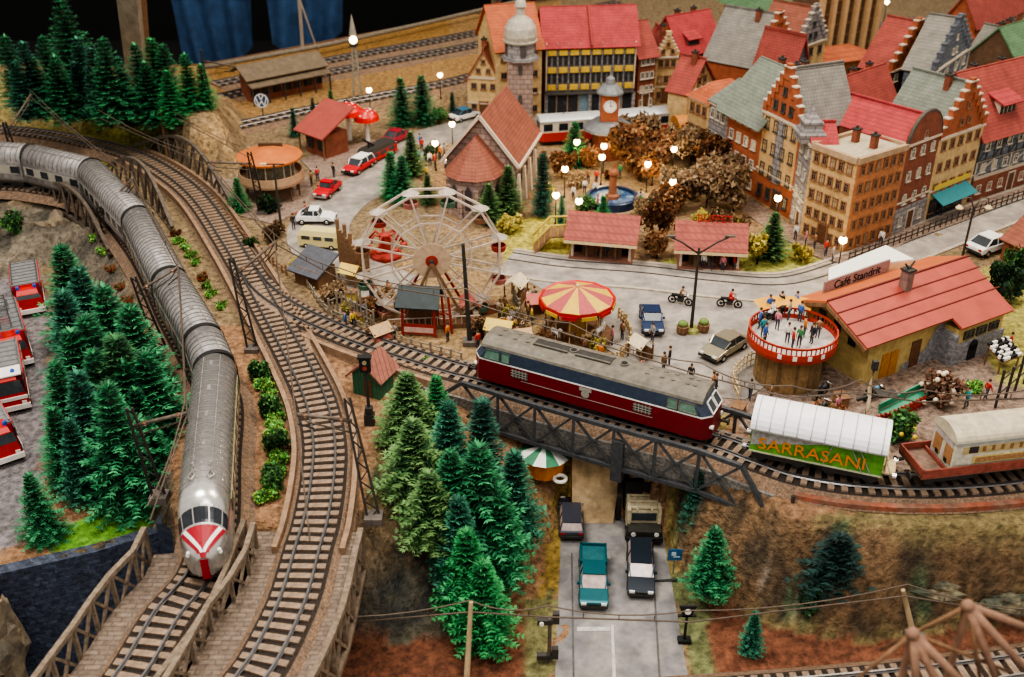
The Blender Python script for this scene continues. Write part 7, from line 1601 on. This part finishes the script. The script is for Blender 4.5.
# ================================================================ LAMPS
def lamp(label, px, py, base=None, h=3.2, z=0, style='globe', light=True):
    """px, py: where the glowing globe shows"""
    g = P(px, py, z+h); t = thing('street_lamp', label, 'street lamp', V((g.x, g.y, z)), 0, 'glowing street lamps')
    mb = MB(); mb.cyl((0, 0, 0), (0, 0, h-.2), .07, .05, 6); mb.cyl((0, 0, 0), (0, 0, .3), .14, .1, 8); mb.make('post', m_dark, t)
    mb = MB(); mb.ball((0, 0, h), .36, 12, 8); mb.make('globe', m_lamp, t); mb = MB(); mb.lathe([(.2, h+.32), (.05, h+.42), (0, h+.44)], 8); mb.make('cap', m_dark, t)
    if light:
        l = bpy.data.lights.new('lamp_light', 'POINT'); l.energy = 110; l.color = (1, .72, .38); l.shadow_soft_size = .36; o = bpy.data.objects.new('lamp_light', l); C.objects.link(o); o.parent = t; o.location = (0, 0, h-.55)
for a in [('street lamp at the corner of the flat-roofed block', 843, 240), ('bright street lamp at the foot of the orange plaza houses', 778, 198), ('street lamp left of the church choir, upper one', 452, 124), ('street lamp by the left street, below the upper church lamp', 435, 143), ('street lamp beside the white fence left of the church', 447, 157), ('street lamp in front of the slim fir by the plaza', 556, 195), ('street lamp at the bright conifer by the clock pavilion', 577, 142), ('street lamp left of the plaza, near the rust shrub', 565, 169), ('street lamp right below the clock pavilion', 604, 146), ('lower street lamp of the pair below the clock pavilion', 602, 157), ('street lamp right of the fountain among rust trees', 648, 164), ('street lamp in front of the tram shelter', 674, 149), ('street lamp above the snack pavilion among brown trees', 673, 182), ('street lamp left of the fountain, beside the pavilion roof', 579, 201), ('street lamp between the twin conifers and church', 440, 75), ('lamp glowing in front of the town hall flower boxes', 548, 64), ('lamp in front of the crimson-roofed house', 692, 48), ('lamp behind the mushroom parasols', 369, 90)]: lamp(*a)
lamp('lamp at the top edge in front of the brown hall', 887, 2, h=6)
q = P(358, 104); t = thing('tower_lamp', 'tall pointed lattice lamp tower at the far tracks', 'lamp tower', q)
mb = MB()
for s in (-1, 1):
    for r in (-1, 1): mb.bar((s*.55, r*.55, 0), (s*.18, r*.18, 7.6), .12)
for k in range(8): z = k*.95; f = .55-.046*k; mb.bar((-f, -f, z), (f, -f, z+.95), .07); mb.bar((f, f, z), (-f, f, z+.95), .07)
mb.make('lattice_tower', mat('tower_grey', (.28, .25, .21), .6, .1, .2), t)
mb = MB(); mb.lathe([(.5, 8.9), (.3, 10.1), (.05, 11.4), (0, 11.5)], 8); mb.make('spire', mat('tower_grey', (.28, .25, .21)), t); mb = MB(); mb.ball((0, 0, 8.3), .5, 10, 7); mb.make('lamp_globe', m_lamp, t); mb = MB(); mb.lathe([(.5, 7.5), (.6, 7.8), (.5, 7.9)], 8); mb.make('gallery', m_dark, t)
# twin-armed lamp mast on the square and others
q = P(691, 331); t = thing('lamp_mast', 'dark Y-armed lamp mast on the square', 'lamp mast', q)
mb = MB(); mb.cyl((0, 0, 0), (0, 0, 7.4), .15, .09, 8); mb.make('post', m_dark, t)
for s in (-1, 1): mb = MB(); mb.tube([(0, 0, 6.9), (s*1.4, 0, 7.9), (s*2.4, 0, 8.4)], .07, 6); mb.make('arm', m_dark, t); mb = MB(); mb.box((s*2.3, 0, 8.4), (.8, .3, .12)); mb.make('lamp_head', m_rust, t)
mb = MB(); mb.lathe([(.8, 0), (.7, .3), (0, .35)], 10); mb.make('foot_bed', mat('foot_bed', (.26, .26, .09), .9, 0, .4, 4), t)
q = P(962, 258); t = thing('lamp_mast', 'curved-arm lamp mast beside the tram street, left of the white car', 'lamp mast', q)
mb = MB(); mb.cyl((0, 0, 0), (0, 0, 5.0), .12, .09, 8); mb.make('post', m_dark, t)
for s in (-1, 1): mb = MB(); mb.tube([(0, 0, 4.9), (s*.5, 0, 6), (s*1.1, 0, 5.9), (s*1.3, 0, 5.2)], .06, 6); mb.make('arm', m_rust, t); mb = MB(); mb.lathe([(.1, .3), (.35, 0), (.3, -.1), (0, -.12)], 10, 0, (s*1.3, 0, 5.0)); mb.make('lamp_head', m_cream, t)
q = P(281, 226); t = thing('lamp_mast', 'thin dark lamp mast in front of the orange disc roof', 'lamp mast', q)
mb = MB(); mb.cyl((0, 0, 0), (0, 0, 6.4), .13, .09, 8); mb.make('post', m_dark, t)
mb = MB(); mb.bar((-1.0, 0, 6.4), (1.0, 0, 6.4), .1); mb.make('arm', m_dark, t)
mb = MB(); mb.box((-1.0, 0, 6.4), (.6, .3, .14)); mb.make('lamp_head', m_cream, t)
q = P(863, 425); t = thing('totem_pole', 'pale carved pole with dark crown at the corner of the café', 'pole', q)
mb = MB(); mb.tube([(0, 0, 0), (.1, 0, 1.5), (-.05, 0, 3.2), (0, 0, 4.6)], [.2, .16, .14, .1], 8); mb.make('post', mat('totem_pale', (.46, .36, .24), .7, 0, .3), t)
mb = MB(); mb.bar((-.8, 0, 2.1), (.0, 0, 2.4), .2); mb.box((1.2, 0, 2.6), (1.4, .9, .12)); mb.bar((0, 0, 2.2), (1.0, 0, 2.55), .1); mb.make('side_arm', m_dark, t); mb = MB(); mb.box((0, 0, 4.9), (.35, .35, .7)); mb.make('crown', m_dark, t)
# blurred foreground posts with splayed struts, bottom right
m_bl_ = mat('foreground_wood', (.26, .15, .10), .8, 0, .25)
for i, (px, py, z, lab, ends) in enumerate([(913, 634, 15, 'nearer blurred brown post head with splayed struts at lower right', [(1000, 720), (955, 720), (918, 720), (830, 700), (1010, 672)]), (968, 606, 15, 'farther blurred brown post head with splayed struts at the right edge', [(1060, 640), (1045, 690), (1000, 690), (982, 690), (880, 650)])]):
    o = P(px, py, z); t = thing('splayed_post', lab, 'post', V((o.x, o.y, VZ)))
    mb = MB(); mb.bar((0, 0, 0), (0, 0, z-VZ), .2); mb.ball((0, 0, z-VZ), .25, 8, 6); mb.make('post', m_bl_, t)
    for k, e in enumerate(ends): q = P(*e, 11.5); mb = MB(); mb.tube([(0, 0, z-VZ), q-V((o.x, o.y, VZ))], [.17, .12] if k < 3 else [.09, .06], 7); mb.make('strut', m_bl_ if k < 3 else m_wood, t)
# ================================================================ BACKGROUND OF THE ROOM
m_cloth = mat('blue_cloth', (.03, .075, .17), .85, 0, .35, .35); 
def drape(name, label, corners, folds, seed):
    """corners: (px, py) top left, top right, bottom right, bottom point, bottom left on one hanging sheet at a depth beyond the board edge"""
    rd = random.Random(seed); Y = 212; 
    def at(px, py): # point at depth plane Y
        dx = (px-512)/FPX; dv = (338.5-py)/FPX; d = V((dx, math.cos(PITCH)+dv*math.sin(PITCH), -math.sin(PITCH)+dv*math.cos(PITCH))); return d*(Y/d.y)+V((0, 0, CH))
    tl, tr, br, bl = [at(*q) for q in corners]; nx, ny = 60, 24; vs = []
    for j in range(ny+1):
        for i in range(nx+1):
            u, v = i/nx, j/ny; q = tl.lerp(tr, u).lerp(bl.lerp(br, u), v); sag = math.sin(PI*u)
            y = math.sin(u*folds*2*PI+math.sin(v*3+seed)*1.2)*1.0*(.4+.6*v)+math.sin(u*folds*.7+v*4)*.8
            vs.append(q+V((0, y, -sag*v*3.0)))
    mb = MB(); mb.add(vs, [(j*(nx+1)+i, j*(nx+1)+i+1, (j+1)*(nx+1)+i+1, (j+1)*(nx+1)+i) for j in range(ny) for i in range(nx)], 0, None, True); tag(mb.make(name, m_cloth), label, 'cloth')
drape('blue_cloth', 'dark blue cloth hanging behind the hilltop conifers, left one', [(150, -70), (252, -70), (252, 48), (186, 62)], 3.5, 1)
drape('blue_cloth', 'dark blue cloth hanging behind the platform shed, right one', [(255, -70), (345, -70), (342, 32), (272, 44)], 3, 5)
def plank(label, base, top, z0, z1, w, name='wooden_post', m=None):
    b = P(*base, z0); q = P(*top, z1); mb = MB(); mb.bar((0, 0, 0), q-b, w, w*.5, 0, V((0, 1, 0))); tag(mb.make(name, m or mat('grey_plank', (.30, .25, .21), .8, 0, .3, 1, kind='wood'), None, False, b), label, 'post')
plank('broad grey wooden post behind the hilltop conifers', (140, 100), (124, -40), 0, 20, 2.4)
plank('brown edge post beside the broad grey post', (148, 90), (138, -40), 0, 18, 1.2, m=m_wood)
plank('thin slanted pole in front of the right blue cloth', (303, 52), (297, -30), 0, 12, .5)
plank('thin stay leaning beside the slanted pole at the blue cloth', (318, 52), (300, 0), 0, 8, .25)
plank('grey wooden post at the board edge left of the church tower', (497, 24), (492, -40), 0, 12, 1.3)
mb = MB(); pts = [P(x, y, 1.5) for x, y in ((200, 68), (330, 44), (430, 22), (540, -4), (600, -18))]; mb.tube(pts, .35, 8); tag(mb.make('edge_beam', mat('edge_beam_grey', (.20, .17, .13), .8, 0, .3)), 'long grey rail along the far edge of the layout', 'beam')
# ================================================================ PEOPLE
m_person = dict(skin=mat('skin', (.55, .32, .22), .6, 0, .05), shirt=mat('clothes', (.4, .1, .1), .8, 0, .15, kind='color'), pants=mat('trousers', (.06, .065, .09), .8, 0, .2), hair=mat('hair', (.07, .04, .02), .8, 0, .2), shoe=m_black)
def person_mesh(pose):
    """one continuous skinned figure, 1.75 m, facing +x"""
    hip = .92
    J = {'pel': (0, 0, hip), 'sp': (.01, 0, 1.15), 'ch': (.0, 0, 1.36), 'nk': (0, 0, 1.49), 'hd0': (.02, 0, 1.58), 'hd1': (.025, 0, 1.70)}
    E = [('pel', 'sp'), ('sp', 'ch'), ('ch', 'nk'), ('nk', 'hd0'), ('hd0', 'hd1')]
    Rr = {'pel': .145, 'sp': .135, 'ch': .16, 'nk': .062, 'hd0': .095, 'hd1': .085}
    for s, sd in ((1, 'l'), (-1, 'r')):
        y = s
        if pose == 'stand': leg = [(0, .09*y, .86), (.02, .10*y, .48), (-.02, .10*y, .09), (.13, .11*y, .05)]; arm = [(0, .19*y, 1.40), (-.02, .25*y, 1.12), (.07, .24*y, .88), (.10, .23*y, .79)]
        elif pose == 'walk': leg = [(0, .09*y, .86), (.16*s, .10*y, .48), (.18*s-.08, .10*y, .10), (.18*s+.07, .10*y, .05)]; arm = [(0, .19*y, 1.40), (-.12*s, .25*y, 1.13), (-.10*s+.08, .24*y, .92), (-.1*s+.14, .23*y, .84)]
        elif pose == 'sit': leg = [(.02, .1*y, .86), (.42, .13*y, .90), (.42, .13*y, .48), (.55, .13*y, .44)]; arm = [(0, .19*y, 1.40), (.04, .26*y, 1.14), (.28, .2*y, 1.06), (.37, .18*y, 1.05)]
        else: leg = [(.02, .13*y, .86), (.40, .24*y, .82), (.22, .27*y, .46), (.36, .27*y, .42)]; arm = [(.05, .19*y, 1.40), (.22, .28*y, 1.18), (.48, .30*y, 1.12), (.56, .30*y, 1.12)]
        nm = [sd+'hip', sd+'kn', sd+'an', sd+'to']
        for k, q in zip(nm, leg): J[k] = q
        for k, r in zip(nm, (.095, .065, .045, .042)): Rr[k] = r
        E += [('pel', nm[0]), (nm[0], nm[1]), (nm[1], nm[2]), (nm[2], nm[3])]
        nm = [sd+'sh', sd+'el', sd+'wr', sd+'ha']
        for k, q in zip(nm, arm): J[k] = q
        for k, r in zip(nm, (.068, .048, .036, .042)): Rr[k] = r
        E += [('ch', nm[0]), (nm[0], nm[1]), (nm[1], nm[2]), (nm[2], nm[3])]
        w = V(J[nm[2]]); h = V(J[nm[3]]); d = (h-w).normalized(); sv = d.cross(V((0, 1, 0))).normalized()
        for f in range(4):
            k = sd+'f%d' % f; J[k] = tuple(h+d*(.085-.012*abs(f-1.3))+sv*(f-1.5)*.026); Rr[k] = .010; E.append((nm[3], k))
        k = sd+'th'; J[k] = tuple(h+d*.03+sv*.06); Rr[k] = .011; E.append((nm[3], k))
    J['nose'] = (.125, 0, 1.635); Rr['nose'] = .014; E.append(('hd0', 'nose'))
    if pose == 'ride':
        for k in ('sp', 'ch', 'nk', 'hd0', 'hd1', 'nose', 'lsh', 'rsh'): q = J[k]; J[k] = (q[0]+(q[2]-hip)*.3, q[1], q[2]-(q[2]-hip)*.05)
    names = list(J); me = bpy.data.meshes.new('skin'); me.from_pydata([J[k] for k in names], [(names.index(a), names.index(b)) for a, b in E], [])
    o = bpy.data.objects.new('tmp', me); C.objects.link(o); md = o.modifiers.new('s', 'SKIN')
    for i, k in enumerate(names): sv = me.skin_vertices[0].data[i]; sv.radius = (Rr[k], Rr[k]*(1.0 if k not in ('ch', 'pel', 'sp') else 1.0)); sv.use_root = (k == 'pel')
    md.use_smooth_shade = True; ss = o.modifiers.new('u', 'SUBSURF'); ss.levels = 1; ss.render_levels = 1
    bpy.context.view_layer.update(); out = bpy.data.meshes.new_from_object(o.evaluated_get(bpy.context.evaluated_depsgraph_get())); bpy.data.objects.remove(o)
    out.materials.clear()
    for k in ('skin', 'shirt', 'pants', 'shoe'): out.materials.append(m_person[k])
    wr = [V(J['lwr']), V(J['rwr'])]; ha = [V(J['lha']), V(J['rha'])]; an = [V(J['lan']), V(J['ran']), V(J['lto']), V(J['rto'])]; nk = V(J['nk'])
    def segd(q, a, b):
        a, b = V(a), V(b); t = max(0, min(1, (q-a).dot(b-a)/((b-a).length_squared+1e-9))); return (q-a.lerp(b, t)).length
    for p in out.polygons:
        c = p.center; p.use_smooth = True
        ds = {0: min([(c-h).length*1.0 for h in ha]+[segd(c, J['nk'], J['hd1'])+.02, (c-V(J['nose'])).length]), 1: min([segd(c, J['sp'], J['ch']), segd(c, J['ch'], J['nk'])+.05]+[segd(c, J[s+'sh'], J[s+'el']) for s in 'lr']+[segd(c, J[s+'el'], J[s+'wr']) for s in 'lr']), 2: min([segd(c, J['pel'], J['pel'])]+[segd(c, J[s+'hip'], J[s+'kn']) for s in 'lr']+[segd(c, J[s+'kn'], J[s+'an']) for s in 'lr']), 3: min(segd(c, J[s+'an'], J[s+'to'])+.01 for s in 'lr')}
        p.material_index = min(ds, key=ds.get)
    hd = V(J['hd1']); hb = MB(); hb.ball(hd+V((-.02, 0, .0)), .118, 10, 7, 0, (1, .92, .95)); hair = hb.mesh('hair', m_person['hair'])
    eb = MB()
    for s in (-1, 1): eb.ball(hd+V((.085, s*.035, -.055)), .013, 6, 4)
    eb.box(hd+V((.095, 0, -.125)), (.02, .05, .012)); eyes = eb.mesh('face', m_black)
    return out, hair, eyes
PM = {k: person_mesh(k) for k in ('stand', 'walk', 'sit', 'ride')}
COLS = dict(red=(.50, .05, .04), blue=(.06, .15, .42), white=(.70, .68, .64), orange=(.62, .20, .04), black=(.03, .03, .035), green=(.06, .25, .10), yellow=(.62, .46, .08), brown=(.26, .14, .07), teal=(.04, .28, .32), grey=(.30, .29, .28), pink=(.58, .22, .26))
def person(px, py, z, col, where, pose='stand', rz=None):
    q = P(px, py, z); lift = {'sit': -.40, 'ride': -.05}.get(pose, 0)
    label = 'person in %s top %s %s' % (col, {'stand': 'standing', 'walk': 'walking', 'sit': 'sitting', 'ride': 'riding a motorcycle'}[pose], where)
    me, hair, eyes = PM[pose]; q.z += lift
    o = put('person', me, None, q, rz if rz is not None else (px*3.7+py) % 6.28); o.color = (*COLS[col], 1); tag(o, label, 'person'); put('hair', hair, o); put('face', eyes, o); return o
a, b = P(680, 304, 0), P(690, 306, 0); person(679, 303.5, .0, 'brown', 'behind the blue car on the square', 'ride', facing(a, b)); a, b = P(729, 307), P(740, 308); person(728, 306.5, .0, 'red', 'near the lamp mast on the square', 'ride', facing(a, b))
for a in [(758.9, 328.6, 3.45, 'blue', 'at the left rail of the round terrace'), (762.3, 337.0, 3.45, 'teal', 'at the lower left rail of the round terrace'), (779.9, 311.8, 3.45, 'black', 'at the back of the round terrace'), (795.0, 311.8, 3.45, 'blue', 'by the yellow canopy of the terrace'), (768.2, 315.2, 3.45, 'blue', 'at the back left rail of the terrace'), (764.0, 343.8, 3.45, 'blue', 'at the front left rail of the terrace'), (799.2, 321.9, 3.45, 'blue', 'near the café gable on the terrace'), (776.6, 330.3, 3.45, 'pink', 'in the middle of the terrace'), (798.4, 347.1, 3.45, 'green', 'at the front right rail of the terrace'), (791.7, 348.8, 3.45, 'red', 'at the front rail of the terrace'), (803.4, 337.0, 3.45, 'orange', 'before the café gable on the terrace'), (771.5, 320.2, 3.45, 'white', 'beside the chrome motorcycle on the terrace'), (788.3, 320.2, 3.45, 'grey', 'between the terrace motorcycles'), (786.6, 343.8, 3.45, 'white', 'beside the person in red on the terrace'), (811.0, 343.8, 3.45, 'black', 'at the café wall on the terrace'), (816.9, 338.7, 3.45, 'brown', 'by the café gable window'), (669, 366, 0, 'black', 'behind the locomotive, left of the gold sedan'), (663, 372, 0, 'brown', 'by the fence behind the locomotive'), (652, 342, 0, 'grey', 'in front of the dark blue car'), (690, 384, 0, 'black', 'behind the locomotive cab'), (712, 392, 0, 'orange', 'behind the near end of the locomotive'), (715, 394, 0, 'black', 'next to the person in orange behind the locomotive'), (641, 378, 0, 'pink', 'by the carousel fence'), (598, 258, 0, 'red', 'at the counter of the fountain pavilion'), (608, 258, 0, 'blue', 'beside the person in red at the fountain pavilion'), (703, 270, 0, 'white', 'at the left counter of the snack pavilion'), (711, 271, 0, 'black', 'in the middle of the snack pavilion front'), (722, 272, 0, 'pink', 'at the right counter of the snack pavilion'), (733, 271, 0, 'red', 'at the right corner of the snack pavilion'), (640, 205, 0, 'white', 'right of the fountain'), (646, 222, 0, 'pink', 'between fountain and rust tree'), (595, 196, 0, 'white', 'left behind the fountain'), (588, 184, 0, 'brown', 'on the plaza above the fountain'), (620, 178, 0, 'green', 'on the plaza below the clock pavilion'), (661, 176, 0, 'yellow', 'beside the plaza lamp'), (795, 240, .1, 'white', 'on the pavement of the plaza houses'), (805, 246, .1, 'pink', 'in front of the flat-roofed block, left one'), (814, 250, .1, 'brown', 'in front of the flat-roofed block, second one'), (825, 256, .1, 'red', 'at the corner of the flat-roofed block, before the lamp'), (832, 262, .1, 'grey', 'at the tram street kerb below the corner lamp'), (940, 216, .1, 'black', 'under the teal awning'), (880, 246, .1, 'white', 'on the shop pavement left of the lamp mast'), (318, 182, .1, 'red', 'beside the red beetle-shaped car'), (312, 186, .1, 'brown', 'at the kerb of the round pavilion'), (334, 178, 0, 'black', 'between the red car and the vintage car'), (300, 178, .1, 'orange', 'under the round pavilion balcony'), (288, 184, .1, 'yellow', 'beneath the round pavilion, in front'), (294, 230, 0, 'black', 'beside the white vintage car'), (306, 218, 0, 'red', 'behind the white vintage car'), (422, 152, 0, 'red', 'at the lamp on the left street'), (430, 166, 0, 'white', 'by the church wall on the left street'), (440, 160, 0, 'orange', 'in the crowd left of the church'), (446, 172, 0, 'white', 'before the church choir wall'), (415, 160, 0, 'grey', 'at the kerb beside the olive conifer'), (420, 148, 0, 'blue', 'under the lamp at the bend of the left street'), (398, 316, 0, 'brown', 'left of the ticket booth'), (448, 342, 0, 'orange', 'between booth and wooden mast'), (478, 350, 0, 'red', 'right of the wooden mast at the fair'), (500, 318, 0, 'white', 'in the fair right of the ferris wheel'), (515, 336, 0, 'yellow', 'between ferris wheel and carousel'), (528, 320, 0, 'brown', 'left of the carousel'), (520, 300, 0, 'grey', 'on the lawn behind the ferris wheel'), (612, 345, 0, 'pink', 'at the right of the carousel deck'), (622, 340, 0, 'brown', 'by the carousel fence, upper one'), (600, 362, 0, 'orange', 'in front of the carousel'), (545, 338, 0, 'grey', 'in front of the carousel on the left'), (585, 356, 0, 'brown', 'at the front of the carousel deck'), (985, 400, 0, 'red', 'in front of the black and white display table', 'walk'), (965, 408, 0, 'teal', 'before the stone porch of the café', 'walk'), (1008, 352, 0, 'red', 'at the right edge behind the display table'), (620, 395, 0, 'brown', 'behind the middle of the locomotive')]:
    person(*a)
for i, (x, y, c) in enumerate([(395, 342, 'grey'), (385, 330, 'brown'), (520, 346, 'brown'), (505, 352, 'black')]): person(x, y, 0, c, ['on the grass left of the ticket booth', 'on the grass at the stick fence', 'on the grass left of the carousel fence', 'on the grass above the bridge head'][i], 'walk')
CROWD = {}
rd = random.Random(21)
def crowd(poly, n, where, z=0, grp=None):
    x0, x1 = min(q[0] for q in poly), max(q[0] for q in poly); y0, y1 = min(q[1] for q in poly), max(q[1] for q in poly); k = 0
    while k < n:
        x, y = rd.uniform(x0, x1), rd.uniform(y0, y1)
        if not inpoly(x, y, poly): continue
        c = rd.choice(list(COLS)); o = person(x, y, z, c, where, rd.choice(['stand', 'walk'])); o['group'] = grp; k += 1
crowd([(345, 330), (395, 345), (400, 300), (372, 285)], 9, 'among the stick fences left of the ferris wheel', 0, 'fair crowd left of the wheel')
crowd([(470, 345), (540, 355), (540, 300), (505, 295)], 14, 'between the ferris wheel and the carousel', 0, 'fair crowd beside the carousel')
crowd([(575, 180), (650, 180), (655, 215), (560, 215)], 10, 'around the fountain on the plaza', 0, 'plaza crowd at the fountain')
crowd([(425, 150), (450, 150), (440, 185), (412, 178)], 8, 'along the left street before the church', 0, 'crowd before the church')
crowd([(745, 388), (850, 415), (850, 430), (745, 405)], 6, 'in front of the terrace base behind the wagons', 0, 'people before the terrace')
m_tent = [mat('tent_yellow', (.62, .46, .12), .7, 0, .15), mat('tent_tan', (.46, .32, .18), .7, 0, .2), mat('tent_rose', (.50, .16, .13), .7, 0, .15), mat('tent_cream', (.58, .50, .36), .7, 0, .15)]
for i, (x, y, w_, d_, h_, k, lab) in enumerate([(500, 345, 2.2, 1.8, 1.9, 0, 'yellow-roofed market stall right of the ferris wheel'), (520, 352, 1.8, 1.6, 1.7, 1, 'tan-roofed market stall left of the carousel lawn'), (380, 345, 1.8, 1.4, 1.5, 1, 'tan-roofed little stall by the low rustic fence'), (516, 300, 2.0, 1.6, 1.8, 3, 'cream-roofed stall behind the ferris wheel, right side'), (470, 318, 2.0, 1.6, 1.7, 2, 'rose-roofed stall beside the ferris wheel platform'), (640, 358, 1.6, 1.4, 1.5, 3, 'cream-roofed stall at the carousel fence'), (352, 286, 1.8, 1.6, 1.7, 0, 'yellow-roofed stall behind the log palisade'), (536, 315, 1.7, 1.5, 1.6, 2, 'rose-roofed stall on the lawn left of the carousel')]):
    t = thing('market_stall', lab, 'stall', P(x, y), i*.5-.3)
    mb = MB(); mb.slab([V((-w_/2, -d_/2, h_-.25)), V((w_/2, -d_/2, h_-.25)), V((w_/2, 0, h_+.35)), V((-w_/2, 0, h_+.35))], -.08); mb.slab([V((w_/2, d_/2, h_-.25)), V((-w_/2, d_/2, h_-.25)), V((-w_/2, 0, h_+.35)), V((w_/2, 0, h_+.35))], -.08); mb.make('roof', m_tent[k], t)
    for sx in (-1, 1):
        for sy in (-1, 1): mb = MB(); mb.bar((sx*w_*.44, sy*d_*.44, 0), (sx*w_*.44, sy*d_*.44, h_), .1); mb.make('post', m_wood, t)
    mb = MB(); mb.box((0, -d_*.3, .45), (w_*.85, .5, .9)); mb.make('counter', m_wood if i % 2 else m_tent[(k+1) % 4], t)
# small fair stalls and crates give the crowded ground its objects
for i, (x, y, c, lab) in enumerate([(352, 300, (.56, .44, .08), 'yellow crate at the palisade'), (362, 322, (.50, .36, .10), 'yellow box by the stick fence'), (388, 322, (.30, .20, .12), 'brown box left of the ticket booth'), (478, 328, (.50, .30, .22), 'pinkish box right of the ferris wheel'), (505, 330, (.55, .42, .12), 'yellow box between ferris wheel and carousel'), (490, 312, (.30, .10, .06), 'red box behind the wooden mast'), (738, 415, (.20, .13, .08), 'brown crate by the terrace railing'), (840, 405, (.30, .16, .08), 'brown crate at the terrace base')]):
    q = P(x, y); t = thing('crate', lab, 'crate', q, i*.7); s = 1.0 if i < 8 else 2.2; m = mat('crate_%d' % i, c, .8, 0, .25)
    mb = MB(); mb.box((0, 0, .4*s), (1.0*s, .8*s, .8*s)); mb.make('box', m, t); mb = MB(); mb.box((0, 0, .83*s), (1.1*s, .9*s, .1*s)); mb.make('lid', m_wood, t)
q = P(386, 256); t = thing('fair_ride', 'red spider ride with arms behind the ferris wheel', 'fairground ride', q)
mb = MB(); mb.lathe([(1.5, 0), (1.5, .3), (.6, .5), (.5, 2.2), (0, 2.4)], 16); mb.make('base', m_fr, t)
for k in range(7): a = 2*PI*k/7; mb = MB(); mb.tube([(0, 0, 1.9), (math.cos(a)*1.0, math.sin(a)*1.0, 2.3), (math.cos(a)*1.7, math.sin(a)*1.7, 1.5)], .1, 6); mb.ball((math.cos(a)*1.7, math.sin(a)*1.7, 1.2), .38, 8, 6, 0, (1, 1, .7)); mb.make('arm', m_fr, t)
# ================================================================ LIGHT
sc = bpy.context.scene; w = bpy.data.worlds.new('world'); sc.world = w; w.use_nodes = True; bg = w.node_tree.nodes['Background']; bg.inputs[0].default_value = (1.0, .93, .84, 1); bg.inputs[1].default_value = .44
def area(loc, size, energy, col, target):
    l = bpy.data.lights.new('hall_light', 'AREA'); l.energy = energy; l.size = size; l.color = col; o = bpy.data.objects.new('hall_light', l); C.objects.link(o); o.location = loc; o.rotation_euler = (V(target)-V(loc)).to_track_quat('-Z', 'Y').to_euler(); return o
area((-30, 60, 95), 35, 42000, (1, .93, .82), (0, 75, 0)); area((55, 110, 110), 40, 52000, (1, .86, .68), (10, 95, 0)); area((10, 10, 80), 30, 16000, (1, .95, .88), (5, 55, -3))
cam.dof.use_dof = True; cam.dof.focus_distance = 76; cam.dof.aperture_fstop = .14
sc.view_settings.view_transform = 'AgX'; sc.view_settings.look = 'AgX - High Contrast'; sc.view_settings.exposure = .78
